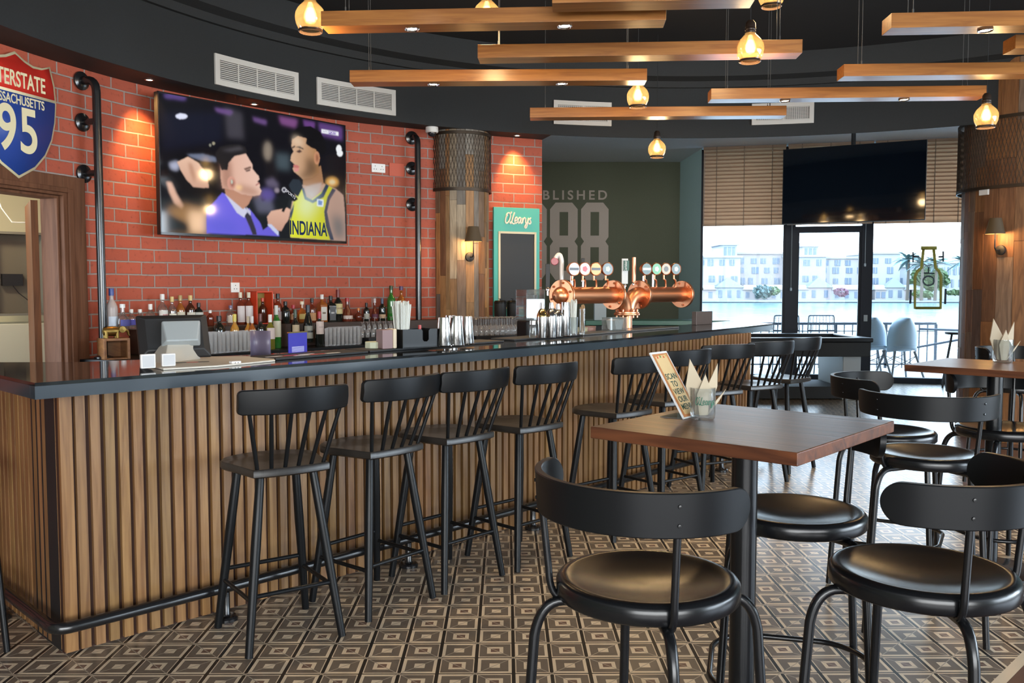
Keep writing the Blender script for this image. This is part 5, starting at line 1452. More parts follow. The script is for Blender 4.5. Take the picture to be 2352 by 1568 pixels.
BT_ = [
 (257.5, 662, .16, ZS, .042, 'spirit', 'frost', Bl, (.55, .62, .72), 'tall frosted vodka bottle with blue cap beside the left iron pipe', (.12, .34), .17, None),
 (282, 698, .22, ZS, .050, 'round', 'clear', Wt, (.05, .05, .22), 'globe shaped clear bottle with blue badge behind the golden ornament', (.18, .42), .14, None),
 (302, 710, .14, ZS, .034, 'spirit', 'clear', Wt, (.06, .05, .30), 'clear bottle with white cap and blue label, left of its twin', (.22, .5), .16, None),
 (322, 710, .14, ZS, .034, 'spirit', 'clear', Wt, (.06, .05, .30), 'clear bottle with white cap and blue label, nearest the till screen edge', (.22, .5), .16, None),
 (346, 698, .14, ZS, .036, 'spirit', 'clear', Wt, None, 'clear bottle with tall white cap rising above the left of the till screen', (.2, .5), .22, None),
 (374, 675, .12, ZS, .040, 'spirit', 'clear', Wt, (.66, .64, .60), 'clear rum bottle with white cap and pale label above the till screen', (.2, .52), .17, (.45, .2, .2)),
 (396, 681, .12, ZS, .034, 'spirit', 'clear', Gd, (.66, .62, .50), 'clear bottle with golden cap above the middle of the till screen', (.2, .45), .17, None),
 (415, 678, .12, ZS, .036, 'spirit', 'amber', (.40, .28, .10), (.6, .55, .42), 'amber spirit bottle with dull gold cap above the till screen', (.2, .48), .17, None),
 (438, 678, .12, ZS, .038, 'spirit', 'brown', Gd, (.6, .57, .48), 'dark brown spirit bottle with golden cap above the till screen', (.2, .46), .17, None),
 (457, 695, .14, ZS, .036, 'squat', 'dark', Bk, (.5, .5, .46), 'dark cream liqueur bottle with black cap above the till screen corner', (.25, .6), .18, None),
 (483, 712, .14, ZS, .030, 'spirit', 'red', Wt, None, 'small bottle with white cap just right of the till screen', (.2, .5), .18, None),
 (503, 725, .36, ZL + .03, .048, 'squat', 'dark', Bk, (.55, .50, .38), 'squat black bottle with diagonal cream label right of the till screen', (.16, .40), .16, None),
 (530, 701, .22, ZS, .036, 'spirit', 'clear', (.16, .12, .22), (.62, .58, .5), 'clear bottle with blue and gold cap left of the two white-label bottles', (.15, .5), .15, None),
 (539, 721, .42, ZL, .036, 'wine', 'gold', (.60, .50, .08), None, 'small golden bottle with yellow cap in front of the two white-label bottles', (.2, .5), .2, None),
 (553, 671, .14, ZS, .036, 'spirit', 'red', cr2, (.68, .62, .62), 'red-brown bottle with cream cap and large white label, left twin', (.08, .58), .17, None),
 (572, 671, .14, ZS, .036, 'spirit', 'red', cr2, (.68, .62, .62), 'red-brown bottle with cream cap and large white label, right twin beside the orange box', (.08, .58), .17, None),
 (570, 726, .40, ZL, .030, 'wine', 'gold', (.55, .50, .38), (.6, .55, .45), 'small pale bottle with cream neck below the right white-label twin', (.3, .6), .2, None),
 (579, 726, .44, ZL, .032, 'wine', 'amber', (.6, .6, .6), (.6, .56, .48), 'small bottle with silver neck in front of the orange box', (.3, .6), .2, None),
 (604, 684, .13, ZS + .012, .034, 'spirit', 'brown', (.50, .05, .02), None, 'dark cognac bottle standing inside the orange display box', (.1, .45), .15, None),
 (598, 720, .46, ZL, .038, 'wine', 'dark', (.10, .02, .015), None, 'black wine bottle with dark red neck in front of the orange box', (.2, .5), .22, None),
 (620.5, 722, .50, ZL, .038, 'wine', 'olive', Wt, (.66, .56, .54), 'yellow-green wine bottle with white cap and pink label', (.30, .62), .22, None),
 (635, 701, .40, ZL, .038, 'wine', 'green', (.55, .58, .55), (.60, .58, .46), 'green wine bottle with grey cap and long cream label', (.26, .64), .22, None),
 (627, 675, .12, ZS, .034, 'spirit', 'red', (.5, .45, .4), (.6, .56, .5), 'red-brown bottle half hidden behind the right side of the orange box', (.2, .5), .17, None),
 (639, 674, .16, ZS, .038, 'spirit', 'red', Bk, (.4, .3, .28), 'tall red-brown bottle with black cap right of the orange box', (.12, .4), .17, None),
 (656, 692, .20, ZS, .040, 'squat', 'dark', Bk, None, 'black squat bottle with black cap between two reddish bottles', (.2, .5), .18, None),
 (674, 700, .20, ZS, .034, 'spirit', 'red', (.40, .02, .04), (.4, .2, .1), 'bottle with bright red cap behind the blue card', (.2, .5), .2, None),
 (678, 711, .42, ZL, .036, 'wine', 'dark', (.05, .08, .05), (.55, .45, .30), 'dark bottle with green neck just above the blue card', (.3, .6), .2, None),
 (694, 692, .18, ZS, .046, 'round', 'amber', cr2, (.50, .38, .12), 'round amber liqueur bottle with cream stopper', (.18, .42), .14, None),
 (707.5, 700, .44, ZL + .04, .044, 'champ', 'dark', (.02, .03, .045), (.30, .30, .26), 'black sparkling wine bottle with a grey emblem label', (.10, .44), .20, (.02, .02, .02)),
 (717, 685, .18, ZS, .036, 'spirit', 'red', Bk, (.55, .30, .14), 'amber bottle with black cap and orange label behind the sparkling wine', (.08, .40), .17, None),
 (733.5, 715, .52, ZL, .038, 'wine', 'dark', (.40, .02, .03), (.62, .52, .48), 'dark red wine bottle with red cap and pale pink label, front right', (.36, .72), .2, (.5, .4, .38)),
 (740, 676, .14, ZS, .040, 'square', 'amber', Wt, (.66, .64, .58), 'bourbon bottle with white cap and white label', (.06, .55), .17, (.15, .1, .05)),
 (760, 679, .14, ZS, .042, 'square', 'dark', Bk, (.10, .11, .12), 'square whiskey bottle with black cap and black label', (.06, .58), .17, (.4, .4, .4)),
 (777, 665, .14, ZS, .042, 'spirit', 'dark', (.16, .02, .02), (.55, .48, .24), 'tallest dark whiskey bottle with dark red cap and cream label', (.24, .56), .24, (.3, .2, .08)),
 (798, 684, .16, ZS, .050, 'bell', 'red', Rd, (.60, .50, .45), 'bell shaped orange liqueur bottle with red cap', (.05, .25), .16, None),
 (823.5, 707, .16, ZS, .034, 'round', 'red', (.65, .20, .04), None, 'small reddish bottle with orange cap behind the stemware', (.1, .4), .2, None),
 (842, 695, .16, ZS, .030, 'wine', 'dark', Bk, (.4, .4, .35), 'slim black bottle behind the stemware, left of the silver-capped one', (.1, .4), .22, None),
 (861, 685, .16, ZS, .034, 'bell', 'red', (.55, .50, .52), (.10, .02, .05), 'slim dark red bottle with silver cap behind the stemware', (.1, .3), .2, None),
 (878, 685, .16, ZS, .034, 'wine', 'dark', (.04, .07, .14), (.5, .35, .22), 'dark bottle with blue-black cap behind the stemware', (.1, .28), .24, None),
 (899, 656, .14, ZS, .042, 'wine', 'green', (.02, .06, .02), (.04, .14, .03), 'tall bright green bottle behind the straws', (.2, .4), .12, None),
 (922, 657, .14, ZS, .042, 'spirit', 'amber', (.08, .04, .12), (.6, .58, .5), 'amber bottle with violet cap behind the straws, beside the green one', (.25, .5), .12, None)]
for b in BT_: bottle(*b)

# orange display box around the cognac bottle
p = wall_at(600, 740, .13); th = wth(p); q0, q1 = wall_at(586, 700, .13), wall_at(624, 700, .13); wbx = (q1 - q0).xy.length; hbx = aty(600, 669, p.y).z - ZS
t = thing('display_box', 'bright orange-red open gift box standing among the bottles', 'box', (p.x, p.y, ZS), th)
org = mat('orange_box', (.62, .055, .015), .45)
m = MB()
for c, s_ in (((-wbx / 2 + .005, 0, hbx / 2), (.01, .13, hbx)), ((wbx / 2 - .005, 0, hbx / 2), (.01, .13, hbx)), ((0, 0, hbx - .005), (wbx, .13, .01)), ((0, 0, .005), (wbx, .13, .01)), ((0, .062, hbx / 2), (wbx, .006, hbx))): m.box(c, s_)
m.build('shell', org, t, bevel=.002)
m = MB(); m.box((0, .056, hbx / 2), (wbx - .025, .004, hbx - .03)); m.build('lining', mat('box_lining', (.30, .22, .05), .6), t)

# ================================================================ GLASSWARE
def tumbler_mesh(r, h, stem=False):
    m = MB(); m.lathe([(0, .004), (r * .80, .003), (r * .84, .012), (r, h), (r * .955, h), (r * .80, .016), (0, .014)], 16); return m
tm = tumbler_mesh(.0195, .165)
G3 = 'upturned and standing tumblers on the back bar'
first = None
def place_glass(px, py, d, zb, lab, grp, mb, sc=1.0, name='tumbler', store={}):
    p = wall_at(px, py, d); key = (name, grp)
    if key not in store:
        o = mb.build(name, M['tumbler']); store[key] = o
    else: o = store[key].copy(); C.objects.link(o)
    o.location = (p.x, p.y, zb); o.scale = (sc, sc, sc); tag(o, lab, 'glass', grp); return o
rg = random.Random(9)
for k in range(3):
    for i in range(11 - k):
        place_glass(475 + i * 9.6 + k * 4 + rg.uniform(-.6, .6), 780, .58 - k * .10, ZL, 'plain tumbler in the dense block between till and purple leaflet', 'tumblers between till and leaflet', tm, 1.0)
for k in range(3):
    for i in range(9 - k // 2):
        place_glass(750 + i * 9.2 + k * 4, 780, .56 - k * .10, ZL, 'plain tumbler in the block right of the red wine bottle', 'tumblers right of the wine bottles', tm, .98)
mbw = MB(); mbw.lathe([(.021, 0), (.022, .001), (.0255, .03), (.022, .070), (.010, .092), (.0030, .100), (.0030, .165), (.012, .172), (.022, .176), (.022, .178), (0, .178)], 16)
def wine_glass(px, d, zb, lab, grp, sc=1): return place_glass(px, 780, d, zb, lab, grp, mbw, sc, 'wine_glass')
for k in range(2):
    for i in range(6): wine_glass(832 + i * 12.5 + k * 4, .50 - k * .12, ZL + .10 if k else ZL + .06, 'upturned stem glass in the group right of the tumblers, before the straws', 'upturned stem glasses behind the straws', .80)
for k in range(3):
    for i in range(9): wine_glass(1082 + i * 12.0 + k * 4.5, .56 - k * .12, ZL + .045, 'upturned wine glass in the group right of the steel tins', 'upturned wine glasses right of the steel tins', 1.0)
t = thing('glass_tray', 'dark tray raising the stem glasses behind the straws', 'tray', (0, 0, 0))
a = project_s(WALL, wall_at(826, 780, .4)); b = project_s(WALL, wall_at(906, 780, .4))
m = MB(); m.prism(wslice(a, b, .32, 6) + wslice(a, b, .56, 6)[::-1], ZL, ZL + .058); m.prism(wslice(a, b, .32, 6) + wslice(a, b, .43, 6)[::-1], ZL + .0585, ZL + .098); m.build('tray_board', M['black'], t)
a = project_s(WALL, wall_at(1072, 780, .4)); b = project_s(WALL, wall_at(1200, 780, .4))
m = MB(); m.prism(wslice(a, b, .26, 6) + wslice(a, b, .615, 6)[::-1], ZL, ZL + .043); tag(m.build('glass_tray', M['black']), 'dark rack under the wine glasses right of the steel tins', 'tray')

# ================================================================ LEFT END: crate, ornament, till
def seg_pt(px, py, z): return at(px, py, z)
p0 = at(240, 829, .977); p1 = at(300, 826, .977); th = math.atan2((p1 - p0).y, (p1 - p0).x); c_ = (p0 + p1) / 2; W_ = (p1 - p0).xy.length; hh = aty(270, 777, c_.y).z - .977
n2 = Vector((-math.sin(th), math.cos(th)))
ct = thing('wooden_crate', 'small open brown wooden box carrying the golden ornament, left of the till', 'box', (c_.x + n2.x * .09, c_.y + n2.y * .09, .977), th)
cw2 = wood('crate_wood', (.34, .15, .05), (.20, .08, .03), (6, 6, 20), .45)
m = MB(); tt = .018
for c, s_ in (((-W_ / 2 + tt / 2, 0, hh / 2), (tt, .18, hh)), ((W_ / 2 - tt / 2, 0, hh / 2), (tt, .18, hh)), ((0, 0, hh - tt / 2), (W_ - 2 * tt, .18, tt)), ((0, 0, tt / 2), (W_ - 2 * tt, .18, tt)), ((0, .085, hh / 2), (W_ - 2 * tt, .008, hh - 2 * tt))): m.box(c, s_)
m.build('box_frame', cw2, ct, bevel=.002)
# golden elephant-like ornament
t = thing('elephant_ornament', 'small golden animal ornament on top of the wooden box', 'ornament', (c_.x + n2.x * .08, c_.y + n2.y * .08, .977 + hh), th)
m = MB(); m.lathe([(0, -.06), (.026, -.052), (.036, -.02), (.038, .02), (.030, .05), (0, .064)], 16, (-.02, 0, .050), Matrix.Rotation(PI / 2, 3, 'Y')); m.build('body', M['brass'], t)
m = MB(); m.lathe([(0, -.028), (.020, -.018), (.026, 0), (.020, .018), (0, .026)], 14, (.062, 0, .062)); m.tube([(.08, 0, .06), (.10, 0, .045), (.104, 0, .022), (.112, 0, .014)], [.013, .010, .008, .006], 8); m.build('head_and_trunk', M['brass'], t)
for x in (-.055, .02):
    for y in (-.022, .022): m = MB(); m.tube([(x, y, .05), (x, y, .001)], [.013, .012], 10); m.build('leg', M['brass'], t)
for y in (-.026, .026):
    m = MB(); m.lathe([(0, 0), (.022, .002), (.024, .005), (0, .007)], 12, (.055, y, .062), Matrix.Rotation(-PI / 2 if y > 0 else PI / 2, 3, 'X')); m.build('ear', M['brass'], t)

# till (rear side toward us)
b0 = at(392, 842, BT); 
cpt = at(405, 838, BT)
Yt = cpt.y + .10
tl_ = aty(330, 727, Yt + .10); tr_ = aty(493, 726, Yt + .26); bl_ = aty(301, 824, Yt - .02); br_ = aty(466, 815, Yt + .14)
xa = ((tr_ - tl_) + (br_ - bl_)).normalized(); up_ = ((tl_ - bl_) + (tr_ - br_)).normalized(); nrm = xa.cross(up_).normalized(); up_ = nrm.cross(xa)
ctr = (tl_ + tr_ + bl_ + br_) / 4; Wd = ((tr_ - tl_).length + (br_ - bl_).length) / 2; Ht = ((tl_ - bl_).length + (tr_ - br_).length) / 2
Rt = Matrix((xa, up_, nrm)).transposed()
bz = BT + .001
t = thing('till', 'black touch-screen till seen from behind on a grey and beige foot', 'till', (ctr.x, ctr.y, bz))
lc = Vector((0, 0, ctr.z - bz))
m = MB()
def tl3(x, y, z): return lc + Rt @ Vector((x, y, z))
o_ = [(-1, -1), (1, -1), (1, 1), (-1, 1)]
vs = [tl3(a * Wd / 2, b * Ht / 2, -.012) for a, b in o_] + [tl3(a * Wd / 2, b * Ht / 2, .004) for a, b in o_] + [tl3(a * (Wd / 2 - .035), b * (Ht / 2 - .03), .032) for a, b in o_]
m.add(vs, [(3, 2, 1, 0), (0, 1, 5, 4), (1, 2, 6, 5), (2, 3, 7, 6), (3, 0, 4, 7), (4, 5, 9, 8), (5, 6, 10, 9), (6, 7, 11, 10), (7, 4, 8, 11), (8, 9, 10, 11)]); m.build('screen_housing', M['black'], t, bevel=.006)
m = MB()
vs = [tl3(x, y, z) for x, y, z in ((-.055, .06, .034), (.12, .06, .034), (.12, .06, .05), (-.055, .06, .05), (-.07, -.07, .034), (.11, -.07, .034), (.09, -.06, .085), (-.05, -.06, .085))]
m.add(vs, [(0, 1, 2, 3), (4, 7, 6, 5), (0, 3, 7, 4), (1, 5, 6, 2), (3, 2, 6, 7), (0, 4, 5, 1)]); m.build('hinge_cover', M['grey_plastic'], t, bevel=.008)
pb = [at(377, 838, BT), at(463, 828, BT)]
e1 = (pb[1] - pb[0]).normalized(); bkk = Vector((-e1.y, e1.x, 0))
a0_ = pb[0] - t.location; a1_ = pb[1] - t.location; z1_ = Vector((0, 0, .001))
tp0 = aty(386, 782, Yt + .06) - t.location; tp1 = aty(447, 780, Yt + .12) - t.location
vs = [a0_ + z1_, a1_ + z1_, a1_ + bkk * .10 + z1_, a0_ + bkk * .10 + z1_, tp0, tp1, tp1 + bkk * .03, tp0 + bkk * .03]
m = MB(); m.add(vs, [(3, 2, 1, 0), (0, 1, 5, 4), (1, 2, 6, 5), (2, 3, 7, 6), (3, 0, 4, 7), (4, 5, 6, 7)]); m.build('foot', M['beige_plastic'], t, bevel=.004)

# pale bar mat with print, and its two white clips
def on_counter(name, label, cat, pxs, th_, mt, z0=BT + .0006, group=None):
    P = [at(x, y, z0).xy for x, y in pxs]; c = sum(P, Vector((0, 0))) / len(P)
    t = thing(name, label, cat, (c.x, c.y, z0), 0, group); m = MB(); m.prism([tuple(q - c) for q in P], 0, th_); m.build('mat_body', mt, t, bevel=.002); return t, c
t, c = on_counter('bar_mat', 'pale cardboard coloured bar mat in front of the till', 'bar mat', [(328, 839), (375, 850), (500, 843), (632, 830), (628, 824), (560, 821), (470, 822), (345, 829)], .008, mat('pale_mat', (.58, .54, .47), .6))
r_ = at(440, 832, BT + .01)
m = MB()
for k, (a, b, c2) in enumerate(((396, 428, 0), (428, 455, 1), (455, 480, 0))):
    q1, q2 = at(a, 833 - k, BT + .0095), at(b, 832 - k, BT + .0095); d = (q2 - q1); cc = (q1 + q2) / 2 - t.location
    m = MB(); m.box((cc.x, cc.y, .0092), (d.length, .022, .0008), math.atan2(d.y, d.x)); m.build('print_mark', mat('print_red', (.5, .05, .03), .5) if c2 else M['rubber'], t)
for px, py, hh_, lab in ((340, 851, .085, 'larger white plastic clip standing at the left end of the pale bar mat'), (387, 846, .075, 'smaller white plastic clip on the pale bar mat, right of the larger one')):
    p = at(px, py, BT); hz = .06 if hh_ > .08 else .055
    t = thing('white_clip', lab, 'clip', (p.x, p.y, BT + .0095), math.radians(44)); m = MB(); m.box((0, 0.0, hz / 2 + .0005), (.062 if hh_ > .08 else .060, .016, hz)); m.build('clip_body', M['white'], t, bevel=.004)
    m = MB(); m.box((0, -.0085, hz / 2), (.050, .002, hz * .82)); m.build('grey_face', mat('clip_grey', (.46, .46, .47), .5), t)
# purple leaflet stand and blue card
p = at(601, 822, BT); yy_ = p.y + .12
q0 = aty(575, 790, yy_); q1 = aty(619, 790, yy_ + .05); zt_ = aty(597, 760, yy_).z
c_ = (q0 + q1) / 2; th = math.atan2((q1 - q0).y, (q1 - q0).x)
t = thing('leaflet', 'upright purple-grey curved leaflet between the tumblers and the green wine bottle', 'leaflet', (c_.x, c_.y, BT + .0005), th)
m = MB(); w2 = (q1 - q0).xy.length; n = 24; P = [(-w2 / 2 + w2 * i / n, .022 * math.sin(i / n * PI * 1.6)) for i in range(n + 1)]
m.add([(x, y, z) for x, y in P for z in (0, zt_ - BT)], [(2 * i, 2 * i + 2, 2 * i + 3, 2 * i + 1) for i in range(n)]); m.build('card', mat('purple_leaflet', (.115, .095, .14), .4), t, solid=.0015, ang=180)
p0, p1 = at(657, 818, BT), at(700, 814, BT); yb = (p0.y + p1.y) / 2 + .05; th = math.atan2((p1 - p0).y, (p1 - p0).x); w2 = (p1 - p0).xy.length; h2 = aty(678, 766, yb).z - BT
t = thing('card_holder', 'upright blue card in a clear holder with a gold top edge', 'card holder', ((p0.x + p1.x) / 2, yb, BT + .004), th)
m = MB(); m.box((0, 0, h2 / 2), (w2, .004, h2)); m.build('card', mat('blue_card', (.025, .020, .30), .4), t)
m = MB(); m.box((0, 0, h2 + .0035), (w2 + .004, .012, .006)); m.build('gold_edge', M['gold'], t)
for i in range(5): m = MB(); m.box((0, -.0025, h2 * (.12 + .055 * i)), (w2 * .66, .0008, .0028)); m.build('text_line', mat('card_print', (.5, .5, .7), .6) if 'card_print' not in bpy.data.materials else bpy.data.materials['card_print'], t)
# small white socket block on the counter edge
p = at(540, 838, BT); t = thing('cable_block', 'small white adaptor with two holes at the edge of the counter, below the pale mat', 'adaptor', (p.x, p.y, BT + .0005), math.radians(44))
m = MB(); m.box((0, 0, .009), (.045, .03, .018)); m.build('housing', M['white'], t, bevel=.003)
for x in (-.007, .007): m = MB(); m.box((x, -.0155, .009), (.003, .001, .008)); m.build('hole', M['black'], t)

# black rubber bar mats with red and white print
def rail_mat(x0, y0, x1, y1, wpx, label):
    a, b = at(x0, y0, BT), at(x1, y1, BT); d = (b - a).xy; L = d.length; th = math.atan2(d.y, d.x); c = (a + b).xy / 2 + Vector((-math.sin(th), math.cos(th))) * wpx / 2
    t = thing('rubber_bar_mat', label, 'bar mat', (c.x, c.y, BT + .0006), th, 'black rubber mats along the bar')
    m = MB(); m.box((0, 0, .006), (L, wpx, .012)); m.build('mat_body', M['rubber'], t, bevel=.003); return t, L
t, L = rail_mat(634, 828, 846, 811, .20, 'black rubber bar mat with red and white print by the blue card')
for k, (u, v) in enumerate(((-.25, -.02), (-.02, -.06))):
    for i, mt_ in enumerate(('w', 'r', 'w')):
        m = MB(); m.box((u * L + (i - 1) * .10, v, .0122), (.09, .022, .0006)); m.build('print_mark', M['white'] if mt_ == 'w' else mat('print_red2', (.6, .03, .03), .5), t)
rail_mat(850, 810, 1158, 786, .20, 'black rubber bar mat under the caddy and the steel tins')
rail_mat(1182, 783, 1334, 771, .20, 'black rubber bar mat under the cocktail shakers')
t, L = rail_mat(1340, 771, 1560, 753, .18, 'grey drip tray in front of the copper tap')
for ch_ in t.children: ch_.data.materials[0] = mat('drip_tray', (.16, .16, .16), .3, .5)
MT = BT + .0135

# napkin pack, wooden block, caddy with straws
def stand(px, py, z=MT): p = at(px, py, z); return p
def facing(px): return math.atan2(along(FRONT, project_s(FRONT, at(px, 800, BT)))[0][1], 1)
def bar_th(p): return along(FRONT, project_s(FRONT, p))[1]
p = stand(862, 799); t = thing('napkin_pack', 'pale green octagonal pack of napkins lying on the bar mat', 'napkin pack', tuple(p), bar_th(p))
m = MB(); m.prism([(-.055, -.02), (-.035, -.045), (.035, -.045), (.055, -.02), (.055, .02), (.035, .045), (-.035, .045), (-.055, .02)], 0, .036); m.build('pack', mat('pale_green_paper', (.50, .52, .38), .7), t, bevel=.003)
p = stand(893, 800); t = thing('coin_holder', 'brown and cream upright drinks-mat holder beside the black caddy', 'coaster holder', (p.x, p.y + .02, MT), bar_th(p) - .2)
m = MB(); m.box((-.03, 0, .052), (.066, .07, .104)); m.build('block', mat('mauve_card', (.20, .12, .12), .5), t, bevel=.003)
m = MB(); m.box((.016, -.001, .054), (.024, .074, .108)); m.build('cream_side', mat('cream_card', (.55, .45, .32), .5), t, bevel=.006)
p0, p1 = at(926, 800, MT), at(1004, 796, MT); th = math.atan2((p1 - p0).y, (p1 - p0).x); L = (p1 - p0).xy.length; hc = aty(940, 757, p0.y).z - MT
c_ = (p0 + p1) / 2; nn_ = Vector((-math.sin(th), math.cos(th)))
t = thing('bar_caddy', 'black plastic bar caddy holding the bundle of straws', 'caddy', (c_.x + nn_.x * .07, c_.y + nn_.y * .07, MT), th)
m = MB(); wl_ = .004
for c, s_ in (((0, .066, hc / 2), (L, wl_, hc)), ((-L / 2, 0, hc / 2), (wl_, .14, hc)), ((L / 2, 0, hc / 2), (wl_, .14, hc)), ((0, 0, .003), (L, .14, .006)), ((-.05, 0, hc / 2), (wl_, .13, hc))): m.box(c, s_)
P = [(-L / 2, 0), (L / 2, 0), (L / 2, hc), (L * .29, hc), (L * .25, hc * .9), (L * .25, hc * .42), (L * .20, hc * .32), (L * .12, hc * .32), (L * .07, hc * .42), (L * .07, hc * .9), (L * .03, hc), (-L / 2, hc)]
k = len(P); vs = [(x, -.07, z) for x, z in P] + [(x, -.066, z) for x, z in P]
m.add(vs, [tuple(range(k)), tuple(range(2 * k - 1, k - 1, -1))] + [(i, k + i, k + (i + 1) % k, (i + 1) % k) for i in range(k)]); m.build('caddy_body', M['black_paint'], t)
def straws(loc, R_, h, n, label, seed, lean=.12):
    rr = random.Random(seed); m = MB()
    for i in range(n):
        a = rr.uniform(0, 2 * PI); r = R_ * math.sqrt(rr.random()); x, y = r * math.cos(a), r * math.sin(a); k = 1 + lean * rr.uniform(.5, 1.6)
        hh = h * rr.uniform(.88, 1.0); m.tube([(x * .8, y * .8, 0), (x * k * 1.12, y * k * 1.12, hh)], .0035, 5)
    o = m.build('straw_bundle', M['straw']); o.location = loc; tag(o, label, 'straws', kind='stuff'); return o
hs = aty(925, 690, p0.y + .1).z - MT - .012
straws((c_.x + nn_.x * .07 - math.cos(th) * L * .34, c_.y + nn_.y * .07 - math.sin(th) * L * .34, MT + .012), .042, hs, 90, 'thick bundle of white wrapped straws standing in the black caddy', 4)
p = at(985, 797, MT); t = thing('small_bottle', 'tiny dark bottle with red cap standing in the notch of the black caddy', 'bottle', (c_.x + nn_.x * .06 + math.cos(th) * L * .16, c_.y + nn_.y * .06 + math.sin(th) * L * .16, MT + .008), 0)
m = MB(); m.lathe([(0, 0), (.014, 0), (.014, .07), (.008, .085), (.007, .095), (0, .095)], 14); m.build('glass_body', LIQ['dark'], t)
m = MB(); m.lathe([(.0085, .085), (.0095, .086), (.0095, .115), (0, .116)], 12); m.build('cap', capm(Rd), t)

# steel tins and shakers
def tin(px, py, h, rb, rt, label, lean=0): 
    p = at(px, py, MT); t = thing('shaker_tin', label, 'shaker tin', (p.x, p.y, MT), 0, 'steel shaker tins on the bar')
    m = MB(); m.lathe([(0, .0), (rb, 0), (rb + .001, .003), (rt, h - .004), (rt * .98, h), (0, h)], 26); m.build('tin_body', M['steel'], t)
    m = MB(); m.lathe([(rb + .0015, .001), (rb + .0030, .003), (rb + .0015, .006)], 26); m.build('rolled_rim', M['chrome'], t); return t
hT = .165
tin(1019, 795, hT, .046, .033, 'upturned polished steel tin beside the black caddy, front left of the four')
tin(1048, 794, .172, .046, .032, 'upturned polished steel tin in the middle of the group, tallest')
tin(1034, 786, .165, .045, .031, 'upturned polished steel tin standing behind the first two')
tin(1072, 790, .165, .044, .032, 'upturned polished steel tin at the right of the group, beside the black tray')
def cobbler(px, py, h, r, mt_, label):
    p = at(px, py, MT); t = thing('cocktail_shaker', label, 'cocktail shaker', (p.x, p.y, MT), 0, 'cocktail shakers on the bar')
    m = MB(); m.lathe([(0, 0), (r * .78, 0), (r * .8, .004), (r, h * .55), (r * .98, h * .60)], 24); m.build('beaker', M['steel'], t)
    m = MB(); m.lathe([(r * 1.0, h * .60), (r * .96, h * .66), (r * .62, h * .78), (r * .42, h * .82), (0, h * .82)], 24); m.build('strainer_lid', mt_, t)
    m = MB(); m.lathe([(r * .44, h * .82), (r * .46, h * .84), (r * .34, h), (0, h)], 20); m.build('cap', M['steel'], t)
cobbler(1245, 776, .235, .036, M['gold'], 'cocktail shaker with golden collar right of the blender')
cobbler(1266, 775, .235, .037, M['steel'], 'all-steel cocktail shaker left of the tall tin')
cobbler(1281, 773, .225, .036, M['steel'], 'all-steel cocktail shaker directly left of the straw glass')
tin(1298, 772, .235, .036, .031, 'tall upturned steel tin in front of the copper flange')
p = at(1224, 776, MT); t = thing('spice_jar', 'small steel-lidded jar in front of the blender', 'jar', tuple(p), 0)
m = MB(); m.lathe([(0, 0), (.022, 0), (.024, .004), (.024, .085), (.020, .095), (0, .095)], 18); m.build('jar_body', M['clear'], t)
m = MB(); m.lathe([(.0245, .09), (.0245, .115), (0, .116)], 18); m.build('lid', M['steel'], t)
def straw_glass(px, py, h, r, hs_, label, l2, seed, n=40):
    p = at(px, py, MT); t = thing('tall_glass', label, 'glass', tuple(p), 0)
    m = MB(); m.lathe([(0, .004), (r * .8, .003), (r * .84, .012), (r, h), (r * .95, h), (r * .8, .016), (0, .014)], 20); m.build('glass_body', M['clear'], t)
    straws((p.x, p.y, p.z + .018), r * .62, hs_, n, l2, seed, .10)
straw_glass(1317, 771, .13, .032, .235, 'tall clear glass holding pale straws in front of the copper tap', 'bundle of pale straws in the tall glass before the copper tap', 8)
straw_glass(1337, 769, .185, .022, .20, 'slim clear glass with brown sticks right of the straw glass', 'bundle of brown wooden stirrers in the slim glass', 12, 10)
bpy.data.objects['straw_bundle.002'].data.materials[0] = mat('stirrer_wood', (.35, .20, .08), .6)
# tins of tape-like rolls
for px, py, c, h, lab in ((1347, 763, (.55, .50, .30), .036, 'round pale yellow tin on the counter right of the slim glass'), (1366, 761, (.50, .30, .26), .040, 'pinkish roll beside the pale yellow tin')):
    p = at(px, py, BT); p = p + Vector((-.03, .06, 0)); t = thing('round_tin', lab, 'tin', tuple(p), 0); m = MB(); m.lathe([(0, 0), (.042, 0), (.044, .004), (.044, h - .004), (.042, h), (0, h)], 24); m.build('tin_body', mat('tin_%d' % px, c, .5), t)
    m = MB(); m.lathe([(.045, h * .68), (.0455, h * .70), (.0455, h * .97), (.045, h)], 24); m.build('lid_band', mat('tin_rim_%d' % px, tuple(v * .8 for v in c), .4), t)
# acrylic napkin box
p0, p1 = at(1396, 760, MT), at(1432, 758, MT); th = math.atan2((p1 - p0).y, (p1 - p0).x); L = (p1 - p0).xy.length; c_ = (p0 + p1) / 2
t = thing('acrylic_box', 'clear acrylic box with white paper napkins before the copper pillar', 'napkin box', (c_.x, c_.y + .05, BT + .014), th)
m = MB(); h_ = aty(1415, 729, c_.y).z - MT
for c, s_ in (((0, -.05, h_ / 2), (L, .004, h_)), ((0, .05, h_ / 2), (L, .004, h_)), ((-L / 2, 0, h_ / 2), (.004, .1, h_)), ((L / 2, 0, h_ / 2), (.004, .1, h_)), ((0, 0, .003), (L, .1, .006))): m.box(c, s_)
m.build('box_body', M['clear'], t)
m = MB()
for i in range(6): m.box((-.04 + .016 * i, 0, h_ * .45), (.012, .085, h_ * (.72 + .05 * (i % 3))), rot=Matrix.Rotation(.12 * (i - 2.5), 3, 'Y'))
m.build('napkins', M['white'], t)
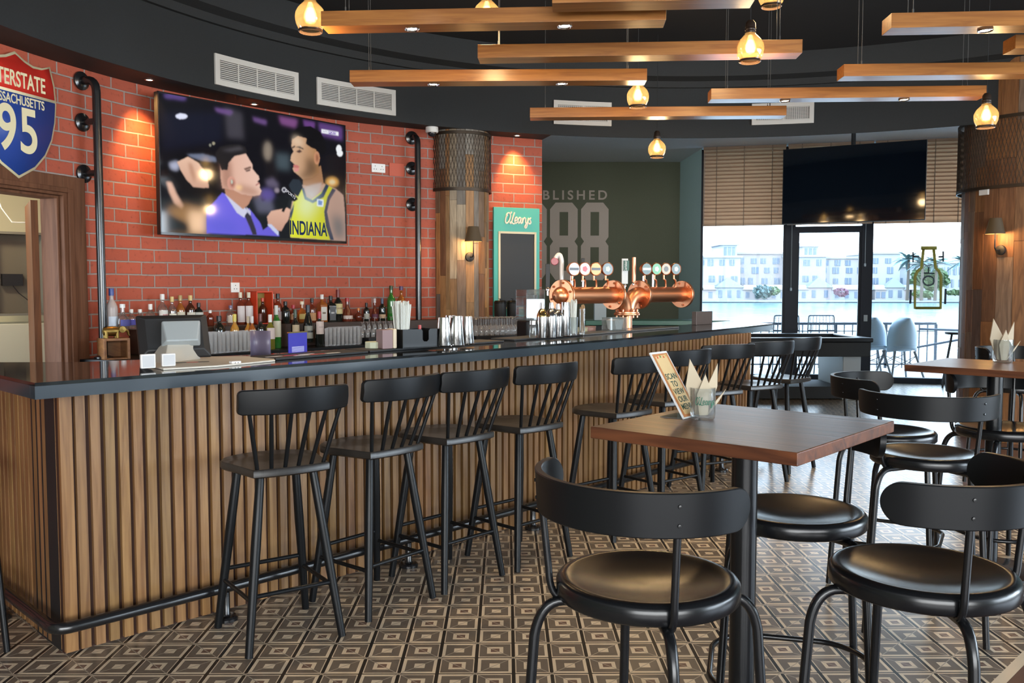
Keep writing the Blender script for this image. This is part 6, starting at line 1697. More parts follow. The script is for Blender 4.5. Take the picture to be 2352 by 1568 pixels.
# brown menu holder at the far end
p0, p1 = at(1594, 746, BT), at(1630, 744, BT); th = math.atan2((p1 - p0).y, (p1 - p0).x); L = (p1 - p0).xy.length; c_ = (p0 + p1) / 2
t = thing('menu_holder', 'brown upright menu holder at the far end of the bar', 'menu holder', (c_.x, c_.y, BT + .0005), th)
m = MB(); hq = aty(1612, 715, c_.y).z - BT; m.box((0, 0, hq / 2), (L, .05, hq)); m.build('holder', mat('brown_marbled', (.10, .075, .065), .35, bump=(20, .2)), t, bevel=.003)
m = MB(); m.box((L / 2 + .003, 0, hq / 2), (.005, .05, hq)); m.build('dark_spine', M['black'], t)

# canisters, blender, coffee grinder behind the bar
def behind(px, py, d): return wall_at(px, py, d)
for i, (px, lab) in enumerate(((1149, 'black canister with knob lid below the chalkboard, left one'), (1178, 'black canister with knob lid below the chalkboard, right one'))):
    p = behind(px, 720, .20); t = thing('canister', lab, 'canister', (p.x, p.y, ZS), 0, 'black canisters under the chalkboard'); h_ = aty(px, 690, p.y).z - ZS
    m = MB(); m.lathe([(0, 0), (.060, 0), (.063, .004), (.063, h_ * .82)], 24); m.build('can_body', M['black'], t)
    m = MB(); m.lathe([(.065, h_ * .82), (.065, h_ * .92), (.055, h_), (.006, h_ + .002), (.006, h_ + .016), (.022, h_ + .017), (.022, h_ + .021), (0, h_ + .022)], 24); m.build('lid', M['black_paint'], t)
p = at(1218, 790, BT); p = Vector((p.x, p.y + 1.0, 0)); p = behind(1218, 720, 1.05)
zb3 = 1.02
t = thing('ice_blender', 'black bar blender under a clear plastic sound cover', 'blender', (p.x, p.y, zb3), .5)
zc_ = aty(1218, 735, p.y).z - zb3; zt_ = aty(1218, 665, p.y).z - zb3
m = MB(); m.box((0, 0, zc_ / 2), (.20, .20, zc_)); m.build('motor_base', M['black'], t, bevel=.02)
m = MB(); r4 = .10
for c, s_ in (((0, -r4, (zc_ + zt_) / 2), (.2, .004, zt_ - zc_)), ((0, r4, (zc_ + zt_) / 2), (.2, .004, zt_ - zc_)), ((-r4, 0, (zc_ + zt_) / 2), (.004, .2, zt_ - zc_)), ((r4, 0, (zc_ + zt_) / 2), (.004, .2, zt_ - zc_)), ((0, 0, zt_), (.2, .2, .004))): m.box(c, s_)
m.build('sound_cover', M['clear'], t, bevel=.001)
m = MB(); m.lathe([(.05, zc_ + .002), (.06, zc_ + .02), (.075, zt_ - .05), (.07, zt_ - .05), (.05, zc_ + .02)], 20); m.build('jug', M['tumbler'], t)
m = MB(); m.prism([(-.26, -.26), (.22, -.26), (.22, .2), (-.26, .2)], .002, zb3 - .002); o = m.build('back_station', M['black']); o.location = (p.x, p.y, 0); o.rotation_euler = (0, 0, .72); tag(o, 'black work station behind the bar carrying the blender', 'cabinet')

# ================================================================ COPPER TAP
tb = at(1440, 757, BT); ax = Vector((.70, .714, 0)); ax.normalize()
out_ = Vector((ax.y, -ax.x, 0))     # towards the guests
tb = tb + Vector((0, 0.02, 0))
t = thing('beer_tap', 'large copper T-shaped beer tap with eight round badges on the bar', 'beer tap', (tb.x, tb.y, BT + .001), 0)
zA = aty(1347, 678, tb.y - .35).z - BT
m = MB(); m.lathe([(0, 0), (.062, 0), (.062, .006), (.052, .012), (.045, .014), (.045, .115)], 28); m.build('pillar', M['copper'], t)
m = MB(); m.lathe([(.045, .118), (.105, .118), (.107, .121), (.107, .131), (.105, .134), (.045, .134)], 32); m.lathe([(.045, .136), (.100, .136), (.100, .146), (.045, .146)], 32); fl = m.build('pillar_flange', M['copper'], t)
for k in range(6):
    a = PI / 3 * k; m = MB(); m.lathe([(0, -.035), (.008, -.033), (.008, -.012), (.006, -.010), (.006, .02), (.010, .022), (.010, .034), (0, .038)], 8, (.085 * math.cos(a), .085 * math.sin(a), .132)); m.build('bolt', M['copper'], fl)
Rf = .118; rc = .066
for sgn_, nm in ((-1, 'left'), (1, 'right')):
    a = ax * sgn_
    m = MB(); P = [Vector((0, 0, .146)), Vector((0, 0, .16))] + arc(Vector((0, 0, .15)) + a * .02, a * .17 + Vector((0, 0, zA)), a * .035 + Vector((0, 0, zA)), 12) 
    m.tube(P[1:], [.054] + [.058 + .008 * i / 12 for i in range(13)], 22); m.build('elbow', M['copper'], t)
    R_ = a.to_track_quat('Z', 'Y').to_matrix()
    m = MB(); m.tube([a * .17 + Vector((0, 0, zA)), a * .83 + Vector((0, 0, zA))], rc, 32); m.build('horizontal_pipe', M['copper'], t)
    for q in (.165, .80):
        m = MB(); m.lathe([(0, 0), (Rf, 0), (Rf + .002, .003), (Rf + .002, .013), (Rf, .016), (0, .016)], 40, a * q + Vector((0, 0, zA)), R_); m.lathe([(0, .019), (Rf, .019), (Rf, .031), (0, .031)], 40, a * q + Vector((0, 0, zA)), R_)
        f2 = m.build('flange', M['copper'], t)
        for k in range(6):
            b = PI / 3 * k + .3; v = R_ @ Vector((Rf * .82 * math.cos(b), Rf * .82 * math.sin(b), 0))
            m = MB(); m.lathe([(0, -.012), (.009, -.010), (.009, .04), (0, .044)], 8, a * q + v + Vector((0, 0, zA)), R_); m.build('bolt', M['copper'], f2)
    m = MB(); m.lathe([(rc, 0), (rc * .98, .015), (rc * .75, .045), (rc * .4, .060), (0, .064)], 30, a * .832 + Vector((0, 0, zA)), R_); m.build('end_dome', M['copper'], t)
    # badges on bent stalks
    xs_ = [1317, 1341.6, 1367, 1394] if sgn_ < 0 else [1483.6, 1506.5, 1528, 1551]
    bc = [((.55, .60, .66), (.02, .02, .03)), ((.62, .50, .48), (.55, .02, .03)), ((.65, .33, .02), (.02, .015, .01)), ((.10, .14, .15), (.45, .48, .42))] if sgn_ < 0 else [((.01, .06, .035), (.5, .55, .5)), ((.02, .30, .08), (.6, .62, .55)), ((.38, .30, .16), (.06, .05, .03)), ((.02, .08, .06), (.5, .45, .45))]
    for k, x_ in enumerate(xs_):
        # place along the pipe axis: solve the column of the badge
        d_ = ray(x_, 618); o2 = out_ * .03
        den = ax.x * d_[1] - ax.y * d_[0]; s_ = ((tb.x + o2.x) * d_[1] - (tb.y + o2.y) * d_[0]) / -den
        base = ax * (s_ + .052)
        zBd = aty(x_, 618, tb.y + (ax * s_).y).z - BT
        face_ = (out_ * .97 - ax * .35).normalized(); Rb = face_.to_track_quat('Z', 'Y').to_matrix(); cB = ax * s_ + out_ * .03 + Vector((0, 0, zBd))
        m = MB(); m.tube([base + Vector((0, 0, zA + rc * .8)), base + Vector((0, 0, zA + rc + .03)), base * 1.0 + (cB - base) * .35 + Vector((0, 0, 0)) - Vector((0, 0, (cB - base).z * .35 - (zA + rc + .055))), Vector((cB.x, cB.y, zBd - .085)) + face_ * -.02, Vector((cB.x, cB.y, zBd - .045)) + face_ * -.02], .0085, 10); m.build('stalk', M['copper'], t)
        m = MB(); m.lathe([(0, -.052), (.030, -.050), (.040, -.040), (.046, -.020), (.044, -.012), (.050, -.008), (.053, 0), (.053, .014), (.050, .018), (.046, .012), (0, .012)], 28, cB, Rb); bd = m.build('badge', M['copper'], t)
        m = MB(); m.disc(.0465, cB + face_ * .0135, Rb); m.build('badge_face', mat('badge_face_%s_%d' % (nm, k), bc[k][0], .25), bd)
        em_ = mat('badge_emblem_%s_%d' % (nm, k), bc[k][1], .3); m = MB(); c4_ = cB + face_ * .0148
        ux = Vector((0, 0, 1)).cross(face_).normalized()
        if (nm, k) in (('left', 2), ('right', 0), ('left', 0)): m.add([c4_ + ux * a_ * .040 + Vector((0, 0, b_)) for a_, b_ in ((-1, -.010), (1, -.010), (1, .010), (-1, .010))], [(0, 1, 2, 3)])
        else: m.disc(.024, c4_, Rb, 5 if k in (1, 3) else 16)
        m.build('badge_emblem', em_, bd)
# handles behind the pipes
def handle(px, ytop, ybot, r, mt_, label, dpt=.06, kind='flat'):
    d_ = ray(px, 600); o2 = out_ * -dpt
    den = ax.x * d_[1] - ax.y * d_[0]; s_ = ((tb.x + o2.x) * d_[1] - (tb.y + o2.y) * d_[0]) / -den
    p = ax * s_ + o2; Y_ = tb.y + p.y; z0 = aty(px, ybot, Y_).z - BT; z1 = aty(px, ytop, Y_).z - BT
    h = MB()
    if kind == 'flat': h.box((p.x, p.y, (z0 + z1) / 2), (r * 2, r * 1.0, z1 - z0), math.atan2(ax.y, ax.x) - .75)
    elif kind == 'round': h.tube([(p.x, p.y, z0), (p.x, p.y, z1)], r, 16)
    elif kind == 'hook': h.tube([(p.x, p.y, z0)] + [Vector((p.x, p.y, z1 - .06))] + arc((p.x, p.y, z1 - .06), (p.x - .05, p.y - .0, z1 - .045), (p.x - .012, p.y, z1 + .03), 8)[1:], [r * .8, r] + [r] * 8, 14)
    o = h.build('tap_handle', mt_, t, bevel=.003 if kind == 'flat' else 0); o['label'] = label
    st_ = MB(); st_.tube([(p.x, p.y, zA), (p.x, p.y, z0)], .008, 10); st_.lathe([(0, 0), (.014, .004), (.016, .016), (.010, .03), (0, .03)], 12, (p.x, p.y, z0 - .03)); st_.build('handle_stem', M['chrome'], o)
    return o, p, z0, z1
handle(1258, 606, 660, .016, M['black'], 'black and white handle')
o, p, z0, z1 = handle(1290, 582, 650, .018, mat('handle_white', (.62, .58, .55), .3), 'white hooked handle with red disc', kind='hook')
m = MB(); m.disc(.026, (p.x - .055, p.y - .02, z1 - .062), Vector((-.1, -1, 0)).to_track_quat('Z', 'Y').to_matrix()); m.lathe([(.026, 0), (.030, -.004), (.030, -.012), (0, -.014)], 20, (p.x - .055, p.y - .018, z1 - .062), Vector((-.1, -1, 0)).to_track_quat('Z', 'Y').to_matrix()); m.build('red_disc', mat('handle_red', (.30, .03, .04), .3), o)
handle(1339, 593, 640, .013, M['black'], 'small black handle')
o, p, z0, z1 = handle(1435, 594, 652, .026, mat('handle_grey_white', (.60, .62, .62), .4), 'flat white handle with green label')
m = MB(); m.box((p.x + out_.x * .0145, p.y + out_.y * .0145 - .006, z0 + (z1 - z0) * .72), (.044, .028, (z1 - z0) * .40), math.atan2(ax.y, ax.x) - .75); m.build('green_label', mat('tap_green', (.02, .10, .07), .4), o)
o = text('Carlsberg', .026, M['white'], o, (p.x + out_.x * .0145 - .006, p.y - .026 + out_.y * .0145, z0 + (z1 - z0) * .72), (PI / 2, -PI / 2, .03), 'label_lettering', .0004)
handle(1456, 591, 648, .017, M['copper'], 'plain copper post', kind='round')
handle(1313, 634, 665, .013, M['chrome'], 'chrome tap valve', kind='round'); handle(1478, 634, 660, .010, M['chrome'], 'chrome tap valve', kind='round'); handle(1500, 630, 662, .010, M['chrome'], 'chrome tap valve', kind='round')

# green ledge table beyond the bar
a, b = aty(1345, 742, 11.2), aty(1678, 744, 11.2); d = (b - a).xy; L = d.length
t = thing('pool_table', 'long table with a green top edge behind the bar, in front of the green wall', 'table', ((a.x + b.x) / 2, 11.4, 0), 0)
zt_ = aty(1500, 736, 11.2).z
m = MB(); m.box((0, .1, zt_ - .03), (L, .6, .06)); m.build('green_top', mat('green_ledge', (.02, .12, .07), .3), t, bevel=.006)
m = MB(); m.box((-.05, .12, (zt_ - .065) / 2), (L - .3, .5, zt_ - .07)); m.build('black_body', M['black'], t)
q = aty(1379, 733, 11.3); m = MB(); hq = aty(1379, 697, 11.3).z - zt_; m.box((0, 0, hq / 2 + .0005), (.15, .10, hq)); o = m.build('menu_stand', mat('pale_blue_grey', (.36, .40, .40), .5), None, bevel=.004); o.location = (q.x, 11.35, zt_); tag(o, 'pale grey menu stand on the green table, seen under the copper pipe', 'menu stand')

# ================================================================ POOL TABLE by the windows
a = aty(2005, 775, 11.75); bL = at(1700, 926, 0)
t = thing('pool_table', 'black pool table with cloth bed standing before the glazed door', 'pool table', (0, 0, 0))
x1 = aty(2007, 775, 11.7).x; x0 = x1 - 2.75; y0 = 11.7; y1 = 12.95; zt_ = aty(1900, 776, 11.7).z
t.location = ((x0 + x1) / 2, (y0 + y1) / 2, 0); X_, Y_ = x1 - x0, y1 - y0
m = MB(); rw = .14
for c, s_ in (((0, -Y_ / 2 + rw / 2, zt_ - .03), (X_, rw, .06)), ((0, Y_ / 2 - rw / 2, zt_ - .03), (X_, rw, .06)), ((-X_ / 2 + rw / 2, 0, zt_ - .03), (rw, Y_ - 2 * rw, .06)), ((X_ / 2 - rw / 2, 0, zt_ - .03), (rw, Y_ - 2 * rw, .06))): m.box(c, s_)
m.build('rails', M['black_paint'], t, bevel=.015)
m = MB(); m.box((0, 0, zt_ - .055), (X_ - 2 * rw, Y_ - 2 * rw, .02)); m.build('cloth_bed', mat('dark_cloth', (.02, .03, .045), .8), t)
m = MB(); m.box((0, 0, zt_ - .155), (X_ - .05, Y_ - .05, .19)); m.build('cabinet', M['char'], t, bevel=.01)
for sx in (-1, 1):
    m = MB(); m.box((sx * (X_ / 2 - .22), 0, (zt_ - .25) / 2), (.24, Y_ - .3, zt_ - .25)); m.build('leg', M['grey_plastic'] if sx > 0 else M['char'], t, bevel=.01)
m = MB(); m.box((0, 0, .10), (X_ - .30, Y_ - .34, .16)); m.build('ball_return_box', M['char'], t)

# ================================================================ ON THE TABLES
def napkin_glass(p, label, l2, grp, logo=True, R_=.038, h=.095, seed=1):
    t = thing('tumbler_glass', label, 'glass', tuple(p), 0, None)
    m = MB(); n = 40
    prof = [(0, .0), (R_ * .86, .0), (R_ * .95, .004), (R_, .018), (R_, h), (R_ * .94, h), (R_ * .93, .022), (R_ * .80, .012), (0, .012)]
    # twisted shallow flutes
    vs = []
    for r, z in prof:
        for k in range(n):
            a = 2 * PI * k / n; fl_ = 1 + (.045 * math.cos(10 * (a + z * 9)) if .018 < z < h * .55 and r > R_ * .9 else 0)
            vs.append((r * fl_ * math.cos(a), r * fl_ * math.sin(a), z))
    fs = [(i * n + k, i * n + (k + 1) % n, (i + 1) * n + (k + 1) % n, (i + 1) * n + k) for i in range(len(prof) - 1) for k in range(n)]
    m.add(vs, fs); m.build('glass_body', M['clear'], t)
    if logo:
        def cyl(x, z): a = -PI / 2 + x / (R_ + .001); return (math.cos(a) * (R_ + .0012), math.sin(a) * (R_ + .0012), z)
        script(t, mat('green_print', (.02, .12, .07), .5), .062, (0, 0, h * .50), (0, 0, 0), r=.0011, curve=cyl, name='printed_name')
    rr = random.Random(seed); k0 = t.location
    nb = thing('paper_napkins', l2, 'napkins', (p[0], p[1], p[2] + .013), 0)
    leaves = [(-.012, .004, -.20, .060, .178, 0), (.0, -.010, .03, .050, .128, 1), (.014, .002, .22, .038, .165, 0), (-.004, .012, -.12, .038, .12, 0), (.020, -.006, .62, .018, .10, 0), (.005, .0, .12, .03, .09, 1)]
    for i, (x, y, lean, w_, hh, g) in enumerate(leaves):
        m = MB(); sx = math.sin(lean); cx_ = math.cos(lean)
        def q(u, v): return (x * .6 + u * cx_ + v * sx * 1.0, y + .004 * math.sin(u * 160), v * cx_)
        P = [q(-w_ * .28, 0), q(w_ * .28, 0), q(w_ * .46, hh * .55), q(w_ * .02, hh), q(-w_ * .46, hh * .50)]
        P2 = [(a, b + .006, c) for a, b, c in P]; k = 5
        m.add(P + P2, [(0, 1, 2, 3, 4), (9, 8, 7, 6, 5)] + [(j, j + 5, (j + 1) % 5 + 5, (j + 1) % 5) for j in range(5)])
        m.build('napkin', M['napkin'], nb, bevel=.001)
    return t
TZ = 1.1005
pn = at(1614, 962, TZ); napkin_glass(pn + Vector((0, .0, 0)), 'fluted glass with green script print on the near table', 'folded cream paper napkins standing in the glass on the near table', None, True, .0385, .098)
pf = at(2303, 832, TZ); napkin_glass(pf, 'clear glass on the far right table', 'folded cream paper napkins standing in the glass on the far right table', None, False, .050, .125, 5)
nf = [o for o in C.objects if o.name == 'paper_napkins.001'][0]; nf.scale = (1.3, 1.3, 1.3)

# leaning menu stand (clear acrylic, printed card)
b0 = at(1516, 959, TZ); b1 = at(1570, 963.5, TZ); tp = aty(1494, 810, b1.y)
ctr_ = Vector(b1); gx = (b0 - b1); gx.z = 0
# the card leans back from its foot: foot line runs away from the camera
foot_a = at(1570, 963, TZ); foot_b = at(1597, 948, TZ)
fd = (foot_b - foot_a).normalized(); wdt = .105
fd = Vector((.63, .777, 0)).normalized()
up3 = Vector((-.095, .077, aty(1494, 811, foot_a.y + .077).z - foot_a.z)); hL = up3.length; up3.normalize()
t = thing('menu_stand', 'leaning acrylic stand with a tan card inviting guests to view the menu', 'menu stand', tuple(foot_a + Vector((0, 0, .0005))), 0)
nrm3 = fd.cross(up3).normalized()
def mp(u, v, w_=0): return fd * u + up3 * v + nrm3 * w_
hL = hL
m = MB(); k = .0025
vs = [mp(0, 0, -k), mp(wdt, 0, -k), mp(wdt, hL, -k), mp(0, hL, -k), mp(0, 0, k), mp(wdt, 0, k), mp(wdt, hL, k), mp(0, hL, k)]
m.add(vs, [(3, 2, 1, 0), (4, 5, 6, 7), (0, 1, 5, 4), (1, 2, 6, 5), (2, 3, 7, 6), (3, 0, 4, 7)]); m.build('acrylic_sleeve', mat('acrylic_edge', (.62, .63, .63), .2), t)
fb = (at(1516, 959, TZ) - foot_a); fb.z = 0
m = MB(); z3 = Vector((0, 0, .004)); vs = [Vector((0, 0, 0)), fd * wdt, fd * wdt + fb, fb]; m.add(vs + [v + z3 for v in vs], [(0, 1, 2, 3), (7, 6, 5, 4), (0, 4, 5, 1), (1, 5, 6, 2), (2, 6, 7, 3), (3, 7, 4, 0)]); m.build('foot_plate', M['clear'], t)
sgnf = 1 if nrm3.dot(Vector((0, -1, 0))) > 0 else -1
def cardpoly(P, mt_, name, w_): m = MB(); vs = [mp(u * wdt, v * hL, sgnf * w_) for u, v in P]; m.add(vs, [tuple(range(len(P)))]); return m.build(name, mt_, t)
cardpoly([(.04, .02), (.96, .02), (.96, .97), (.04, .97)], mat('card_pattern', (.42, .17, .06), .4, bump=(60, .1)), 'card_border', .0028)
cardpoly([(.16, .06), (.86, .05), (.84, .95), (.15, .93)], mat('card_tan', (.56, .40, .20), .45), 'card', .0031)
for u, v, s_, c in ((.22, .90, .10, (.5, .05, .02)), (.40, .91, .10, (.08, .20, .05)), (.58, .90, .12, (.5, .10, .02)), (.74, .92, .08, (.45, .30, .05))): cardpoly([(u, v), (u + s_, v), (u + s_ * .5, v + .045)], mat('card_motif_%d' % int(u * 100), c, .5), 'motif', .0034)
inkm = mat('dark_green_ink', (.02, .06, .045), .5)
fc_ = nrm3 * sgnf; xdir = fd if sgnf > 0 else fd
Mx = Matrix((fd, up3, fd.cross(up3))).transposed()
if Mx.col[2].dot(Vector((0, -1, 0))) < 0:
    Mx = Matrix((-fd, up3, (-fd).cross(up3))).transposed()
for s_, v, u in (('SCAN', .615, .50), ('TO', .50, .47), ('VIEW', .385, .50), ('OUR', .27, .50), ('MENU', .16, .54)):
    o = text(s_, .030, inkm, t, (0, 0, 0), (0, 0, 0), 'lettering', .0002, 'CENTER', (.86, .92), 1.05, .0004)
    sc = o.scale.copy(); o.scale = (1, 1, 1); M4 = Matrix.Translation(mp(u * wdt, v * hL, sgnf * .0036)) @ Mx.to_4x4() @ Matrix.Diagonal((sc[0], sc[1], 1, 1)); o.data.transform(M4)

# ================================================================ OUTSIDE
DK = mat('deck_stone', (.52, .52, .50), .6)
m = MB(); m.prism([(1.0, 16.45), (WX.x - .5, 15.0), (15, 12.4), (15, 16.9), (1.0, 17.3)], -.12, -.012); tag(m.build('terrace', DK), kind='structure')
WM = bpy.data.materials.new('lake_water'); WM.use_nodes = True
n = WM.node_tree; b = n.nodes['Principled BSDF']; b.inputs['Base Color'].default_value = (.16, .27, .30, 1); b.inputs['Roughness'].default_value = .12
nz = n.nodes.new('ShaderNodeTexNoise'); nz.inputs['Scale'].default_value = 1.2; nz.inputs['Detail'].default_value = 5
tc2 = n.nodes.new('ShaderNodeTexCoord'); mpn = n.nodes.new('ShaderNodeMapping'); mpn.inputs['Scale'].default_value = (1, .35, 1); n.links.new(tc2.outputs['Object'], mpn.inputs[0]); n.links.new(mpn.outputs[0], nz.inputs['Vector'])
bp = n.nodes.new('ShaderNodeBump'); bp.inputs['Strength'].default_value = .35; bp.inputs['Distance'].default_value = .2; n.links.new(nz.outputs['Fac'], bp.inputs['Height']); n.links.new(bp.outputs[0], b.inputs['Normal'])
m = MB(); m.add([(-200, 17.4, -1.1), (400, 17.4, -1.1), (400, 420, -1.1), (-200, 420, -1.1)], [(0, 1, 2, 3)]); struct(m.build('lake_water', WM))
# opposite quay and buildings
YB = 170.0
def fx(px): return aty(px, 660, YB).x
def fz(py): return H + (660 - py) / FPX * YB
m = MB(); m.prism([(fx(1480), YB - 17), (fx(2500), YB - 20), (fx(2500), YB + 60), (fx(1480), YB + 60)], -1.0, fz(688)); struct(m.build('quay', mat('quay_stone', (.22, .22, .21), .8)))
PALE = [mat('pale_wall_%d' % i, c, .8) for i, c in enumerate(((.36, .355, .345), (.36, .30, .28), (.33, .335, .34), (.36, .32, .30)))]
WIN = mat('far_window', (.13, .16, .20), .3); ROOF = mat('far_roof', (.20, .21, .235), .7); TRIM = mat('far_trim', (.34, .34, .34), .7)
def house(x0, x1, y0, ytops, label, yd=0, pm=0, gable=None, seed=0, rows=(640, 603, 575), wpx=15, hpx=15, arches=False):
    X0, X1 = fx(x0), fx(x1); Yb = YB + yd; t = thing('waterside_building', label, 'building', ((X0 + X1) / 2, Yb, fz(688)), 0, 'pale buildings across the lake')
    Wd_ = X1 - X0; zb_ = fz(688); h = fz(ytops) - zb_; m = MB(); m.box((0, 6, h / 2), (Wd_, 12, h)); m.build('walls', PALE[pm], t)
    m = MB(); m.box((0, 5.9, h + .2), (Wd_ + .6, 12.6, .4)); m.build('cornice', TRIM, t)
    rr = random.Random(seed); kk = 0
    for yr in rows:
        if yr < ytops + 8: continue
        x = x0 + 8
        while x < x1 - wpx * .8:
            wq = wpx * rr.uniform(.7, 1.05); zc_ = fz(yr) - zb_; hw = hpx / FPX * YB * rr.uniform(.8, 1.05); cx_ = fx(x + wq / 2) - (X0 + X1) / 2; ww = wq / FPX * YB
            m = MB(); m.box((cx_, -.05, zc_), (ww, .12, hw)); 
            if arches and rr.random() < .4: m.lathe([(0, 0), (ww / 2, 0), (ww / 2, .12), (0, .12)], 12, (cx_, .01, zc_ + hw / 2), Matrix.Rotation(PI / 2, 3, 'X'))
            wn = m.build('window', WIN, t)
            if kk < 60: m = MB(); m.box((cx_, -.16, zc_), (.10, .08, hw)); m.build('mullion', TRIM, wn)
            kk += 1; x += wpx * rr.uniform(1.5, 2.3)
    if gable:
        for gx_, gw, gz in gable:
            cx_ = fx(gx_) - (X0 + X1) / 2; ww = gw / FPX * YB; z0 = fz(gz) - zb_; zt2 = z0 + 14 / FPX * YB
            m = MB(); m.box((cx_, 5, (h + z0) / 2), (ww, 9, max(.2, z0 - h))); m.build('tower', PALE[(pm + 2) % 4], t)
            m = MB(); e_ = ww / 2 + .6
            m.add([(cx_ - e_, .2, z0), (cx_ + e_, .2, z0), (cx_ + e_, 10, z0), (cx_ - e_, 10, z0), (cx_, 5, zt2)], [(0, 1, 4), (1, 2, 4), (2, 3, 4), (3, 0, 4), (3, 2, 1, 0)]); m.build('tower_roof', ROOF, t)
            for q in (-.28, 0, .28): m = MB(); m.box((cx_ + q * ww, .45, (h + z0) / 2), (ww * .17, .12, (z0 - h) * .72)); m.build('window', WIN, t)
    return t
house(1560, 1700, 0, 592, 'pale building with a towered roof in the left window', 0, 0, [(1676, 34, 563)], 1)
house(1700, 1812, 0, 582, 'pinkish building with rows of windows at the right of the left window', 4, 1, None, 2, rows=(645, 620, 598))
house(1812, 1900, 0, 590, 'pale building with a small tower seen through the glazed door', 1, 2, [(1866, 36, 566)], 3)
house(1900, 2010, 0, 592, 'pale stepped building at the right of the glazed door', 5, 3, None, 4, rows=(645, 620, 602))
house(2010, 2082, 0, 582, 'pale block with square windows at the left of the right window', 3, 0, None, 5, rows=(645, 620, 598))
house(2082, 2130, 0, 612, 'low pale building beside the round tree', 6, 2, None, 6, rows=(645,))
house(2162, 2300, 0, 602, 'white villa with tall narrow windows at the far right', 9, 2, None, 7, rows=(650, 620), wpx=8, hpx=20)
# arcade of small pavilions on the quay
for k, (x0, x1) in enumerate(((1590, 1638), (1638, 1700), (1700, 1800), (1812, 1846), (1846, 1902), (1902, 1990), (2000, 2024), (2024, 2066), (2066, 2110))):
    X0, X1 = fx(x0), fx(x1); zb_ = fz(688); zr = fz(665 if (k % 3) != 1 else 660) - zb_
    t = thing('waterside_arcade', 'low quay pavilion ' + ['at the left edge of the left window', 'with pediment in the left window', 'behind the bushes of the left window', 'at the left side of the glazed door', 'with pediment in the glazed door', 'behind the pink bush in the glazed door', 'at the left side of the right window', 'with pediment in the right window', 'left of the round tree in the right window'][k], 'pavilion', ((X0 + X1) / 2, YB - 2.2, zb_), 0, 'low pavilions along the far quay')
    W_ = X1 - X0; m = MB(); m.box((0, 1, zr / 2), (W_, 2.0, zr)); m.build('walls', PALE[(k + 1) % 4], t)
    m = MB(); pk = 1.9 if k % 3 == 1 else .9
    m.add([(-W_ / 2 - .2, -.4, zr), (W_ / 2 + .2, -.4, zr), (W_ / 2 + .2, 2.2, zr), (-W_ / 2 - .2, 2.2, zr), (0 if k % 3 == 1 else -W_ / 2 * .9, .9, zr + pk), (0 if k % 3 == 1 else W_ / 2 * .9, .9, zr + pk)], [(0, 1, 5, 4), (2, 3, 4, 5), (0, 4, 3), (1, 2, 5), (3, 2, 1, 0)]); m.build('roof', ROOF if k % 3 == 1 else TRIM, t)
    nn = max(2, int(W_ / 1.6))
    for i in range(nn): m = MB(); m.box((-W_ / 2 + W_ * (i + .5) / nn, -.05, zr * .48), (.7, .1, zr * .6)); m.build('opening', WIN, t)
# trees and bushes
def foliage(name, px, py, rpx, mt_, label, cat, squash=.75, seed=0, trunk=True, yd=-4, n=150):
    c = aty(px, py, YB + yd); R_ = rpx / FPX * YB; rr = random.Random(seed); t = thing(name, label, cat, (c.x, c.y, fz(688)), 0)
    cz = c.z - fz(688); m = MB()
    for i in range(n):
        v = Vector((rr.gauss(0, 1), rr.gauss(0, 1), rr.gauss(0, 1))); v.normalize(); v *= R_ * rr.uniform(.45, 1.0) ** .6; v.z *= squash
        s_ = R_ * rr.uniform(.10, .22); a = rr.uniform(0, PI); b = rr.uniform(-1, 1)
        o1 = Vector((math.cos(a), math.sin(a), b)) * s_; o2_ = Vector((-math.sin(a), math.cos(a) * .5, rr.uniform(.4, 1))) * s_
        p = v + Vector((0, 0, cz)); m.add([p - o1, p - o2_, p + o1, p + o2_], [(0, 1, 2, 3)]); m.add([p - o1 * .8 + Vector((0, 0, s_ * .3)), p + Vector((0, .3 * s_, s_)), p + o1], [(0, 1, 2)])
    m.build('leaves', mt_, t)
    if trunk: m = MB(); m.tube([(0, 0, 0), (.1, 0, cz)], [.35, .2], 8); m.build('trunk', mat('bark', (.10, .08, .06), .9) if 'bark' not in bpy.data.materials else bpy.data.materials['bark'], t)
LG = mat('far_leaves', (.11, .165, .07), .8); LB = mat('far_leaves_blue', (.12, .18, .17), .8); PK = mat('far_blossom', (.24, .12, .15), .8)
foliage('round_tree', 2136, 640, 40, LG, 'broad round green tree behind the bottle sign', 'tree', .62, 1, yd=-1, n=420)
foliage('green_bush', 1752, 670, 22, LB, 'green bushes on the quay in the left window', 'bush', .7, 2, False, -5, n=220)
foliage('green_bush', 1776, 668, 14, LG, 'smaller green bush right of the first, beside the window post', 'bush', .8, 3, False, -5)
foliage('pink_bush', 1932, 671, 16, PK, 'pink flowering bush on the quay behind the glazed door', 'bush', .6, 4, False, -5)
foliage('green_hedge', 2120, 676, 24, LG, 'low green hedge under the round tree', 'hedge', .3, 5, False, -6)
foliage('green_hedge', 2190, 672, 18, LG, 'low green hedge before the white villa', 'hedge', .3, 6, False, -6)
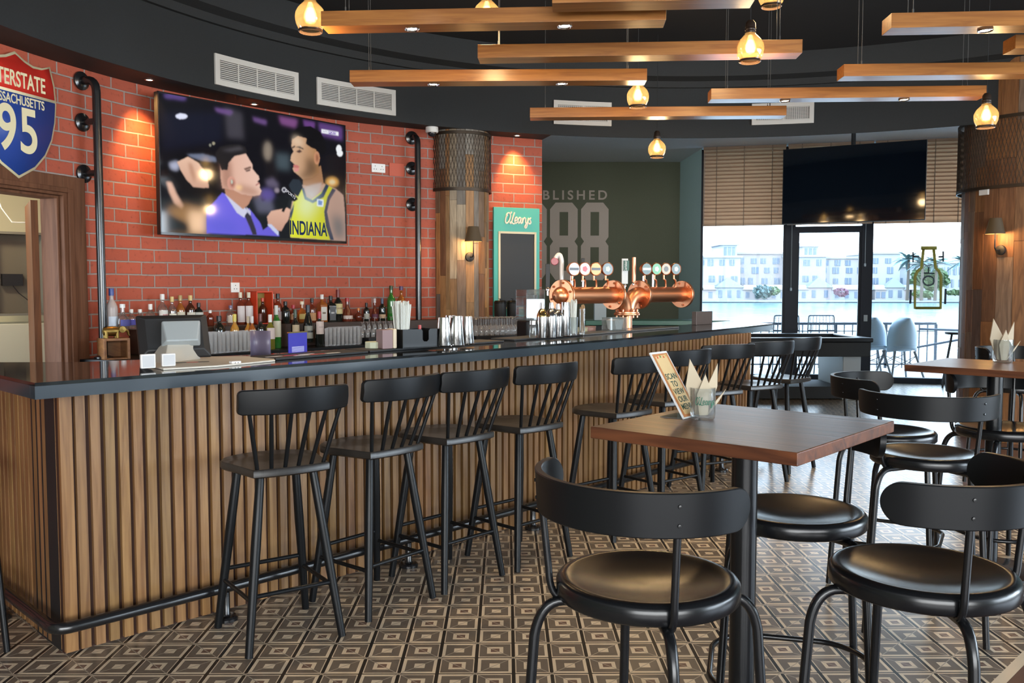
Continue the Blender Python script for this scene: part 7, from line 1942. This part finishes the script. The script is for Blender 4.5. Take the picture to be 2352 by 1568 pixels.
def palm(px, ytop, label, seed):
    c = aty(px, ytop, YB - 8 - 3 * (seed % 3)); t = thing('palm_tree', label, 'palm tree', (c.x, c.y, fz(688)), 0, 'palms on the far shore'); zc = c.z - fz(688); rr = random.Random(seed)
    m = MB(); m.tube([(0, 0, 0), (.15, 0, zc)], [.30, .22], 8); m.build('trunk', bpy.data.materials['bark'], t)
    m = MB()
    for i in range(22):
        a = 2 * PI * i / 22 + rr.uniform(-.1, .1); el = rr.uniform(-.2, 1.1); L = rr.uniform(2.6, 3.4); P = []
        for j in range(5):
            u = j / 4; r = L * u * math.cos(el * (1 - u * .5)); z = L * u * math.sin(el) - 1.6 * u * u; P.append(Vector((r * math.cos(a), r * math.sin(a), zc + z)))
        sd = Vector((-math.sin(a), math.cos(a), 0)); ws = [.12, .34, .36, .24, .03]
        vs = []
        for p, w_ in zip(P, ws): vs += [p - sd * w_ - Vector((0, 0, w_ * .5)), p, p + sd * w_ - Vector((0, 0, w_ * .5))]
        m.add(vs, [(3 * j + k, 3 * j + k + 1, 3 * j + k + 4, 3 * j + k + 3) for j in range(4) for k in (0, 1)])
    m.build('fronds', LB, t)
palm(2086, 596, 'palm tree left of the bottle sign', 1); palm(2118, 606, 'palm tree behind the neck of the bottle sign', 2); palm(2150, 604, 'palm tree right of the bottle sign neck', 5); palm(2212, 600, 'palm tree at the right edge of the right window', 3)

# terrace railing
RL = mat('railing_metal', (.045, .06, .08), .5)
t = thing('terrace_railing', 'thin dark metal railing at the edge of the terrace', 'railing', (0, 0, 0))
xa_, xb_ = aty(1690, 742, 16.5).x, aty(2150, 742, 16.5).x; zr = aty(2000, 743, 16.5).z
m = MB(); m.box(((xa_ + xb_) / 2, 16.5, zr), (xb_ - xa_, .05, .045)); m.build('top_rail', RL, t)
m = MB(); m.box(((xa_ + xb_) / 2, 16.5, .08), (xb_ - xa_, .03, .025)); m.box(((xa_ + xb_) / 2, 16.5, zr - .14), (xb_ - xa_, .02, .015)); m.build('lower_rail', RL, t)
x = xa_; k = 0
while x <= xb_ + .01:
    m = MB(); m.box((x, 16.5, zr / 2), (.045 if k % 6 == 0 else .014, .03, zr - .02)); m.build('baluster', RL, t); x += (xb_ - xa_) / 24; k += 1
m = MB(); m.tube([(xb_ - .3, 16.5, zr - .1), (xb_ + .35, 14.9, zr + .05 - .12)], .02, 8); m.tube([(xb_ - .6, 16.5, .35), (xb_ + .1, 14.9, zr - .12)], .02, 8); m.tube([(xb_ + .1, 14.9, 0), (xb_ + .1, 14.9, zr - .1)], .03, 8); m.build('return_rail', RL, t)

# white shell chairs outside
def shell_chair(p, rz, label):
    t = thing('shell_chair', label, 'chair', tuple(p), rz, 'white shell chairs on the terrace')
    wm = mat('white_shell', (.34, .42, .48), .4) if 'white_shell' not in bpy.data.materials else bpy.data.materials['white_shell']
    m = MB(); n = 16; vs = []; rows = 9
    for j in range(rows):
        v = j / (rows - 1); z = .50 + .52 * v; wd_ = .25 * (1 - .05 * v) * math.sqrt(max(.06, 1 - max(0, (v - .40) / .61) ** 2.6)); dp = .20 + .05 * v
        for i in range(n + 1):
            a = PI * (i / n); x = wd_ * math.cos(a); y = -dp * math.sin(a) * .9 - .04; vs.append((x, y, z - (.05 * abs(math.cos(a)) ** 2 if v < .7 else .05 * abs(math.cos(a)) ** 2 * (1 - v) / .3)))
    fs = [(j * (n + 1) + i, j * (n + 1) + i + 1, (j + 1) * (n + 1) + i + 1, (j + 1) * (n + 1) + i) for j in range(rows - 1) for i in range(n)]
    m.add(vs, fs); m.lathe([(0, .46), (.17, .48), (.23, .52), (.25, .55)], 20, (0, -.02, 0)); m.build('shell', wm, t, solid=.012)
    lw_ = mat('pale_wood_leg', (.16, .17, .18), .5) if 'pale_wood_leg' not in bpy.data.materials else bpy.data.materials['pale_wood_leg']
    for sx in (-1, 1):
        for sy in (-1, 1): m = MB(); m.tube([(sx * .17, sy * .15, .47), (sx * .29, sy * .27, .0)], [.022, .016], 8); m.build('leg', lw_, t)
    m = MB()
    for sx, sy, tx, ty in ((-1, -1, 1, -1), (1, -1, -1, -1), (-1, 1, 1, 1), (1, 1, -1, 1), (-1, -1, -1, 1), (1, -1, 1, 1)): m.tube([(sx * .20, sy * .18, .40), (tx * .24, ty * .22, .20)], .006, 6)
    m.build('wire_brace', RL, t)
q = at(2082, 872, 0); shell_chair((q.x + .0, q.y + .28, -.011), .12, 'whole white shell chair outside the right window')
q = at(2020, 870, 0); shell_chair((q.x + .0, q.y + .42, -.011), -.1, 'white shell chair outside, half hidden by the window post')
def wire_chair(px, w_, label):
    p = aty(px, 760, 15.6); t = thing('wire_chair', label, 'chair', (p.x, p.y, -.011), 0, 'wire chairs on the terrace'); zt2 = aty(px, 723, 15.6).z; h2 = .26
    m = MB(); m.tube([(-w_ * .95, .0, zt2 - h2)] + arc((-w_ * .9, 0, zt2 - .06), (-w_ * .8, 0, zt2), (-w_ * .9, 0, zt2), 5) + arc((w_ * .8, 0, zt2), (w_ * .9, 0, zt2 - .06), (w_ * .9, 0, zt2), 5) + [(w_ * .95, 0, zt2 - h2)], .010, 8)
    for i in range(8): x = -w_ * .78 + w_ * 1.56 * i / 7; m.tube([(x, 0, zt2), (x * 1.1, .0, zt2 - h2)], .004, 6)
    m.tube([(-w_ * .95, 0, zt2 - h2), (w_ * .95, 0, zt2 - h2)], .009, 8); m.build('wire_back', RL, t)
    m = MB(); m.box((0, -.22, .45), (w_ * 1.8, .42, .02)); m.build('seat', RL, t)
    for sx in (-1, 1):
        for y in (-.4, -.02): m = MB(); m.tube([(sx * w_ * .9, y, .45), (sx * w_ * 1.02, y, 0)], .011, 8); m.build('leg', RL, t)
        m = MB(); m.tube([(sx * w_ * .95, 0, zt2 - h2), (sx * w_ * .9, -.02, .45)], .010, 8); m.build('side_bar', RL, t)
wire_chair(1806, .24, 'wire-backed chair outside, crossed by the left window post'); wire_chair(1886, .25, 'wire-backed chair outside, seen whole through the glazed door')
# black stool near the wide column
q = at(2168, 893, 0); t = thing('black_stool', 'plain black backless stool by the right window, half hidden by the wide column', 'stool', (q.x + .30, q.y + .25, .001), 0)
m = MB(); m.lathe([(0, .80), (.16, .80), (.17, .81), (.17, .835), (0, .84)], 20); m.build('seat', M['black'], t)
for a in (20, 110, 200, 290): c, s_ = math.cos(math.radians(a)), math.sin(math.radians(a)); m = MB(); m.tube([(.10 * c, .10 * s_, .80), (.26 * c, .26 * s_, 0)], .014, 8); m.build('leg', M['black'], t)

# ================================================================ BACK ROOM CONTENTS seen through the door
p = aty(40, 560, 7.6); t = thing('wall_cabinet', 'small wall cabinet with cables and an open brown door, seen through the doorway', 'cabinet', (p.x, p.y, p.z), .75)
zt_ = aty(40, 535, 7.6).z - p.z; zb_ = aty(40, 722, 7.6).z - p.z
m = MB(); hC = zt_ - zb_; wC = .42
for c, s_ in (((0, .16, (zt_ + zb_) / 2), (wC, .01, hC)), ((-wC / 2, 0.08, (zt_ + zb_) / 2), (.02, .16, hC)), ((wC / 2, .08, (zt_ + zb_) / 2), (.02, .16, hC)), ((0, .08, zt_), (wC, .16, .02)), ((0, .08, zb_), (wC, .16, .02))): m.box(c, s_)
m.build('carcass', mat('cabinet_inside', (.16, .14, .10), .6), t)
m = MB(); th_ = -.35; m.box((wC / 2 + .02 + .13 * math.cos(th_), -.06 + .13 * math.sin(th_) * -.2, (zt_ + zb_) / 2 - .02), (.27, .02, hC + .05), th_); dr = m.build('door', mat('red_brown_door', (.055, .012, .006), .35), t)
m = MB(); m.lathe([(0, 0), (.012, .002), (.012, .012), (0, .016)], 12, (wC / 2 + .10, -.085, (zt_ + zb_) / 2), Matrix.Rotation(PI / 2, 3, 'X')); m.build('door_lock', M['chrome'], dr)
m = MB(); m.box((-.02, .12, (zt_ + zb_) / 2 - .05), (.16, .05, .10)); m.build('router', M['black'], t)
m = MB(); m.tube([(-.02, .10, (zt_ + zb_) / 2 - .1), (.02, .08, zb_ + .18), (.14, .10, zb_ + .08), (.18, .1, zb_ + .1)], .004, 6); m.build('cable', M['black'], t)
p = aty(30, 790, 7.4); m = MB(); m.box((0, 0, (p.z + .16) / 2), (1.1, .5, p.z + .16)); o = m.build('cream_cupboard', mat('cream_steel', (.50, .46, .32), .5), None, bevel=.01); o.location = (p.x - .3, p.y + .25, .004); o.rotation_euler = (0, 0, .75); tag(o, 'cream metal cupboard under the small wall cabinet in the back room', 'cupboard')
q0 = aty(0, 470, 7.2); q1 = aty(68, 512, 7.3); m = MB(); m.tube([aty(-10, 440, 7.3), aty(4, 478, 7.3), aty(28, 510, 7.3), aty(68, 511, 7.35)], .006, 8); tag(m.build('hanging_cable', M['beige_plastic']), 'pale cable looping down above the small wall cabinet', 'cable')
